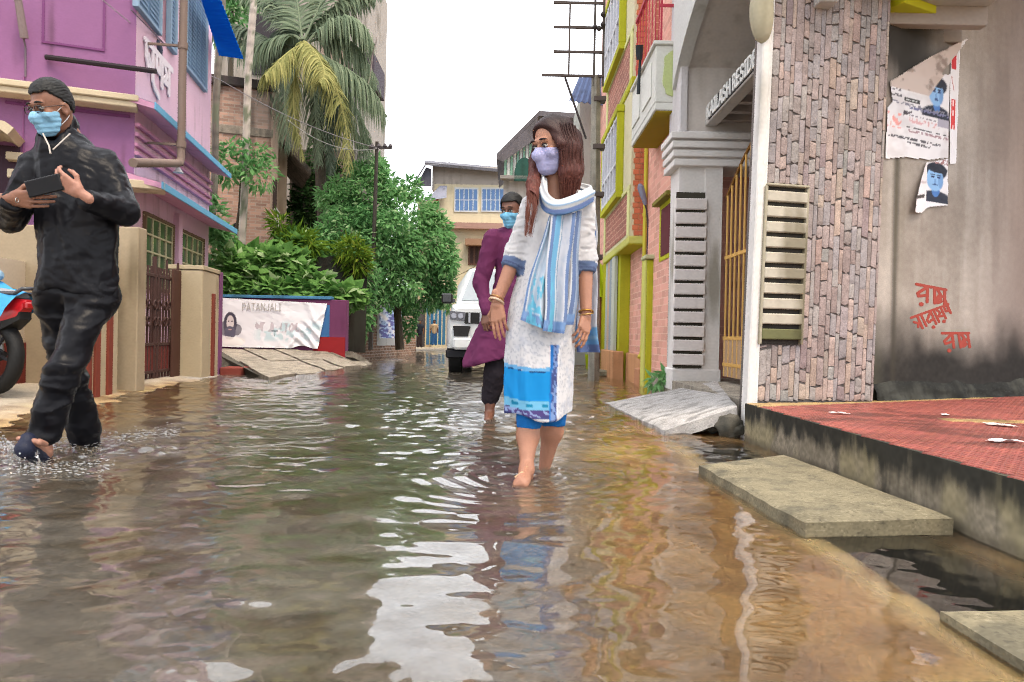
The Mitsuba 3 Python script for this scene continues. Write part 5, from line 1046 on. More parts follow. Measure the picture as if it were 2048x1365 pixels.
# coconut palm
cp = thing('coconut_palm', 'large coconut palm with long drooping yellowing fronds', 'palm tree')
q = M(); q.tube([P(650, 520, 20.2), P(640, 330, 19.9), P(622, 110, 19.2)], [.16, .14, .13], 12); obj(cp + '__trunk', q, 'm_concrete', C(104, 96, 86), .7, smooth=50)
def frond(ctrl, Y, dep, wid, col, nleaf=62, hang=.8, seed=0):
    r = np.random.default_rng(seed); n = 40; t = np.linspace(0, 1, n)
    pts = np.array([P(x, y, Y + dep * k / (len(ctrl) - 1)) for k, (x, y) in enumerate(ctrl)])
    from scipy.interpolate import CubicSpline
    cs = CubicSpline(np.linspace(0, 1, len(ctrl)), pts); c = cs(t); v, f = tube(c, np.linspace(.035, .006, n), 5); q = M(); q.add(v, f); cols = [np.tile(col[1] * 1.0, (len(v), 1))]
    tt = np.linspace(.10, .995, nleaf); base = cs(tt); tan = cs(tt, 1); tan /= np.linalg.norm(tan, axis=1, keepdims=True)
    side = np.cross(tan, [0, 0, 1.0]); bad = np.linalg.norm(side, axis=1) < .35; side[bad] = side[bad] + [.6, -.4, 0]; side /= np.linalg.norm(side, axis=1, keepdims=True) + 1e-9
    for s in (-1, 1):
        L = wid * np.sin(np.pi * np.clip(tt * .86 + .12, 0, 1)) ** .6 * r.uniform(.75, 1.12, nleaf)
        d = side * s * r.uniform(.55, .95, nleaf)[:, None] + tan * r.uniform(.35, .6, nleaf)[:, None] + r.normal(0, .10, (nleaf, 3)); d /= np.linalg.norm(d, axis=1, keepdims=True)
        for b in range(nleaf):
            k = np.linspace(0, 1, 5)[:, None]; path = base[b] + d[b] * L[b] * (k - .35 * hang * k * k) + np.array([0, 0, -1.0]) * L[b] * hang * .72 * k ** 2
            w = .026 * np.array([.6, 1, .9, .6, .05])[:, None]; wd = tan[b] * w + np.array([0, 0, .3]) * w * 0
            vv = np.concatenate([path - wd, path + wd]); i = np.arange(4); q.add(vv, np.stack([i, i + 1, i + 6, i + 5], 1))
            m = np.clip(r.normal(.5, .3), 0, 1); cols.append(np.tile(col[0] * (1 - m) + col[1] * m, (10, 1)))
    obj(cp + '__frond', q, 'm_leaf', color=np.vstack(cols))
CG = (np.array([.12, .17, .11]), np.array([.27, .33, .22])); CYY = (np.array([.20, .22, .08]), np.array([.46, .44, .18])); CD = (np.array([.09, .125, .09]), np.array([.19, .23, .17]))
for k, (ct, Y, dep, wid, col, hg) in enumerate([
    ([(612, 92), (585, 100), (555, 125), (530, 150)], 18.0, -.9, .62, CYY, 1.0),
    ([(608, 85), (622, 95), (645, 130), (640, 165)], 18.0, -1.0, .70, CYY, 1.0),
    ([(612, 90), (650, 130), (685, 220), (697, 345)], 18.0, -.7, .75, CYY, .9),
    ([(595, 140), (588, 190), (592, 250), (608, 318)], 17.8, -.3, .42, CYY, .8),
    ([(620, 80), (660, 45), (710, 40), (748, 95)], 18.4, .2, .80, CG, 1.1),
    ([(620, 95), (670, 125), (730, 165), (772, 235)], 18.3, .2, .85, CG, 1.2),
    ([(630, 110), (670, 180), (700, 240), (745, 320)], 18.7, .5, .75, CG, 1.0),
    ([(600, 80), (560, 75), (510, 90), (455, 48)], 18.6, .6, .70, CG, 1.2),
    ([(600, 88), (550, 85), (500, 60), (450, 50), (430, 62)], 18.9, .4, .8, CD, 1.2),
    ([(605, 80), (598, 30), (590, -30), (580, -90)], 18.6, .6, .85, CG, .4),
    ([(608, 80), (640, 10), (655, -40), (665, -100)], 18.5, .6, .85, CG, .4),
    ([(606, 82), (570, 40), (545, -10), (520, -40)], 18.9, .8, .8, CD, .6),
    ([(612, 80), (680, 20), (720, -20), (750, -10)], 19.1, .8, .85, CD, .8),
    ([(600, 95), (560, 110), (530, 190), (525, 260)], 19.2, .6, .6, CD, 1.0),
    ([(620, 110), (650, 190), (655, 270), (665, 350)], 19.4, .5, .65, CD, .9),
    ([(606, 70), (575, 60), (560, 90), (545, 170)], 19.3, .6, .75, CD, 1.0), ([(612, 95), (625, 150), (632, 230), (640, 330)], 19.0, .1, .8, CG, 1.0), ([(615, 95), (640, 120), (668, 190), (676, 290)], 19.0, .1, .8, CD, 1.0),
    ([(600, 95), (575, 140), (570, 210), (580, 300)], 19.0, .1, .7, CG, 1.0), ([(618, 85), (670, 75), (720, 100), (752, 180)], 18.9, .2, .85, CG, 1.1), ([(618, 90), (660, 140), (715, 220), (735, 300)], 19.2, .2, .85, CG, 1.1), ([(610, 85), (640, 40), (690, 0), (740, -10)], 18.8, .5, .9, CG, .8), ([(604, 85), (560, 20), (530, -10), (480, -20)], 19.2, .5, .9, CG, .8)]): frond(ct, Y, dep, wid * 1.2, col, 92, hg * 1.1, k)
# ------------------------------------------------------------------ people: bodies as smooth blended solids, meshed with surface nets
def nets(f, lo, hi, h):
    lo, hi = np.asarray(lo, float), np.asarray(hi, float); n = np.maximum(np.ceil((hi - lo) / h).astype(int) + 1, 3)
    ax = [lo[k] + h * np.arange(n[k]) for k in range(3)]; g = np.stack(np.meshgrid(*ax, indexing='ij'), -1).astype(np.float32)
    d = f(g.reshape(-1, 3)).reshape(n).astype(np.float32); s = d < 0
    acc = np.zeros(tuple(n - 1) + (3,), np.float32); cnt = np.zeros(tuple(n - 1), np.float32); idx = np.stack(np.meshgrid(*[np.arange(k - 1) for k in n], indexing='ij'), -1)
    for a in range(3):
        b, c = [k for k in range(3) if k != a]
        sl0 = [slice(None)] * 3; sl1 = [slice(None)] * 3; sl0[a] = slice(0, -1); sl1[a] = slice(1, None)
        d0, d1 = d[tuple(sl0)], d[tuple(sl1)]; cr = (d0 < 0) != (d1 < 0); t = np.where(cr, d0 / np.where(cr, d0 - d1, 1), 0)
        for ob in (0, 1):
            for oc in (0, 1):
                sel = [slice(None)] * 3; sel[b] = slice(ob, n[b] - 1 + ob); sel[c] = slice(oc, n[c] - 1 + oc)
                crs, ts = cr[tuple(sel)], t[tuple(sel)]; off = np.zeros(3); off[b], off[c] = ob, oc
                e = np.zeros(crs.shape + (3,), np.float32); e[..., a] = ts; e += off; acc += e * crs[..., None]; cnt += crs
    ok = cnt > 0; num = -np.ones(ok.shape, int); num[ok] = np.arange(ok.sum()); v = lo + h * (idx[ok] + acc[ok] / cnt[ok][:, None]); F_ = []
    for a in range(3):
        b, c = (a + 1) % 3, (a + 2) % 3; sl0 = [slice(None)] * 3; sl1 = [slice(None)] * 3; sl0[a] = slice(0, -1); sl1[a] = slice(1, None)
        s0, s1 = s[tuple(sl0)], s[tuple(sl1)]; w = np.argwhere(s0 != s1); w = w[(w[:, b] > 0) & (w[:, c] > 0) & (w[:, b] < n[b] - 1) & (w[:, c] < n[c] - 1)]
        eb, ec = np.eye(3, dtype=int)[b], np.eye(3, dtype=int)[c]; q = np.stack([num[tuple((w - o).T)] for o in (0 * eb, eb, eb + ec, ec)], 1)
        fl = s0[tuple(w.T)]; q = np.where(fl[:, None], q, q[:, ::-1]); F_.append(q)
    q = np.vstack(F_); return v, np.vstack([q[:, [0, 2, 1]], q[:, [0, 3, 2]]])
def cap(p, a, b, ra, rb=None):
    rb = ra if rb is None else rb; a, b = np.asarray(a, np.float32), np.asarray(b, np.float32); ba = b - a; t = np.clip((p - a) @ ba / max(ba @ ba, 1e-9), 0, 1)
    return np.linalg.norm(p - a - t[:, None] * ba, axis=1) - (ra + (rb - ra) * t)
def ell(p, c, r, R=None):
    q = (p - np.asarray(c, np.float32)); q = q @ R if R is not None else q; r = np.asarray(r, np.float32); k0 = np.linalg.norm(q / r, axis=1); k1 = np.linalg.norm(q / r ** 2, axis=1) + 1e-9
    return k0 * (k0 - 1) / k1
def smin(a, b, k):
    h = np.clip(.5 + .5 * (b - a) / k, 0, 1); return b + (a - b) * h - k * h * (1 - h)
def smax(a, b, k): return -smin(-a, -b, k)
def su(k, *ds):
    o = ds[0]
    for d in ds[1:]: o = smin(o, d, k)
    return o
def vnormal(v, f):
    n = np.zeros_like(v); fn = np.cross(v[f[:, 1]] - v[f[:, 0]], v[f[:, 2]] - v[f[:, 0]])
    for k in range(3): np.add.at(n, f[:, k], fn)
    return n / (np.linalg.norm(n, axis=1, keepdims=True) + 1e-12)
def orient(v, f):
    """outward: positive volume"""
    vol = np.einsum('ij,ij->i', v[f[:, 0]], np.cross(v[f[:, 1]], v[f[:, 2]])).sum(); return (v, f) if vol > 0 else (v, f[:, ::-1])
def wrinkle(v, f, amp, sc_, seed=0, aniso=(1, 1, 1), sharp=1.0):
    n = vnormal(v, f); q = v * np.asarray(aniso) * sc_; w = meshkit.fbm(q * .6 + 7, 2, seed + 9)[:, None] * 1.6
    a = meshkit.fbm(q + w, 3, seed); r = 1 - np.abs(2 * a - 1) * 2.2; return v + n * (amp * (r * .7 - .35 + .3 * (meshkit.fbm(q * 2.3, 2, seed + 4) - .5)))[:, None]
def tab(zs, vals):
    o = np.argsort(zs); zs, vals = np.asarray(zs)[o], np.asarray(vals)[o]
    return lambda z: np.interp(z, zs, vals)
def loftsdf(p, cx, cy, a, b, z0, z1, lobes=None):
    z = p[:, 2]; dx, dy = p[:, 0] - cx(z), p[:, 1] - cy(z); A, B = a(z), b(z)
    if lobes is not None: m = lobes(np.arctan2(dy / B, dx / A), z); A, B = A * m, B * m
    r = np.sqrt((dx / A) ** 2 + (dy / B) ** 2); d = (r - 1) * np.minimum(A, B) * .9
    return np.maximum(d, np.maximum(z0 - z, z - z1))
SKIN = C(150, 104, 82); SKIN_W = C(176, 128, 100)
class Head:
    """a head in its own frame: s to its left, f forwards, u up"""
    def __init__(s, c, fwd, up=(0, 0, 1), k=1.0):
        f = np.asarray(fwd, float); f /= np.linalg.norm(f); u = np.asarray(up, float); u -= f * (u @ f); u /= np.linalg.norm(u); s.R = np.stack([np.cross(u, f), f, u], 1) * k; s.c = np.asarray(c, float); s.k = k
    def w(s, q): return np.asarray(q, float) @ s.R.T + s.c
    def sdf(s, p):
        d = su(.03, ell(p, (0, -.012, .034), (.073, .093, .096)), ell(p, (0, .022, -.045), (.054, .066, .072)), ell(p, (0, .05, -.085), (.026, .03, .026)))
        d = su(.012, d, cap(p, (0, .088, .012), (0, .110, -.026), .008, .013), cap(p, (-.03, .080, .034), (.03, .080, .034), .012), ell(p, (.04, .06, -.02), (.022, .026, .022)), ell(p, (-.04, .06, -.02), (.022, .026, .022)))
        for e in (-1, 1): d = smax(d, -ell(p, (e * .031, .096, .014), (.017, .014, .011)), .010)
        for e in (-1, 1): d = su(.006, d, smax(ell(p, (e * .076, -.008, -.006), (.011, .022, .032), None), -ell(p, (e * .087, .000, -.004), (.008, .012, .018)), .004))
        return d
    def add(s, key, f, mat, col, h=.0035, lo=(-.13, -.16, -.16), hi=(.13, .15, .17), smooth=True, fn=None, **kw):
        v, t = nets(f, lo, hi, h); v, t = orient(v, t)
        if fn is not None: v = fn(v, t)
        return obj(key, (s.w(v), t), mat, col, smooth=smooth, **kw)
    def face(s, t, skin, brow=C(30, 22, 20), eyes_down=0.0, skinmat='m_skin'):
        for e in (-1, 1):
            ic = trimesh.creation.icosphere(2, 1.0); v = np.array(ic.vertices) * [.0140, .0105, .0078] + [e * .031, .0795, .013]; k = obj(t + '__eye', (s.w(v), np.array(ic.faces)), 'm_gloss', C(222, 216, 210), smooth=True)
            v = np.array(ic.vertices) * [.0062, .003, .0066] + [e * .031, .0895, .013 - eyes_down]; obj(k + '__iris', (s.w(v), np.array(ic.faces)), 'm_gloss', C(24, 16, 14), smooth=True)
            x = np.linspace(-1, 1, 9); q = M(); q.tube(s.w(np.stack([e * .031 + x * .0165, .0895 - .006 * x ** 2, .0205 - .006 * x ** 2], 1)), .0026, 6); obj(k + '__lid', q, 'm_matt', C(40, 26, 24), smooth=60)
            q = M(); q.tube(s.w(np.stack([e * .034 + x * .021, .0945 - .010 * (x * e * .4 + .6) ** 2 * (x * e > -.4), .0375 + .004 * (1 - x ** 2) - .003 * x * e], 1)), np.array([.002, .0032, .004, .0042, .0042, .004, .0034, .0026, .0014])[::e], 6); obj(t + '__eyebrow', q, 'm_matt', brow, smooth=60)
    def mask(s, t, col, top=.004, bot=-.118, loops=True, side=.062, seed=1, pl=.0012):
        def f(p):
            d = s.sdf(p) - .0075; d = su(.02, d, cap(p, (0, .10, -.03), (0, .082, -.085), .022, .024)); u = p[:, 2] - (top - .5 * np.abs(p[:, 0]) * .45)
            reg = smax(smax(u, bot - p[:, 2] + 1.6 * np.maximum(.05 - p[:, 1], 0) * .6, .004), (.018 + .35 * np.maximum(-p[:, 2] - .05, 0)) - p[:, 1], .006); return smax(smax(d, reg, .003), np.abs(p[:, 0]) - side, .006)
        def pleat(v, tt): return v + vnormal(v, tt) * (pl * np.sin((v[:, 2] + .12 * np.abs(v[:, 0])) * 260) * np.clip((-.012 - v[:, 2]) / .02, 0, 1) + .0025 * (meshkit.fbm(v * 60, 3, seed) - .5))[:, None]
        k = s.add(t + '__mask', f, 'm_cloth', col, .003, lo=(-.1, -.02, -.15), hi=(.1, .15, .05), fn=pleat)
        if loops:
            for e in (-1, 1):
                for (a, b) in (((e * side * .96, .03, -.012), (e * .080, -.012, .024)), ((e * side * .9, .02, -.07), (e * .080, -.016, -.034))):
                    m_ = (np.array(a) + np.array(b)) / 2 + [e * .006, 0, 0]; q = M(); q.tube(s.w(np.array([a, m_, b])), .0018, 5); obj(k + '__ear_loop', q, 'm_matt', C(226, 228, 230))
        return k
def hand(key, wrist, d, n, thumb, k=1.0, curl=(.25, .3, .35, .4), col=SKIN, spread=.10, thumb_in=.5, h=.0027, bend=1.0):
    """wrist, d: towards the fingers, n: the palm faces, thumb: +1/-1 side of cross(d, n)"""
    d = np.asarray(d, float); d /= np.linalg.norm(d); n = np.asarray(n, float); n -= d * (n @ d); n /= np.linalg.norm(n); s = np.cross(d, n) * thumb; wrist = np.asarray(wrist, float)
    L = [(.042, .026, .021), (.046, .030, .023), (.043, .028, .022), (.033, .021, .019)]; R_ = [.0092, .0095, .009, .0078]; off = [.031, .0105, -.011, -.031]; ln = [.088, .092, .088, .080]
    seg = []; palm = []
    for i in range(4):
        b = d * ln[i] + s * off[i]; palm.append((d * .012 + s * off[i] * .62, b, .0145, .0115)); ang = 0.0; dir0 = d + s * off[i] * spread * 30 * .1; dir0 /= np.linalg.norm(dir0); p0 = b
        for j in range(3):
            ang += curl[i] * (1.0 if j else .7) * bend; q = dir0 * math.cos(ang) + n * math.sin(ang); p1 = p0 + q * L[i][j]; seg.append((p0, p1, R_[i] * (1 - .09 * j), R_[i] * (.93 - .09 * j), i)); p0 = p1
    tb = d * .026 + s * .028 + n * .008; t1 = tb + (s * .62 + d * .62 + n * .35 * thumb_in) * .042; t2 = t1 + (s * (.5 - .7 * thumb_in) + d * .85 + n * .4 * thumb_in) * .030; t3 = t2 + (s * (.3 - .8 * thumb_in) + d * .85 + n * .4 * thumb_in) * .024
    fore = -d * .05
    def f(p):
        q = (p - wrist.astype(np.float32)) / k; o = su(.014, *[cap(q, a, b, ra, rb) for a, b, ra, rb in palm]); o = su(.012, o, cap(q, fore, d * .012, .024, .0225), cap(q, d * .012 + s * .012, tb, .016, .013)); g = None
        for i in range(4):
            fi = su(.004, *[cap(q, a, b, ra, rb) for a, b, ra, rb, ii in seg if ii == i]); g = fi if g is None else np.minimum(g, fi)
        th = su(.005, cap(q, tb, t1, .0125, .0105), cap(q, t1, t2, .0105, .0095), cap(q, t2, t3, .0095, .007)); return su(.005, o, su(.0015, g, th)) * k
    pts = np.array([x[0] for x in seg] + [x[1] for x in seg] + [tb, t1, t2, t3, fore, d * .1]) * k + wrist
    v, t = nets(f, pts.min(0) - .03, pts.max(0) + .03, h); v, t = orient(v, t); return obj(key, (v, t), 'm_skin', col, smooth=True)

# ================================================= the woman
YW = 3.50
def W(px, py, dy=0.0): return P(px, py, YW + dy)
SX = 1.0 / (F / YW)
wo_ = thing('person', 'young woman wading barefoot-low in a white and blue printed kurta, scarf and lilac face mask', 'person')
labels[wo_]['label'] = 'woman with long brown hair in a white and blue kurta, scarf and lilac mask'
hw_ = Head(W(1106, 297, .0), (-.70, -.66, -.24), (-.04, 0, 1), 1.0)
# body: neck, arms and legs as one skin
EL = [W(1066, 412, .02), W(1034, 505, .05), W(994, 602, -.02)]; ER = [W(1166, 412, .05), W(1170, 520, .07), W(1172, 626, .0)]
def fbody(p):
    nk = su(.03, cap(p, W(1109, 330, .03), W(1108, 392, .05), .050, .055), cap(p, W(1085, 402, .06), W(1140, 402, .06), .055))
    ar = su(.02, cap(p, EL[1], EL[2], .038, .025), cap(p, ER[1], ER[2], .038, .025), cap(p, EL[0], EL[1], .045, .038), cap(p, ER[0], ER[1], .045, .038))
    l1 = su(.03, cap(p, W(1058, 826, -.03), W(1056, 872, -.04), .046, .048), cap(p, W(1056, 872, -.04), W(1053, 938, -.12), .047, .027))
    l2 = su(.03, cap(p, W(1106, 826, .06), W(1104, 862, .10), .046, .050), cap(p, W(1104, 862, .10), W(1089, 935, .14), .048, .027))
    an, fo = W(1053, 940, -.13), W(1045, 962, -.24)
    ft = su(.02, cap(p, an + [0, .03, -.02], an + [-.0, 0, .0], .030), cap(p, an, fo, .030, .022), cap(p, an + [0, .03, -.035], fo + [-.012, .0, -.01], .028, .024), cap(p, fo + [.018, .02, 0], fo + [.012, -.02, -.012], .016, .012), cap(p, fo + [-.012, .02, -.006], fo + [-.03, -.01, -.02], .014, .011))
    tors = su(.04, cap(p, W(1112, 430, .07), W(1100, 560, .08), .085, .075), cap(p, W(1098, 560, .08), W(1090, 690, .06), .06, .06), cap(p, W(1086, 690, .05), W(1059, 826, -.03), .045, .045), cap(p, W(1094, 690, .06), W(1106, 826, .06), .045, .045))
    return su(.02, su(.025, nk, tors), ar, su(.02, l1, ft), l2)
v, f = nets(fbody, (-.22, 3.05, -.12), (.5, 3.85, 1.42), .0075); v, f = orient(v, f); obj(wo_ + '__body', (v, f), 'm_skin', SKIN_W, smooth=True)
hw_.add(wo_ + '__head', lambda p: su(.03, hw_.sdf(p), cap(p, (0, -.03, -.06), (.0, -.045, -.15), .048, .05)), 'm_skin', SKIN_W, .0032)
hw_.face(wo_, SKIN_W, C(40, 26, 24), .003)
hw_.mask(wo_, C(172, 172, 212), top=.010, bot=-.115, loops=False, seed=3, pl=.0004)
# long hair: a cap with a parting and two long falls
inv_ = np.linalg.inv(hw_.R)
def loc(x): return (np.asarray(x) - hw_.c) @ inv_.T
hairl = [loc(W(1084, 268, .05)), loc(W(1071, 322, .035)), loc(W(1067, 370, -.055)), loc(W(1064, 412, -.145)), loc(W(1056, 460, -.165))]
hairr = [loc(W(1128, 252, -.03)), loc(W(1140, 296, -.055)), loc(W(1140, 345, -.05)), loc(W(1136, 398, -.03))]
hairb = [loc(W(1140, 280, .08)), loc(W(1142, 340, .09)), loc(W(1138, 410, .10))]
def fhair(p):
    hd = hw_.sdf(p); capd = hd - .017
    reg = su(.02, (p[:, 1] * .9 - .015 - (p[:, 2] - .035) * .75), .0 * p[:, 0] + 9) ; reg = np.maximum(reg, -.10 - p[:, 2] - .2 * 0)
    c = smax(capd, reg, .01)
    fall = su(.03, cap(p, loc(W(1094, 247, -.055)), loc(W(1122, 288, -.085)), .016, .022), cap(p, loc(W(1106, 240, -.02)), hairr[0], .022, .034), cap(p, hairr[0], hairr[1], .034, .040), cap(p, hairr[1], hairr[2], .040, .046), cap(p, hairr[2], hairr[3], .046, .016))
    fb = su(.03, cap(p, hairb[0], hairb[1], .058, .055), cap(p, hairb[1], hairb[2], .055, .02))
    fl = su(.02, cap(p, hairl[0], hairl[1], .020, .024), cap(p, hairl[1], hairl[2], .024, .026), cap(p, hairl[2], hairl[3], .026, .020), cap(p, hairl[3], hairl[4], .020, .008))
    o = su(.025, c, fall, fb); o = np.minimum(o, fl); o = smin(o, fl, .012)
    # keep the face clear
    clear = ell(p, (.004, .085, -.02), (.060, .055, .078)); return smax(o, -clear, .008)
def strands(v, t):
    n = vnormal(v, t); w = hw_.w(v); a = meshkit.noise(w * [230, 230, 9], 3) + .6 * meshkit.noise(w * [90, 90, 5], 4); a2 = meshkit.noise(v * [10, 150, 10], 3) + .6 * meshkit.noise(v * [8, 110, 8], 4); k = sstep(.02, .07, v[:, 2]); a = a * (1 - k) + a2 * k; return v + n * ((.0058 - .0036 * k) * (a - .8))[:, None]
vv, tt = nets(fhair, (-.2, -.26, -.40), (.2, .2, .17), .0032); vv, tt = orient(vv, tt); vv = strands(vv, tt); ww = hw_.w(vv)
zt = np.clip((ww[:, 2] - 1.26) / .34, 0, 1)[:, None]; sh = meshkit.noise(ww * [260, 260, 6], 8)[:, None]; kk = sstep(.02, .07, vv[:, 2])[:, None]; sh = sh * (1 - kk) + kk * meshkit.noise(vv * [10, 150, 10], 8)[:, None]
obj(wo_ + '__hair', (ww, tt), 'm_hair', color=((C(88, 46, 38) * (1 - zt) + C(34, 24, 25) * zt) * (.6 + .8 * sh)), smooth=True)
scene['m_hair'] = principled({'type': 'mesh_attribute', 'name': 'vertex_color'}, roughness=.55, specular=.25)
r_ = np.random.default_rng(4); q = M()
for guide, rad, cnt in ((hairr, .045, 90), (hairb, .05, 50), (hairl, .022, 60)):
    gw_ = [hw_.w(g) for g in guide]
    for k in range(cnt):
        th = r_.uniform(math.pi, 2.1 * math.pi); o = np.array([math.cos(th), math.sin(th), 0]) * rad * r_.uniform(.75, 1.2); m_ = len(gw_); pts = [g + o * (1.0 if j < m_ - 1 else .6) + r_.normal(0, .003, 3) + ([0, 0, -r_.uniform(0, .035)] if j == m_ - 1 else 0) for j, g in enumerate(gw_)]
        tt_ = np.linspace(0, m_ - 1, 10); pp = np.stack([np.interp(tt_, np.arange(m_), [p_[a] for p_ in pts]) for a in range(3)], 1); q.tube(pp, np.linspace(.0018, .0007, 10), 4, caps=False)
sv_, sf_ = q.get(); zt = np.clip((sv_[:, 2] - 1.26) / .34, 0, 1)[:, None]
tag(obj(wo_ + '__hair_strand', (sv_, sf_), 'm_hair', color=C(98, 56, 46) * (1 - zt) + C(46, 32, 32) * zt, smooth=True), None, kind='stuff')
# kurta: one cloth from shoulders to hem with three quarter sleeves
zz = lambda py: float(W(1090, py)[2]); xx = lambda px, py: float(W(px, py)[0])
rows = [(398, 1118, 62, .085), (420, 1117, 64, .10), (460, 1112, 66, .118), (510, 1104, 62, .112), (560, 1096, 63, .112), (620, 1086, 68, .130), (680, 1080, 69, .138), (750, 1077, 67, .15), (815, 1076, 66, .155), (834, 1076, 66, .155)]
zs = [zz(r[0]) for r in rows]; cx = tab(zs, [xx(r[1], r[0]) for r in rows]); aa = tab(zs, [r[2] * SX for r in rows]); bb = tab(zs, [r[3] for r in rows]); cy = tab([.2, .6, 1.0, 1.3], [YW + .02, YW + .03, YW + .06, YW + .06])
def lob(th, z):
    k = np.clip((1.0 - z) / .6, 0, 1); return 1 + k * (.034 * np.sin(th * 7 + 2 + z * 1.3) + .022 * np.sin(th * 13 + z * 4))
zc0, zc1 = zz(832), 1.40
def fkurta(p):
    hem = zc0 + .018 * np.sin((p[:, 0]) * 22 + 1.2) + .02 * (p[:, 0] - .1)
    d = loftsdf(p, cx, cy, aa, bb, -9, 9, lob); d = np.maximum(d, hem - p[:, 2]); d = smax(d, p[:, 2] - (zz(398) + .0 * p[:, 0]), .03)
    sh = cap(p, W(1080, 404, .05), W(1154, 404, .06), .050, .052); d = su(.04, d, sh)
    cL, cR = EL[1] + (EL[2] - EL[1]) * .34, ER[1] + (ER[2] - ER[1]) * .26
    s1 = su(.03, cap(p, EL[0], EL[1], .054, .050), cap(p, EL[1], cL, .050, .046)); s2 = su(.03, cap(p, ER[0], ER[1], .054, .052), cap(p, ER[1], cR, .052, .048))
    for (a, b, c) in ((EL[1], EL[2], cL), (ER[1], ER[2], cR)):
        dr_ = (b - a) / np.linalg.norm(b - a); pl = (p - c.astype(np.float32)) @ dr_.astype(np.float32)
        if c is cL: s1 = smax(s1, pl, .006)
        else: s2 = smax(s2, pl, .006)
    d = su(.022, d, s1, s2); nk = ell(p, W(1108, 384, .0), (.062, .10, .075)); return smax(d, -nk, .008)
v, f = nets(fkurta, (-.26, 3.2, .2), (.52, 3.85, 1.45), .0065); v, f = orient(v, f)
arm = ((np.minimum(cap(v, EL[0], EL[1] + (EL[2] - EL[1]) * .4, .06), cap(v, ER[0] + [0.01, 0, -.03], ER[1] + (ER[2] - ER[1]) * .4, .06)) < .008)).astype(float)[:, None]
v1 = wrinkle(v, f, .009, 16, 3, (1, 1, 2.4)); v2 = wrinkle(v, f, .010, 9, 5, (1.6, 1.6, .55)); v = v1 * arm + v2 * (1 - arm)
CL_ = (EL[1] + (EL[2] - EL[1]) * .34, ER[1] + (ER[2] - ER[1]) * .26); hemx = [xx(1012, 800), xx(1140, 800)]
def kprint(v):
    x, y, z = v.T; c = np.ones(v.shape) * C(226, 224, 226)
    def lay(m, col): c[:] = c * (1 - m[:, None]) + np.asarray(col) * m[:, None]
    spk = meshkit.noise(v * [150, 150, 95], 2); fl = meshkit.fbm(v * [30, 30, 22], 3, 6); low = np.clip((.98 - z) / .15, 0, 1)
    lay(sstep(.60, .70, spk) * .30 * low + .1 * sstep(.6, .7, spk), C(140, 150, 168)); lay(sstep(.56, .64, fl) * .30 * low, C(160, 172, 196))
    front = (y < cy(z)).astype(float); u = (x - cx(z)) / aa(z)
    zt_, zb_ = zz(735), zz(832); sag = .012 * np.sin(x * 14)
    B1 = sstep(zz(733), zz(737), z + sag) * 0
    band = ((z + sag < zz(738)) & (z + sag > zz(795))).astype(float); pl_ = (u < .30).astype(float)
    lay(((np.abs(z + sag - zz(733)) < .008)).astype(float) * pl_, C(110, 176, 226)); lay(((np.abs(z + sag - zz(738)) < .003)).astype(float) * pl_, C(30, 60, 110))
    lay(band * pl_, C(24, 148, 222)); 
    b2 = ((z + sag <= zz(795)) & (z + sag > zz(812))).astype(float) * pl_; lay(b2, C(120, 190, 226)); lay(b2 * (np.sin(x * 95) > .2) * (np.abs(z + sag - zz(803)) < .008), C(20, 130, 170))
    b3 = ((z + sag <= zz(812)) & (z + sag > zz(824))).astype(float) * pl_; lay(b3, C(150, 170, 214)); lay(b3 * (meshkit.noise(v * [90, 20, 120], 4) > .5), C(84, 72, 130))
    lay((z + sag <= zz(824)).astype(float) * pl_, C(70, 76, 130)); lay((z + sag <= zz(829)).astype(float) * pl_, C(220, 222, 228))
    st = ((u > .30) & (u < .56) & (z < zz(690)) & (front > 0)).astype(float); lay(st, C(130, 158, 208)); lay(st * (meshkit.noise(v * [120, 20, 60], 7) > .52), C(74, 86, 140)); lay(st * (np.abs(u - .33) < .035), C(36, 120, 200)); lay(st * (np.abs(u - .54) < .02), C(230, 230, 236))
    bod = (np.abs(z - 1.05) < .25) & (front > 0); 
    for E, Cc in ((EL, CL_[0]), (ER, CL_[1])):
        dr_ = (E[2] - E[1]) / np.linalg.norm(E[2] - E[1]); t = (v - Cc) @ dr_; rad = np.linalg.norm(v - Cc - t[:, None] * dr_, axis=1); m = ((t > -.042) & (t < .02) & (rad < .075)).astype(float); lay(m, C(104, 122, 158)); lay(m * (np.abs(t + .012) < .004), C(80, 92, 130))
    return c
obj(wo_ + '__kurta', (v, f), 'm_vcloth', color=kprint(v) * .60, smooth=True)
scene['m_vcloth'] = principled({'type': 'mesh_attribute', 'name': 'vertex_color'}, roughness=.85, specular=.2, sheen=.2)
# leggings
def flegg(p):
    d = su(.03, cap(p, W(1060, 800, -.025), W(1058, 846, -.035), .062, .056), cap(p, W(1108, 800, .06), W(1106, 848, .085), .062, .057)); return smax(d, zz(850) - .012 - p[:, 2] + .02 * (p[:, 1] - YW) * 0, .006)
v, f = nets(flegg, (-.1, 3.2, .12), (.4, 3.8, .5), .007); v, f = orient(v, f); v = wrinkle(v, f, .006, 20, 4); obj(wo_ + '__leggings', (v, f), 'm_cloth', C(22, 104, 176), smooth=True)
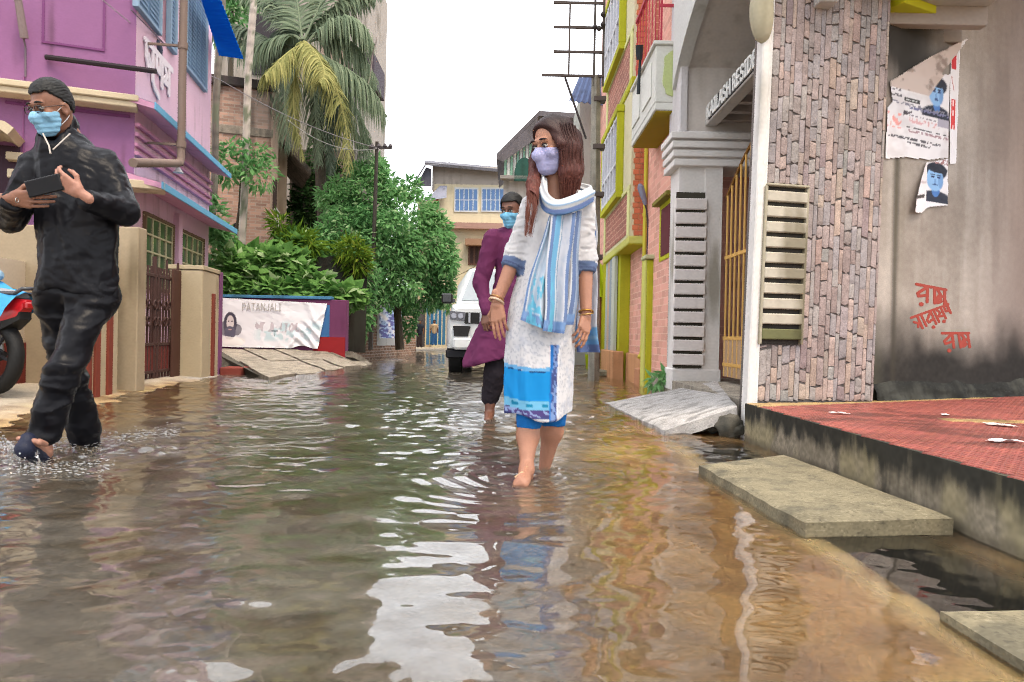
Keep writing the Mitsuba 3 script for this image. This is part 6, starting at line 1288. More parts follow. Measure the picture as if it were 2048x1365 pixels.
# hands, bangles, ring
hand(wo_ + '__hand', W(994, 606, -.02), W(1001, 690, -.05) - W(994, 606, -.02), (.35, .9, .0), -1, .88, (.16, .2, .26, .34), SKIN_W, thumb_in=.8)
hand(wo_ + '__hand', W(1172, 630, .0), W(1163, 690, -.06) - W(1172, 630, .0), (-.55, .8, .1), 1, .86, (.28, .42, .5, .55), SKIN_W, thumb_in=.7)
def ring3(key, c, ax, r, tk, col, mat='m_metal', n=28):
    ax = np.asarray(ax, float); ax /= np.linalg.norm(ax); a = np.cross(ax, [0, 1, .3]); a /= np.linalg.norm(a); b = np.cross(ax, a); th = np.linspace(0, 2 * math.pi, n)
    q = M(); q.tube(np.asarray(c) + r * (np.cos(th)[:, None] * a + np.sin(th)[:, None] * b), tk, 8, caps=False); return obj(key, q, mat, col, smooth=True)
ring3(wo_ + '__bangle', W(993, 603, -.02), EL[2] - EL[1], .033, .0055, C(214, 180, 156), 'm_gloss'); ring3(wo_ + '__bangle', W(994, 597, -.02), EL[2] - EL[1], .032, .0028, C(206, 160, 100))
ring3(wo_ + '__bangle', W(1172, 624, .0), ER[2] - ER[1], .031, .004, C(206, 150, 70)); ring3(wo_ + '__bangle', W(1172, 629, -.0), (.15, 0, -1), .032, .003, C(222, 176, 110))
# scarf: a loop round the neck and tails
def ribbon_tube(pts, r0, n=14, seed=0, closed=True):
    from scipy.interpolate import splprep, splev
    p = np.array(pts + ([pts[0]] if closed else [])).T; tck, _ = splprep(p, s=0, per=closed); c = np.stack(splev(np.linspace(0, 1, 120), tck), 1); t = np.gradient(c, axis=0); t /= np.linalg.norm(t, axis=1, keepdims=True)
    up = np.array([0, 0, 1.0]); o = np.cross(t, up); o /= np.linalg.norm(o, axis=1, keepdims=True); b = np.cross(o, t); ang = np.arange(n * 2) * math.pi / n
    rr = r0 * (1 + .22 * np.sin(ang * 5)[None, :] + .18 * (meshkit.fbm(np.stack(np.broadcast_arrays(np.linspace(0, 9, 120)[:, None], ang[None, :] * 2, 0 * ang[None, :]), -1), 3, seed) - .5))
    v = c[:, None] + rr[..., None] * (.62 * np.cos(ang)[None, :, None] * o[:, None] + 1.15 * np.sin(ang)[None, :, None] * b[:, None]); k, m = 120, n * 2
    i, j = np.meshgrid(np.arange(k - 1), np.arange(m), indexing='ij'); q = np.stack([i * m + j, i * m + (j + 1) % m, (i + 1) * m + (j + 1) % m, (i + 1) * m + j], -1).reshape(-1, 4); return v.reshape(-1, 3), q, np.tile(ang, k)
sv, sf, sa_ = ribbon_tube([W(1086, 368, -.03), W(1088, 392, -.09), W(1104, 415, -.135), W(1138, 412, -.14), W(1174, 394, -.07), W(1180, 388, .06), W(1150, 380, .17), W(1112, 372, .18), W(1088, 366, .09)], .027, seed=2)
low = np.sin(sa_); colS = np.where((low < -.25)[:, None], C(52, 122, 190), C(226, 228, 230)); colS = np.where((np.abs(low + .5) < .16)[:, None], C(30, 80, 150), colS); colS = np.where((np.abs(low - .25) < .10)[:, None], C(120, 170, 214), colS)
sc = wo_ + '__scarf'; m_s = M().add(sv, sf); SV, SC = [], [colS]
def sheet(corners, fold, nu=46, nv=60, colf=None, seed=0, amp=.019):
    tl, tr, br, bl = [np.asarray(c, float) for c in corners]; u, w = np.meshgrid(np.linspace(0, 1, nu), np.linspace(0, 1, nv)); p = ((1 - u) * (1 - w))[..., None] * tl + (u * (1 - w))[..., None] * tr + (u * w)[..., None] * br + ((1 - u) * w)[..., None] * bl
    p[..., 1] += -amp * np.sin(u * fold * 2 * math.pi + .8 * np.sin(w * 2.5)) * (.4 + .6 * w) - .012 * (meshkit.fbm(np.stack([u * 4, w * 6, 0 * u], -1), 3, seed) - .5); p[..., 0] += .010 * np.sin(w * 7 + seed) * w
    i = np.arange(nu * nv).reshape(nv, nu); q = np.stack([i[:-1, :-1], i[:-1, 1:], i[1:, 1:], i[1:, :-1]], -1).reshape(-1, 4); v = p.reshape(-1, 3); m_s.add(v, q); v2 = v + [0, .004, 0]; m_s.add(v2, q[:, ::-1]); c = colf(u, w).reshape(-1, 3); SC.append(c); SC.append(c)
def stripes(lst, base, spk=None):
    def f(u, w):
        u = u + .05 * (meshkit.fbm(np.stack([w * 7, u * 5, 0 * u], -1), 3, 15) - .5); c = np.ones(u.shape + (3,)) * base; nz = meshkit.fbm(np.stack([u * 9, w * 22, 0 * u], -1), 3, 5)
        c = np.where((nz > .56)[..., None], c * .82 + .18 * C(110, 150, 200), c)
        for (a, b, col) in lst: c = np.where(((u >= a) & (u < b))[..., None], col, c)
        c = np.where(((w > .90) & (w < .97))[..., None], C(90, 140, 200), c); c = np.where((w > .975)[..., None], C(40, 100, 170), c)
        if spk is not None: c = np.where(((nz > .5) & (w > .55) & (u > spk[0]) & (u < spk[1]))[..., None], C(70, 190, 226), c)
        return c
    return f
DB, AZ, WH_ = C(56, 108, 172), C(84, 174, 222), C(218, 220, 226)
sheet([W(1098, 432, -.125), W(1118, 430, -.13), W(1086, 660, -.165), W(1036, 640, -.14)], 1.6, colf=stripes([(0, .10, DB), (.10, .16, WH_), (.16, .3, C(150, 186, 222)), (.88, 1.01, WH_)], C(196, 212, 228), (.2, .85)), seed=1)
sheet([W(1102, 428, -.138), W(1152, 426, -.125), W(1126, 668, -.15), W(1083, 662, -.172)], 1.3, colf=stripes([(0, .08, WH_), (.08, .22, DB), (.22, .44, AZ), (.44, .49, WH_), (.49, .53, C(120, 150, 180)), (.86, 1.01, C(70, 110, 170))], C(206, 208, 218), (.24, .42)), seed=2)
sheet([W(1150, 424, -.10), W(1164, 420, -.08), W(1150, 650, -.11), W(1128, 650, -.12)], .8, colf=stripes([(0, .25, WH_), (.25, .7, C(60, 100, 160)), (.7, 1.01, C(150, 170, 200))], C(180, 196, 220)), seed=3)
# the end thrown over the shoulder, hanging behind her arm
sheet([W(1158, 384, .05), W(1192, 392, .08), W(1196, 520, .15), W(1178, 520, .15)], .7, colf=stripes([(0, .3, WH_), (.55, .85, C(40, 96, 168))], C(214, 218, 226)), seed=4, nv=30)
def tail_col(u, w):
    c = stripes([(0, .12, C(60, 110, 180))], C(204, 206, 220))(u, w); c = np.where((w > .76)[..., None], C(56, 150, 214), c); c = np.where(((w > .84) & (w < .88))[..., None], C(120, 176, 220), c); return np.where((w > .93)[..., None], C(36, 84, 160), c)
sheet([W(1150, 500, .16), W(1192, 500, .16), W(1198, 705, .17), W(1152, 705, .2)], 1.2, colf=tail_col, seed=6)
sv_, sf_ = m_s.get(); obj(sc, (sv_, sf_), 'm_vcloth', color=(np.vstack(SC) * .80 + .20 * C(205, 210, 220)) * .62, smooth=True); tag(sc, 'long white and blue block printed scarf')
# sandal on the front foot
an, fo = W(1053, 940, -.13), W(1045, 962, -.24)
q = M(); q.tube([fo + [.022, .03, .012], fo + [0, .03, .030], fo + [-.030, .03, .006]], .008, 6); q.tube([an + [.024, -.02, .0], an + [0, -.035, .016], an + [-.026, -.02, .0]], .007, 6); obj(wo_ + '__sandal', q, 'm_gloss', C(196, 160, 120), smooth=60)
# ================================================= man in the black rain suit
YM = 3.75
def Q(px, py, dy=0.0): return P(px, py, YM + dy)
mo = thing('person', 'tall man in a shiny black rain suit and blue mask looking at a phone', 'person')
SKM = C(140, 98, 76)
hm = Head(Q(105, 220, .0), (-.34, -.86, -.36), (-.02, 0, 1), 1.02)
hm.add(mo + '__head', lambda p: su(.03, hm.sdf(p), cap(p, (0, -.03, -.06), (.0, -.05, -.17), .052, .058)), 'm_skin', SKM, .0034, lo=(-.13, -.16, -.22))
hm.face(mo, SKM, C(20, 16, 16), .004)
hm.mask(mo, C(146, 194, 228), top=.004, bot=-.116, seed=5)
def fmh(p):
    d = hm.sdf(p) - .008 - .009 * np.clip((p[:, 2] - .06) / .06, 0, 1); hl = p[:, 2] + .016 * (meshkit.noise(p * [90, 90, 30], 6) - .5) - (.082 - .9 * np.clip(.045 - p[:, 1], 0, .09) - .45 * np.clip(-.02 - p[:, 1], 0, .1)); d = smax(d, -hl, .008)
    for e in (-1, 1): d = smax(d, -ell(p, (e * .085, -.008, -.012), (.03, .020, .034)), .006)
    return d
def mhs(v, t): return v + vnormal(v, t) * (.0045 * (meshkit.noise(v * [160, 60, 160], 2) + .5 * meshkit.noise(v * [320, 120, 320], 3) - .75))[:, None]
hm.add(mo + '__hair', fmh, 'm_matt', C(30, 27, 28), .0034, fn=mhs)
# glasses
gl = []
for e in (-1, 1):
    x = np.array([[-.022, -.014], [.02, -.014], [.023, 0], [.02, .014], [-.022, .014], [-.024, 0], [-.022, -.014]]); q = M(); q.tube(hm.w(np.stack([e * .034 + x[:, 0] * e, .105 - .12 * np.abs(.0 + x[:, 0] * e * e) ** 1.2 * 0 - .006 + 0 * x[:, 0], .010 + x[:, 1]], 1)), .0022, 6); q.tube(hm.w([[e * .056, .098, .014], [e * .078, .06, .014], [e * .082, -.005, .012]]), .002, 5)
    gl.append(q)
q = M()
for g in gl:
    for v_, f_ in zip(g.v, g.f): q.v.append(v_); q.f.append(f_ - f_.min() + q.n); q.n += len(v_)
q.tube(hm.w([[-.012, .106, .014], [0, .112, .017], [.012, .106, .014]]), .002, 5); k = obj(mo + '__glasses', q, 'm_gloss', C(50, 30, 26), smooth=60)
# jacket
sL, eL, wL = Q(70, 336, .03), Q(22, 440, -.02), Q(26, 402, -.24)
sR, eR, wR = Q(210, 334, .06), Q(252, 424, .00), Q(168, 398, -.24)
rj = [(262, 112, 36, .07), (300, 128, 64, .10), (330, 140, 78, .115), (400, 145, 79, .12), (470, 146, 78, .12), (540, 148, 78, .12), (596, 150, 78, .12)]
SM = YM / F
zj = [float(Q(r[1], r[0])[2]) for r in rj]; jx = tab(zj, [float(Q(r[1], r[0])[0]) for r in rj]); ja = tab(zj, [r[2] * SM for r in rj]); jb = tab(zj, [r[3] for r in rj]); jy = tab([.5, 1.7], [YM + .01, YM + .05])
def fjac(p):
    hem = zj[-1] + .03 * np.sin(p[:, 0] * 9 + 2) + .012 * np.sin(p[:, 0] * 31)
    d = loftsdf(p, jx, jy, ja, jb, -9, 9, lambda th, z: 1 + np.clip((1.0 - z) / .5, 0, 1) * (.03 * np.sin(th * 5 + 1) + .02 * np.sin(th * 9 + z * 9))); d = np.maximum(d, hem - p[:, 2]); d = smax(d, p[:, 2] - zj[0], .02)
    d = su(.05, d, cap(p, Q(86, 330, .04), Q(200, 328, .06), .062, .068))
    aL = su(.04, cap(p, sL, eL, .070, .058), cap(p, eL, wL, .057, .045)); aR = su(.04, cap(p, sR, eR, .070, .058), cap(p, eR, wR, .056, .044))
    d = su(.028, d, aL, aR)
    for (a, b) in ((eL, wL), (eR, wR)):
        dr_ = (b - a) / np.linalg.norm(b - a); pl = (p - b.astype(np.float32)) @ dr_.astype(np.float32) + .005; near = np.linalg.norm(p - b, axis=1) - .11; d = smax(d, smin(pl, -near + .0, .001) if False else np.where(near < 0, pl, -1), .004)
    col = cap(p, Q(110, 296, .03), Q(120, 252, .065), .084, .080); d = su(.03, d, col); nk = su(.01, cap(p, Q(106, 262, .0), Q(108, 230, .02), .064, .075), cap(p, Q(98, 300, -.12), Q(101, 262, -.05), .014, .05)); return smax(d, -nk, .008)
v, f = nets(fjac, (-2.78, 3.35, .5), (-1.65, 4.05, 1.72), .009); v, f = orient(v, f); v = wrinkle(v, f, .026, 5.0, 11, (1.5, 1.5, .6)); v = wrinkle(v, f, .007, 13, 12, (.9, .9, 1.5))
scene['m_rain'] = {'type': 'twosided', 'bsdf': {'type': 'principled', 'base_color': {'type': 'rgb', 'value': [.006, .006, .008]}, 'roughness': .36, 'specular': .13}}
obj(mo + '__jacket', (v, f), 'm_rain', smooth=True)
q = M(); q.tube([Q(86, 268, -.10), Q(98, 292, -.155), Q(101, 308, -.165)], .004, 6); q.tube([Q(140, 268, -.085), Q(122, 285, -.14), Q(106, 300, -.165)], .0035, 6); obj(mo + '__shirt_collar', q, 'm_matt', C(190, 182, 172), smooth=60)
# trousers: the leg in front swings across
hA, kA, fA_ = Q(188, 600, .02), Q(128, 742, -.14), Q(78, 878, -.10)
hB, kB, fB_ = Q(112, 600, .06), Q(140, 745, .16), Q(176, 893, .40)
def ftr(p):
    d = su(.06, cap(p, Q(112, 585, .03), Q(192, 585, .03), .10, .095), cap(p, hA, kA, .096, .070)); d = su(.03, d, su(.03, cap(p, kA, fA_ + [0.02, 0, .02], .074, .072))); b = su(.03, cap(p, hB, kB, .095, .074), cap(p, kB, fB_, .070, .076)); d = su(.03, d, b)
    cutA = (p - (fA_).astype(np.float32)) @ np.array([-.42, 0, -.90], np.float32) - .015; cutB = zfb - p[:, 2]
    nearA = np.linalg.norm(p - fA_, axis=1) < .24; nearB = p[:, 1] > YM + .18
    d = smax(d, np.where(nearA & (p[:, 0] < fA_[0] + .12), cutA, -1), .004); return smax(d, np.where(nearB, cutB, -1), .004)
zfb = float(fB_[2]) - .04
v, f = nets(ftr, (-2.75, 3.3, -.15), (-1.7, 4.35, .95), .009); v, f = orient(v, f); v = wrinkle(v, f, .028, 5.4, 21, (1.0, 1.0, 1.35)); v = wrinkle(v, f, .005, 12, 22, (.8, .8, 1.5)); obj(mo + '__trousers', (v, f), 'm_rain', smooth=True)
# front foot: raised toes in a dark blue sandal
hl, to = Q(84, 905, -.12), Q(52, 884, -.30)
def ffoot(p):
    d = su(.03, cap(p, Q(84, 872, -.10), hl + [0, 0, .0], .040, .040), cap(p, hl, to + [.0, .03, -.01], .038, .030)); s_ = np.array([.085, .02, -.01])
    for k in range(5): b = to + [-.036 + .020 * k, .02 + .004 * k, .006 - .004 * k]; d = su(.006, d, cap(p, b + [0, .035, -.01], b + [0.0, -.012, .006], .013, .0125 if k < 4 else .016))
    return d
v, f = nets(ffoot, np.minimum(hl, to) - .1, np.maximum(hl, to) + .1, .004); v, f = orient(v, f); obj(mo + '__foot', (v, f), 'm_skin', C(170, 120, 100), smooth=True)
def fsan(p):
    q_ = p.astype(np.float32); a = su(.02, cap(q_, hl + [0, .03, -.045], to + [-.006, .0, -.032], .034, .040), cap(q_, hl * .5 + to * .5 + [-.012, -.0, .004], to + [-.012, .03, .004], .036, .034)); return smax(a, -(cap(q_, hl + [0, 0, .09], to + [0, 0, .10], .03, .03)), .01)
v, f = nets(fsan, np.minimum(hl, to) - .13, np.maximum(hl, to) + .13, .005); v, f = orient(v, f); obj(mo + '__sandal', (v, f), 'm_matt', C(26, 32, 54), smooth=True)
# hands and phone
hand(mo + '__hand', Q(24, 398, -.24), (1.0, -.10, -.02), (.1, .95, .25), 1, 1.02, (.30, .35, .35, .4), SKM, thumb_in=.9, bend=.8)
hand(mo + '__hand', Q(160, 386, -.25), (-.86, -.12, .55), (.25, .9, .2), -1, .98, (.5, .55, .6, .75), C(176, 128, 106), thumb_in=.6)
ph_c, pd = Q(88, 372, -.275), np.array([.96, .02, .26]); pd /= np.linalg.norm(pd); pn = np.array([.12, -.95, -.1]); pn -= pd * (pn @ pd); pn /= np.linalg.norm(pn); pt_ = np.cross(pn, pd); Rph = np.eye(4); Rph[:3, 0], Rph[:3, 1], Rph[:3, 2], Rph[:3, 3] = pd, pn, pt_, ph_c
pk = thing('phone', 'black smartphone held sideways in the hands of the man in the rain suit', 'phone')
q = M(Rph); q.box(-.078, .078, -.0045, .0045, -.036, .036, .0035); obj(pk + '__case', q, 'm_matt', C(14, 14, 16), smooth=40)
q = M(Rph); q.box(-.080, .080, -.0052, -.0046, -.037, .037); obj(pk + '__screen', q, 'm_glass'); q = M(Rph); q.box(-.078, .078, -.002, .002, .0362, .0372); obj(pk + '__edge_band', q, 'm_metal', C(150, 150, 156))
q = M(Rph)
for a in (0, .016): q.cyl((.060, .0046 + .0, -.022 + a), (.060, .006, -.022 + a), .006, 12); 
obj(pk + '__camera', q, 'm_glass') if False else None
ring3(mo + '__ring', Q(34, 401, -.275), (1, 0, 0), .0105, .002, C(200, 196, 190))

# ================================================= man in the purple kurta behind her
YK = 5.75
def K(px, py, dy=0.0): return P(px, py, YK + dy)
ko = thing('person', 'man in a maroon kurta and blue mask wading just behind the woman', 'person')
hk = Head(K(1024, 424, .0), (-.42, -.85, -.22), (0, 0, 1), 1.0)
hk.add(ko + '__head', lambda p: su(.03, hk.sdf(p), cap(p, (0, -.03, -.06), (.0, -.045, -.17), .052, .056)), 'm_skin', C(128, 88, 70), .005, lo=(-.13, -.16, -.22))
hk.face(ko, SKM, C(20, 16, 16)); hk.mask(ko, C(120, 186, 222), top=.006, seed=6)
hk.add(ko + '__hair', fmh_k := (lambda p: np.minimum(smax(hk.sdf(p) - .016, -(p[:, 2] - (.078 - .9 * np.clip(.045 - p[:, 1], 0, .12))), .008), 9)), 'm_matt', C(30, 27, 28), .005, fn=mhs)
KS = YK / F
s1, e1, w1 = K(986, 478, -.02), K(961, 566, -.02), K(974, 622, -.12); s2, e2, w2 = K(1070, 476, .05), K(1082, 566, .08), K(1075, 640, .0)
rk_ = [(455, 1024, 22, .08), (478, 1026, 44, .12), (540, 1030, 38, .12), (610, 1022, 42, .125), (670, 1002, 54, .15), (724, 990, 62, .17)]
zk = [float(K(r[1], r[0])[2]) for r in rk_]; kx = tab(zk, [float(K(r[1], r[0])[0]) for r in rk_]); ka = tab(zk, [r[2] * KS for r in rk_]); kb = tab(zk, [r[3] for r in rk_]); ky = tab([.3, 1.5], [YK, YK + .04])
def fkk(p):
    d = loftsdf(p, kx, ky, ka, kb, -9, 9, lambda th, z: 1 + np.clip((.95 - z) / .5, 0, 1) * .05 * np.sin(th * 6 + z * 3)); d = np.maximum(d, zk[-1] + .05 * np.sin(p[:, 0] * 6 + 1) - p[:, 2]); d = smax(d, p[:, 2] - zk[0], .02)
    return su(.018, d, cap(p, K(992, 478, .03), K(1060, 478, .05), .07), cap(p, s1, e1, .072, .056), cap(p, e1, w1, .054, .042), cap(p, s2, e2, .078, .062), cap(p, e2, w2, .06, .044))
v, f = nets(fkk, (-.62, 5.35, .25), (.5, 6.15, 1.55), .011); v, f = orient(v, f); v = wrinkle(v, f, .014, 9, 31); obj(ko + '__kurta', (v, f), 'm_cloth', C(100, 44, 80), smooth=True)
def fkt(p):
    a = su(.04, cap(p, K(1000, 670, .05), K(992, 745, .0), .10, .088), cap(p, K(992, 745, .0), K(980, 795, .06), .085, .066)); b = su(.04, cap(p, K(1040, 670, .05), K(1045, 790, .2), .10, .07)); return su(.03, a, b)
v, f = nets(fkt, (-.4, 5.4, .05), (.35, 6.2, .75), .011); v, f = orient(v, f); v = wrinkle(v, f, .014, 11, 33); obj(ko + '__trousers', (v, f), 'm_cloth', C(40, 38, 42), smooth=True)
def fkl(p):
    return np.minimum(su(.02, cap(p, K(981, 790, .05), K(979, 825, .05), .05, .033), cap(p, K(979, 828, .05), K(976, 842, -.06), .036, .03)), cap(p, K(1045, 780, .2), K(1044, 840, .22), .05, .033))
v, f = nets(fkl, (-.4, 5.5, -.12), (.3, 6.3, .3), .008); v, f = orient(v, f); obj(ko + '__leg', (v, f), 'm_skin', C(120, 80, 62), smooth=True)
hand(ko + '__hand', w1, K(972, 665, -.15) - w1, (.6, .75, 0), -1, 1.0, (.5, .6, .7, .7), C(128, 88, 70), h=.0045)
hand(ko + '__hand', w2, (-.02, -.12, -1), (-.6, .75, 0), 1, 1.0, (.4, .5, .6, .6), C(128, 88, 70), h=.0045)

# ================================================= small figures far away and in the window
def tiny(px, py_top, py_bot, Y, label, shirt, legs, skin=SKM, kid=1.0):
    t = thing('person', label, 'person'); a, b = P(px, py_top, Y), P(px, py_bot, Y); H = a[2] - b[2]; x, z = b[0], b[2]
    u = lambda dx, dz, dy=0: np.array([x + dx * H, Y + dy * H, z + dz * H], np.float32)
    f1 = lambda p: su(.02, cap(p, u(-.12, .76), u(.12, .76), .03 * H), cap(p, u(0, .80), u(0, .76), .03 * H), cap(p, u(0, .93), u(0, .90), .055 * H, .05 * H), cap(p, u(0, .86), u(0, .80), .03 * H), cap(p, u(-.12, .76), u(-.15, .48, -.05), .028 * H, .022 * H), cap(p, u(.12, .76), u(.15, .48, -.05), .028 * H, .022 * H))
    f2 = lambda p: su(.03, cap(p, u(-.06, .76), u(.06, .76), .075 * H), cap(p, u(0, .74), u(0, .5), .10 * H, .095 * H), cap(p, u(-.11, .77), u(-.135, .62), .04 * H, .035 * H), cap(p, u(.11, .77), u(.135, .62), .04 * H, .035 * H))
    f3 = lambda p: su(.02, cap(p, u(-.02, .5), u(-.055, .02), .075 * H, .045 * H), cap(p, u(.02, .5), u(.06, .02, .05), .075 * H, .045 * H))
    for nm, fn, mt, cl in (('body', f1, 'm_skin', skin), ('shirt', f2, 'm_cloth', shirt), ('trousers', f3, 'm_cloth', legs)):
        v, f = nets(fn, u(-.3, -.05, -.25), u(.3, 1.08, .25), H / 70); v, f = orient(v, f); obj(t + '__' + nm, (v, f), mt, cl, smooth=True)
    f4 = lambda p: smax(cap(p, u(0, .945, .01), u(0, .93, .01), .058 * H, .058 * H), float(z + .92 * H) - p[:, 2], .01); v, f = nets(f4, u(-.1, .85, -.1), u(.1, 1.08, .1), H / 90); v, f = orient(v, f); obj(t + '__hair', (v, f), 'm_matt', C(26, 24, 24), smooth=True)
tiny(868, 640, 690, 28.5, 'distant small figure in a pale top and blue shorts before the blue fence', C(222, 196, 160), C(70, 120, 180))
tiny(839, 640, 694, 28.0, 'distant dark clothed figure by the creeper at the street end', C(50, 52, 66), C(70, 60, 58))
wp = thing('person', 'dark haired person looking out between the blue upper shutters', 'person')
hc = fH @ [sH(322, 58)[0], .12, sH(322, 58)[1] - .02, 1]
hww = Head(hc[:3], (.9, -.4, -.2), (0, 0, 1), 1.15); hww.add(wp + '__head', lambda p: su(.03, hww.sdf(p), cap(p, (0, -.03, -.06), (.0, -.045, -.17), .052, .058)), 'm_skin', SKM, .006, lo=(-.13, -.16, -.22)); hww.add(wp + '__hair', lambda p: smax(hww.sdf(p) - .02, -(p[:, 2] - (.06 - .9 * np.clip(.045 - p[:, 1], 0, .12))), .008), 'm_matt', C(34, 26, 26), .006)
v, f = nets(lambda p: su(.08, cap(p, hc[:3] + [-.08, .15, -.27], hc[:3] + [.08, -.12, -.27], .10), cap(p, hc[:3] + [0, 0, -.3], hc[:3] + [0, 0, -.7], .14)), hc[:3] - [.4, .4, .9], hc[:3] + [.4, .4, 0], .015); v, f = orient(v, f); obj(wp + '__shirt', (v, f), 'm_cloth', C(70, 74, 96), smooth=True)
# ------------------------------------------------------------------ white car
vc = thing('white_car', 'white four wheel drive car half hidden behind the man in the maroon kurta', 'car')
YC = 12.4; cl = P(889, 700, YC)[0]; CW = 1.86; cxm = cl + CW / 2
fC = frame((cxm, YC, -.06), (1, 0)); WHC = C(236, 238, 240)
def sect(y, zb, zt, hw, hwt): return [(x, y, z) for x, z in ((-hw, zb), (-hw, zb + (zt - zb) * .55), (-hwt, zt - .02), (-hwt + .06, zt), (hwt - .06, zt), (hwt, zt - .02), (hw, zb + (zt - zb) * .55), (hw, zb))]
def loft(secs):
    k = len(secs[0]); v = np.array(secs).reshape(-1, 3); n = len(secs); f = [[i * k + j, i * k + (j + 1) % k, (i + 1) * k + (j + 1) % k, (i + 1) * k + j] for i in range(n - 1) for j in range(k)]; t = [[a[0], a[1], a[2]] for a in f] + [[a[0], a[2], a[3]] for a in f]
    for b, o in ((0, 1), ((n - 1) * k, -1)): t += [[b, b + j + 1, b + j][::o] for j in range(1, k - 1)]
    return v, np.array(t)
q = M(fC); q.add(*loft([sect(.02, .62, 1.10, .84, .76), sect(.10, .46, 1.14, .90, .82), sect(.5, .42, 1.19, .93, .86), sect(1.25, .42, 1.24, .93, .87), sect(4.2, .42, 1.26, .93, .88), sect(4.4, .5, 1.2, .90, .84)])); obj(vc + '__body', q, 'm_gloss', WHC, smooth=35)
q = M(fC); q.add(*loft([sect(1.12, 1.20, 1.25, .84, .80), sect(1.75, 1.22, 1.86, .86, .66), sect(2.1, 1.22, 1.93, .86, .68), sect(4.2, 1.22, 1.92, .86, .68), sect(4.38, 1.22, 1.3, .82, .7)])); cb = obj(vc + '__cabin', q, 'm_gloss', WHC, smooth=35)
scene['m_carglass'] = {'type': 'twosided', 'bsdf': {'type': 'principled', 'base_color': {'type': 'rgb', 'value': [.30, .34, .36]}, 'roughness': .08, 'specular': .9}}
q = M(fC); q.quad((-.75, 1.135, 1.285), (.75, 1.135, 1.285), (.60, 1.70, 1.83), (-.60, 1.70, 1.83)); obj(vc + '__windscreen', q, 'm_carglass')
q = M(fC)
for a in ((-.74, .60), (-.1, .16), (.16, .74)): pass
q.box(-.62, .62, -.012, .03, .86, 1.04, .01); gk2 = obj(vc + '__grille', q, 'm_matt', C(30, 30, 32), smooth=30)
for k in range(7): x = -.54 + k * .18; q = M(fC); q.box(x - .02, x + .02, -.03, -.013, .87, 1.03, .006); obj(gk2 + '__slat', q, 'm_metal', C(190, 190, 194), smooth=30)
for s in (-1, 1):
    q = M(fC); q.prism([(s * .62, .90), (s * .85, .92), (s * .86, 1.06), (s * .60, 1.04)][::s], 'y', -.015, .10); hk_ = obj(vc + '__headlight', q, 'm_gloss', C(96, 98, 104))
    for xx in (.68, .79): q = M(fC); q.tube([(s * xx, -.03, .98), (s * xx, -.016, .98)], [.042, .048], 14); obj(hk_ + '__lens', q, 'm_metal', C(180, 184, 190), smooth=40)
    q = M(fC); q.prism([(s * .56, .66), (s * .78, .66), (s * .80, .82), (s * .52, .82)][::s], 'y', -.03, .06); obj(vc + '__fog_lamp', q, 'm_matt', C(34, 36, 38))
    q = M(fC); q.box(s * 1.0 - .10, s * 1.0 + .10, 1.10, 1.24, 1.22, 1.40, .03); q.box(min(s * .86, s * .92), max(s * .86, s * .92), 1.14, 1.2, 1.24, 1.30); obj(vc + '__wing_mirror', q, 'm_gloss', C(34, 34, 38), smooth=30)
    for y in (.78, 3.5):
        q = M(fC); ths = np.linspace(0, 2 * math.pi, 33); prof = [(.20, -.10), (.33, -.115), (.365, -.09), (.37, 0), (.365, .09), (.33, .115), (.20, .10)]; k = len(prof)
        v = np.array([[s * .79 + w, y + r * math.cos(t), .36 + r * math.sin(t)] for t in ths[:-1] for r, w in prof]); i, j = np.meshgrid(np.arange(32), np.arange(k), indexing='ij'); q.add(v, np.stack([i * k + j, i * k + (j + 1) % k, ((i + 1) % 32) * k + (j + 1) % k, ((i + 1) % 32) * k + j], -1).reshape(-1, 4)); wk = obj(vc + '__wheel', q, 'm_matt', C(30, 30, 31), smooth=50)
        q = M(fC); q.cyl((s * .74, y, .36), (s * .88, y, .36), .21, 20); obj(wk + '__rim', q, 'm_metal', C(150, 152, 156), smooth=40)
q = M(fC); q.box(-.80, .80, -.05, .14, .44, .64, .04); q.box(-.5, .5, -.052, .0, .64, .70, .01); obj(vc + '__bumper', q, 'm_gloss', WHC, smooth=30)
q = M(fC); q.box(-.92, .92, .1, 4.3, .30, .44, .02); obj(vc + '__underside', q, 'm_matt', C(26, 26, 28))
q = M(fC); q.tube([(-.7, 1.22, 1.275), (-.15, 1.15, 1.30)], .012, 5); q.tube([(.0, 1.22, 1.275), (.55, 1.15, 1.30)], .012, 5); obj(vc + '__wiper', q, 'm_matt', C(24, 24, 24))
# ------------------------------------------------------------------ motorcycle at the left edge, seen from behind its side
mb = thing('motorcycle', 'red and black motorcycle under a light blue cover at the left edge', 'motorcycle')
YB_ = 6.15
wc = P(-14, 695, YB_); wr = .315; wc[2] = .07 + wr
du = np.array([-.93, .36]); fM = frame((wc[0], wc[1], .07), du)      # +x of the frame runs forwards (to the left), tail at the right
def torus(c, R, r, n=40, m=12):
    th, ph_ = np.meshgrid(np.arange(n) * 2 * math.pi / n, np.arange(m) * 2 * math.pi / m, indexing='ij'); v = np.stack([c[0] + (R + r * np.cos(ph_)) * np.cos(th), c[1] + r * 1.1 * np.sin(ph_), c[2] + (R + r * np.cos(ph_)) * np.sin(th)], -1).reshape(-1, 3)
    i, j = np.meshgrid(np.arange(n), np.arange(m), indexing='ij'); return v, np.stack([i * m + j, ((i + 1) % n) * m + j, ((i + 1) % n) * m + (j + 1) % m, i * m + (j + 1) % m], -1).reshape(-1, 4)
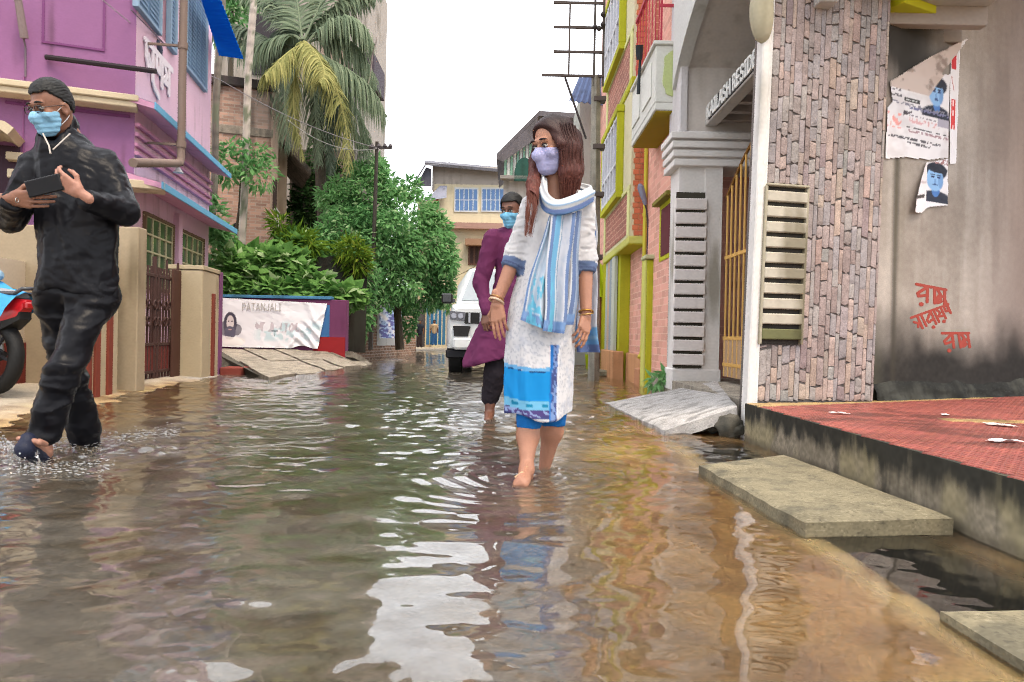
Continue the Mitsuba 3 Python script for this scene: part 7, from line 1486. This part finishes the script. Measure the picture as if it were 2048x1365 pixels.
for wx in (0, 1.32):
    q = M(fM); q.add(*torus((wx, 0, wr), wr - .05, .055)); wk = obj(mb + '__wheel', q, 'm_matt', C(28, 28, 29), smooth=True)
    q = M(fM); q.add(*torus((wx, 0, wr), wr - .105, .018)); q.cyl((wx, -.06, wr), (wx, .06, wr), .05, 14)
    for a in range(6): t = a * math.pi / 3; q.box(-.0, .0, 0, 0, 0, 0) if False else q.tube([(wx + .04 * math.cos(t), 0, wr + .04 * math.sin(t)), (wx + .21 * math.cos(t + .2), 0, wr + .21 * math.sin(t + .2))], .014, 6)
    obj(wk + '__rim', q, 'm_matt', C(60, 60, 64), smooth=40)
    q = M(fM); q.cyl((wx, .045, wr), (wx, .05, wr), .11, 20); obj(wk + '__brake_disc', q, 'm_metal', C(150, 150, 152))
q = M(fM); q.tube([(0, .09, wr), (.5, .10, wr + .06)], [.03, .04], 8); q.tube([(0, -.09, wr), (.5, -.10, wr + .06)], [.03, .04], 8); obj(mb + '__swing_arm', q, 'm_matt', C(40, 40, 42), smooth=40)
for s in (-1, 1):
    q = M(fM); q.tube([(.05, s * .11, wr), (.16, s * .12, wr + .42)], .022, 8); zc = np.linspace(0, 1, 90); q.tube([(.07 + .08 * t + .034 * math.cos(t * 50), s * .115 + .034 * math.sin(t * 50), wr + .08 + .28 * t) for t in zc], .007, 5); obj(mb + '__shock_absorber', q, 'm_metal', C(190, 190, 190), smooth=50)
q = M(fM); q.tube([(.75, .14, wr - .06), (.4, .17, wr - .08), (.18, .18, wr - .02), (-.22, .20, wr + .12), (-.30, .20, wr + .15)], [.028, .03, .05, .062, .05], 12); obj(mb + '__exhaust', q, 'm_matt', C(52, 50, 50), smooth=50)
q = M(fM); q.tube([(-.02, .215, wr + .07), (-.27, .225, wr + .155)], .04, 8, flat=.4); obj(mb + '__heat_shield', q, 'm_metal', C(186, 186, 190), smooth=50)
q = M(fM); q.box(.45, .95, -.16, .16, wr - .05, wr + .32, .06); q.cyl((.6, -.22, wr + .05), (.6, .22, wr + .05), .12, 18); obj(mb + '__engine', q, 'm_metal', C(96, 96, 100), smooth=40)
secs = [[(x, y, z) for y, z in ((-w, zb), (-w * 1.1, (zb + zt_) / 2), (-w * .7, zt_), (w * .7, zt_), (w * 1.1, (zb + zt_) / 2), (w, zb))] for x, w, zb, zt_ in ((-.40, .03, .71, .75), (-.33, .06, .62, .76), (-.12, .10, .56, .77), (.18, .13, .52, .76), (.5, .14, .5, .74))]
q = M(fM); q.add(*loft(secs)); obj(mb + '__tail_panel', q, 'm_gloss', C(196, 26, 36), smooth=35)
q = M(fM); q.add(*loft([[(x, y, z) for y, z in ((-w, zb), (-w, zt_), (w, zt_), (w, zb))] for x, w, zb, zt_ in ((-.36, .05, .60, .66), (-.2, .085, .52, .60), (.2, .12, .46, .55), (.5, .12, .44, .52))])); obj(mb + '__under_tail', q, 'm_matt', C(34, 34, 36), smooth=35)
q = M(fM); q.tube([(-.34, .075, .80), (-.40, .06, .835), (-.42, 0, .84), (-.40, -.06, .835), (-.34, -.075, .80)], .016, 8); q.tube([(-.34, .075, .80), (-.02, .12, .80)], .016, 8); q.tube([(-.34, -.075, .80), (-.02, -.12, .80)], .016, 8); obj(mb + '__grab_rail', q, 'm_gloss', C(60, 60, 64), smooth=50)
q = M(fM); q.box(-.445, -.395, -.06, .06, .68, .735, .012); obj(mb + '__tail_light', q, 'm_gloss', C(170, 20, 24), smooth=30)
q = M(fM); q.add(*loft([[(x, y, z) for y, z in ((-w, zb), (-w, zt_ - .03), (-w * .6, zt_), (w * .6, zt_), (w, zt_ - .03), (w, zb))] for x, w, zb, zt_ in ((-.30, .08, .77, .82), (-.1, .12, .765, .85), (.2, .13, .76, .83), (.62, .13, .74, .80))])); obj(mb + '__seat', q, 'm_matt', C(150, 152, 160), smooth=35)
q = M(fM); q.add(*loft([[(x, y, z) for y, z in ((-w, zb), (-w * 1.1, zb + .1), (-w * .5, zt_), (w * .5, zt_), (w * 1.1, zb + .1), (w, zb))] for x, w, zb, zt_ in ((.60, .12, .64, .80), (.8, .17, .62, .95), (1.05, .15, .66, .96), (1.2, .08, .74, .9))])); obj(mb + '__tank', q, 'm_gloss', C(190, 26, 36), smooth=35)
q = M(fM); q.tube([(1.32, .1, wr), (1.14, .1, .95)], .026, 8); q.tube([(1.32, -.1, wr), (1.14, -.1, .95)], .026, 8); q.tube([(1.1, -.36, 1.0), (1.15, 0, .98), (1.1, .36, 1.0)], .014, 6); obj(mb + '__fork', q, 'm_metal', C(150, 150, 150), smooth=40)
# light blue cover draped over the seat
n, h = 36, 30; u, w = np.meshgrid(np.linspace(0, 1, n), np.linspace(-1, 1, h)); X = -.36 + u * 1.15; ZT = .90 + .10 * np.exp(-((u - .55) / .25) ** 2) - .10 * (1 - u) ** 2
Yv = w * (.20 + .04 * u); Zv = ZT - .17 * np.abs(w) ** 2.2 - .04 * (meshkit.fbm(np.stack([u * 6, w * 4, 0 * u], -1), 3, 3) - .5) - .03 * np.sin(u * 20 + w * 3) * np.abs(w)
i = np.arange(n * h).reshape(h, n); q = M(fM); q.add(np.stack([X, Yv, Zv], -1).reshape(-1, 3), np.stack([i[:-1, :-1], i[:-1, 1:], i[1:, 1:], i[1:, :-1]], -1).reshape(-1, 4)); ck = obj('bike_cover', q, 'm_cloth', C(70, 158, 214), smooth=True); tag(ck, 'crumpled light blue sheet draped over the motorcycle seat', 'cover')
bd = thing('cloth_bundle', 'pale blue folded bundle on top of the motorcycle cover at the left edge', 'bundle')
def fbun(p): return su(.03, *[ell(p, (fM @ [a, b, c, 1])[:3], (.10, .09, .05)) for a, b, c in ((.02, .02, .95), (.14, -.02, .98), (.26, .0, 1.02))])
c0 = (fM @ [.14, 0, .98, 1])[:3]; v, f = nets(fbun, c0 - .3, c0 + .3, .01); v, f = orient(v, f); obj(bd + '__fold', (wrinkle(v, f, .02, 14, 4), f), 'm_cloth', C(150, 186, 214), smooth=True)

# ------------------------------------------------------------------ torn posters on the grey wall
def wall_sheet(key, outline, fn, n=90, lift=.004, curl=None, seed=0):
    """outline in photo pixels, printed by fn(u, w) over its bounding box (u right, w up)"""
    pts = np.array([onwall(px, py, wo, wu) for px, py in outline]); pl = Polygon(pts); x0, y0, x1, y1 = pl.bounds
    m = int(n * (y1 - y0) / (x1 - x0)); m = max(20, min(m, 260)); U, Wg = np.meshgrid(np.linspace(0, 1, n), np.linspace(0, 1, m)); X, Z = x0 + U * (x1 - x0), y0 + Wg * (y1 - y0)
    ins = contains_xy(pl, X.ravel(), Z.ravel()).reshape(X.shape); D = -lift - .010 * np.maximum(meshkit.fbm(np.stack([U * 6, Wg * 9, 0 * U], -1), 3, seed) - .45, 0) - .008
    if curl is not None: D = D - curl(U, Wg)
    i = np.arange(n * m).reshape(m, n); q4 = np.stack([i[:-1, :-1], i[:-1, 1:], i[1:, 1:], i[1:, :-1]], -1).reshape(-1, 4); inr = ins.ravel(); q4 = q4[inr[q4].sum(1) >= 3]
    v = np.stack([X, D, Z], -1).reshape(-1, 3); used, inv = np.unique(q4, return_inverse=True); q = M(fW); q.add(v[used], inv.reshape(-1, 4)); return obj(key, q, 'm_vcol', color=fn(U, Wg).reshape(-1, 3)[used], smooth=True)
def lay_(c, m, col): m = np.clip(m, 0, 1)[..., None]; c[:] = c * (1 - m) + np.asarray(col) * m
def portrait(c, u, w, cx, cy, s):
    e = lambda x, y, rx, ry: 1 - np.clip((np.hypot((u - x) / rx, (w - y) / ry) - 1) / .12 + .5, 0, 1)
    lay_(c, e(cx, cy - .135 * s, .175 * s, .06 * s) * (w > cy - .15 * s), C(36, 40, 56)); lay_(c, e(cx, cy - .075 * s, .04 * s, .04 * s), C(70, 112, 172)); lay_(c, e(cx + .005, cy + .055 * s, .112 * s, .055 * s), C(28, 32, 46)); lay_(c, e(cx - .01 * s, cy, .088 * s, .078 * s), C(128, 166, 206)); lay_(c, e(cx + .02 * s, cy + .068 * s, .10 * s, .026 * s), C(28, 32, 46))
    for d in (-.035, .028): lay_(c, e(cx + d * s, cy + .014 * s, .020 * s, .007 * s), C(36, 50, 84)); lay_(c, e(cx + d * s, cy + .030 * s, .024 * s, .004 * s), C(30, 40, 64))
    lay_(c, e(cx - .008 * s, cy - .036 * s, .03 * s, .006 * s), C(50, 76, 124)); lay_(c, e(cx + .05 * s, cy - .01 * s, .026 * s, .05 * s) * .4, C(50, 88, 150)); lay_(c, e(cx - .010 * s, cy - .012 * s, .010 * s, .016 * s) * .5, C(60, 100, 160))
def p_main(u, w):
    c = np.ones(u.shape + (3,)) * C(214, 210, 212); n1 = meshkit.fbm(np.stack([u * 5, w * 9, 0 * u], -1), 4, 2); lay_(c, sstep(.5, .7, n1) * .35, C(170, 160, 160))
    def text(y, x0, x1, col, h=.008, f=60): lay_(c, (np.abs(w - y) < h) * (u > x0) * (u < x1) * (meshkit.noise(np.stack([u * f, w * 300, 0 * u], -1), 5) > .42), col)
    portrait(c, u, w, .66, .545, 1.15)
    for y, x0, x1, col in ((.505, .04, .18, C(110, 106, 112)), (.465, .04, .2, C(96, 94, 100)), (.42, .04, .95, C(120, 118, 130)), (.40, .3, .96, C(110, 110, 140)), (.345, .30, .68, C(120, 110, 120)), (.26, .26, .92, C(60, 58, 64)), (.235, .28, .9, C(150, 120, 126)), (.175, .04, .72, C(80, 78, 84)), (.15, .28, .6, C(80, 78, 84))): text(y, x0, x1, col)
    lay_(c, (np.abs(w - .452) < .014) * (np.abs(u - .33) < .10), C(44, 44, 46)); lay_(c, (np.abs(w - .452) < .004) * (np.abs(u - .33) < .08) * (meshkit.noise(np.stack([u * 80, 0 * u, 0 * u], -1), 1) > .4), C(190, 190, 190))
    lay_(c, (np.abs(w - .29 - .0) < .05) * (meshkit.noise(np.stack([u * 30, w * 60, 0 * u], -1), 9) > .55) * (u < .2) * .8, C(220, 130, 120)); lay_(c, (np.abs(w - .31) < .02) * (u > .3) * (u < .7) * (meshkit.noise(np.stack([u * 50, w * 90, 0 * u], -1), 9) > .5) * .7, C(200, 130, 130))
    lay_(c, (np.abs(w - .355 + .0 * u) < .012) * (np.abs(u - .25) < .03) + (np.abs(w - .345 - (u - .24) * .3) < .006) * (u > .22) * (u < .33), C(70, 66, 72)); lay_(c, (w < .37) * (w > .31) * (u > .68) * (u < .98) * .6, C(96, 88, 120))
    back = sstep(.02, .03, (w - .42) - (u - .1) * -.0 - np.maximum(.0, .9 * (u - .55)) * 1.0 - .07) * (u < .92); n2 = meshkit.fbm(np.stack([u * 7, w * 12, 0 * u], -1), 4, 8)
    lay_(c, back * .92, C(186, 168, 158)); lay_(c, back * sstep(.55, .68, n2) * .7, C(110, 92, 82)); return c
ps = thing('torn_poster', 'large torn white poster with a blue portrait on the grey wall', 'poster')
wall_sheet(ps + '__sheet', [(1766, 320), (1772, 215), (1782, 205), (1775, 165), (1800, 150), (1850, 118), (1922, 80), (1906, 108), (1878, 150), (1898, 150), (1893, 318), (1850, 322), (1810, 316)], p_main, curl=lambda u, w: .05 * np.clip((w - .62) / .38, 0, 1) ** 1.5, seed=3)
def p_red(u, w):
    c = np.ones(u.shape + (3,)) * C(216, 212, 214); lay_(c, (u < .62) * (u > .12) * (w > .80), C(190, 40, 48)); lay_(c, (u < .62) * (u > .2) * (w < .55) * (w > .30), C(196, 60, 62)); lay_(c, (np.abs(u - .4) < .08) * (meshkit.noise(np.stack([u * 5, w * 40, 0 * u], -1), 2) > .5) * (w < .55) * (w > .3), C(222, 190, 190)); lay_(c, (np.abs(u - .32 - .2 * np.sin(w * 14)) < .03) * (w > .62) * (w < .74), C(170, 50, 54)); return c
ps2 = thing('paper_strip', 'narrow white and red paper strip beside the large torn poster', 'poster'); wall_sheet(ps2 + '__sheet', [(1900, 102), (1918, 96), (1914, 196), (1910, 328), (1897, 330), (1897, 180)], p_red, n=40, lift=.0015, seed=4)
def p_low(u, w):
    c = np.ones(u.shape + (3,)) * C(212, 208, 212); portrait(c, u, w, .66, .62, 2.5); n2 = meshkit.fbm(np.stack([u * 5, w * 6, 0 * u], -1), 3, 8)
    lay_(c, (u < .42) * .95, C(214, 204, 206)); lay_(c, (np.abs(w - .24 - .22 * u) < .028) * (u < .36) * (u > .06), C(64, 56, 54)); lay_(c, (np.abs(w - .50 - .1 * u) < .02) * (u < .42) * .5, C(140, 120, 124)); lay_(c, (np.abs(w - .92) < .05) * (u > .5) * (meshkit.noise(np.stack([u * 40, w * 60, 0 * u], -1), 3) > .5), C(150, 110, 110)); lay_(c, (w < .15) * (u > .5) * (meshkit.noise(np.stack([u * 40, w * 90, 0 * u], -1), 3) > .5) * .7, C(120, 130, 170)); return c
ps3 = thing('torn_poster', 'small curling torn poster with a blue portrait below the large one', 'poster'); wall_sheet(ps3 + '__sheet', [(1815, 428), (1818, 404), (1834, 362), (1848, 326), (1893, 318), (1893, 412), (1852, 416), (1836, 428)], p_low, n=70, curl=lambda u, w: .045 * np.clip((.45 - u) / .45, 0, 1) ** 1.3, seed=6)

# ------------------------------------------------------------------ litter on the terrace
lit = [(1678, 828, .055, C(214, 200, 194), 'crumpled white wrapper on the red tiles near the stone pillar'), (1890, 831, .05, C(226, 222, 220), 'small white paper scrap in the middle of the red tiles'), (2002, 852, .075, C(222, 214, 206), 'torn paper strip lying on the ochre tile stripe'), (2008, 884, .07, C(232, 226, 226), 'twisted white wrapper on the red tiles at the right edge'), (2022, 785, .075, C(220, 218, 214), 'flat white packet lying against the foot of the grey wall'), (1775, 799, .03, C(176, 90, 40), 'orange brown dry leaf by the wall foot'), (1712, 812, .03, C(110, 60, 40), 'dark brown dry leaf on the tiles beside the stone pillar'), (1928, 800, .022, C(120, 40, 34), 'dark red leaf near the wall on the red tiles')]
for k, (px, py, s, col, lb) in enumerate(lit):
    c = G(px, py, .231); n = 14; u, w = np.meshgrid(np.linspace(-1, 1, n), np.linspace(-1, 1, n)); th = k * 1.1; X, Y_ = u * s, w * s * .42; z = .004 + s * .45 * np.maximum(meshkit.fbm(np.stack([u * 2 + k, w * 2, 0 * u], -1), 3, k) - .35, 0) * (1 - .5 * np.hypot(u, w)); k_ = 1 - .25 * (meshkit.noise(np.stack([u * 2, w * 2, 0 * u + k], -1), 3) > .6)
    v = np.stack([c[0] + (X * math.cos(th) - Y_ * math.sin(th)) * k_, c[1] + (X * math.sin(th) + Y_ * math.cos(th)) * k_, c[2] + z], -1).reshape(-1, 3); i = np.arange(n * n).reshape(n, n)
    tag(obj('dry_leaf' if 'leaf' in lb else 'paper_scrap', (v, np.vstack([np.stack([i[:-1, :-1], i[:-1, 1:], i[1:, 1:]], -1).reshape(-1, 3), np.stack([i[:-1, :-1], i[1:, 1:], i[1:, :-1]], -1).reshape(-1, 3)])), 'm_cloth', col, smooth=True), lb, 'leaf' if 'leaf' in lb else 'litter')

# ------------------------------------------------------------------ splash round the man's feet and a little foam at her feet
rs_ = np.random.default_rng(19); sv, sf, n0 = [], [], 0; ic = trimesh.creation.icosphere(1, 1.0); iv, if_ = np.array(ic.vertices), np.array(ic.faces)
pts = []
foot = G(60, 925, 0.0)
for k in range(1100):   # streaks of churned water to the right of the rear foot
    t = rs_.random(); px, py = 30 + 330 * t + rs_.normal(0, 8), 905 - 42 * t + rs_.normal(0, 9) * (1.0 if t < .6 else .7)
    if rs_.random() < .35: px, py = rs_.uniform(0, 230), 940 - rs_.uniform(0, 1) * 14 + rs_.normal(0, 9)
    g = G(px, py, 0.0); pts.append((g + [0, 0, abs(rs_.normal(0, .008))], rs_.uniform(.001, .0042), (2.2, 1.0, .4)))
for k in range(260):   # drops thrown up by the front foot
    a = rs_.random() ** 1.6; px, py = 40 - 42 * a + rs_.normal(0, 9), 925 - 60 * a * (1 - .3 * a) + rs_.normal(0, 10); g = P(px, py, 3.5 + rs_.normal(0, .06)); pts.append((g, rs_.uniform(.001, .004), (1, 1, 1.3)))
for k in range(0): th = rs_.uniform(0, 6.28); pts.append((np.array([.03 + .06 * math.cos(th), 3.34 + .10 * math.sin(th), .003]), rs_.uniform(.002, .005), (1.8, 1.2, .4)))
for c, s, a in pts: sv.append(iv * s * np.array(a) * (1 + .3 * (meshkit.noise(iv * 3 + c * 50, 1) - .5))[:, None] + c); sf.append(if_ + n0); n0 += len(iv)
scene['m_foam'] = {'type': 'twosided', 'bsdf': {'type': 'principled', 'base_color': {'type': 'rgb', 'value': [.34, .34, .34]}, 'roughness': .25, 'specular': .5}}
obj('water_splash', (np.vstack(sv), np.vstack(sf)), 'm_foam', smooth=True); tag('water_splash', 'white splashing drops and foam around the feet of the man in black', 'splash', kind='stuff')
# thrown sheet of water at the front foot
def fsp(p): a = [P(58, 925, 3.5), P(30, 905, 3.48), P(14, 890, 3.5), P(4, 925, 3.5)]; return su(.02, cap(p, a[0], a[1], .035, .02), cap(p, a[1], a[2], .018, .006), cap(p, a[0], a[3], .03, .012), cap(p, P(75, 905, 3.45), P(82, 940, 3.42), .008, .012))
v, f = nets(fsp, (-2.5, 3.3, -.06), (-1.9, 3.7, .3), .005); v, f = orient(v, f); v = wrinkle(v, f, .018, 24, 7)
scene['m_spray'] = {'type': 'dielectric', 'int_ior': 1.33}
obj('splash_sheet', (v, f), 'm_spray', smooth=True); tag('splash_sheet', 'clear sheet of water kicked up by the man in black at the left edge', 'splash')
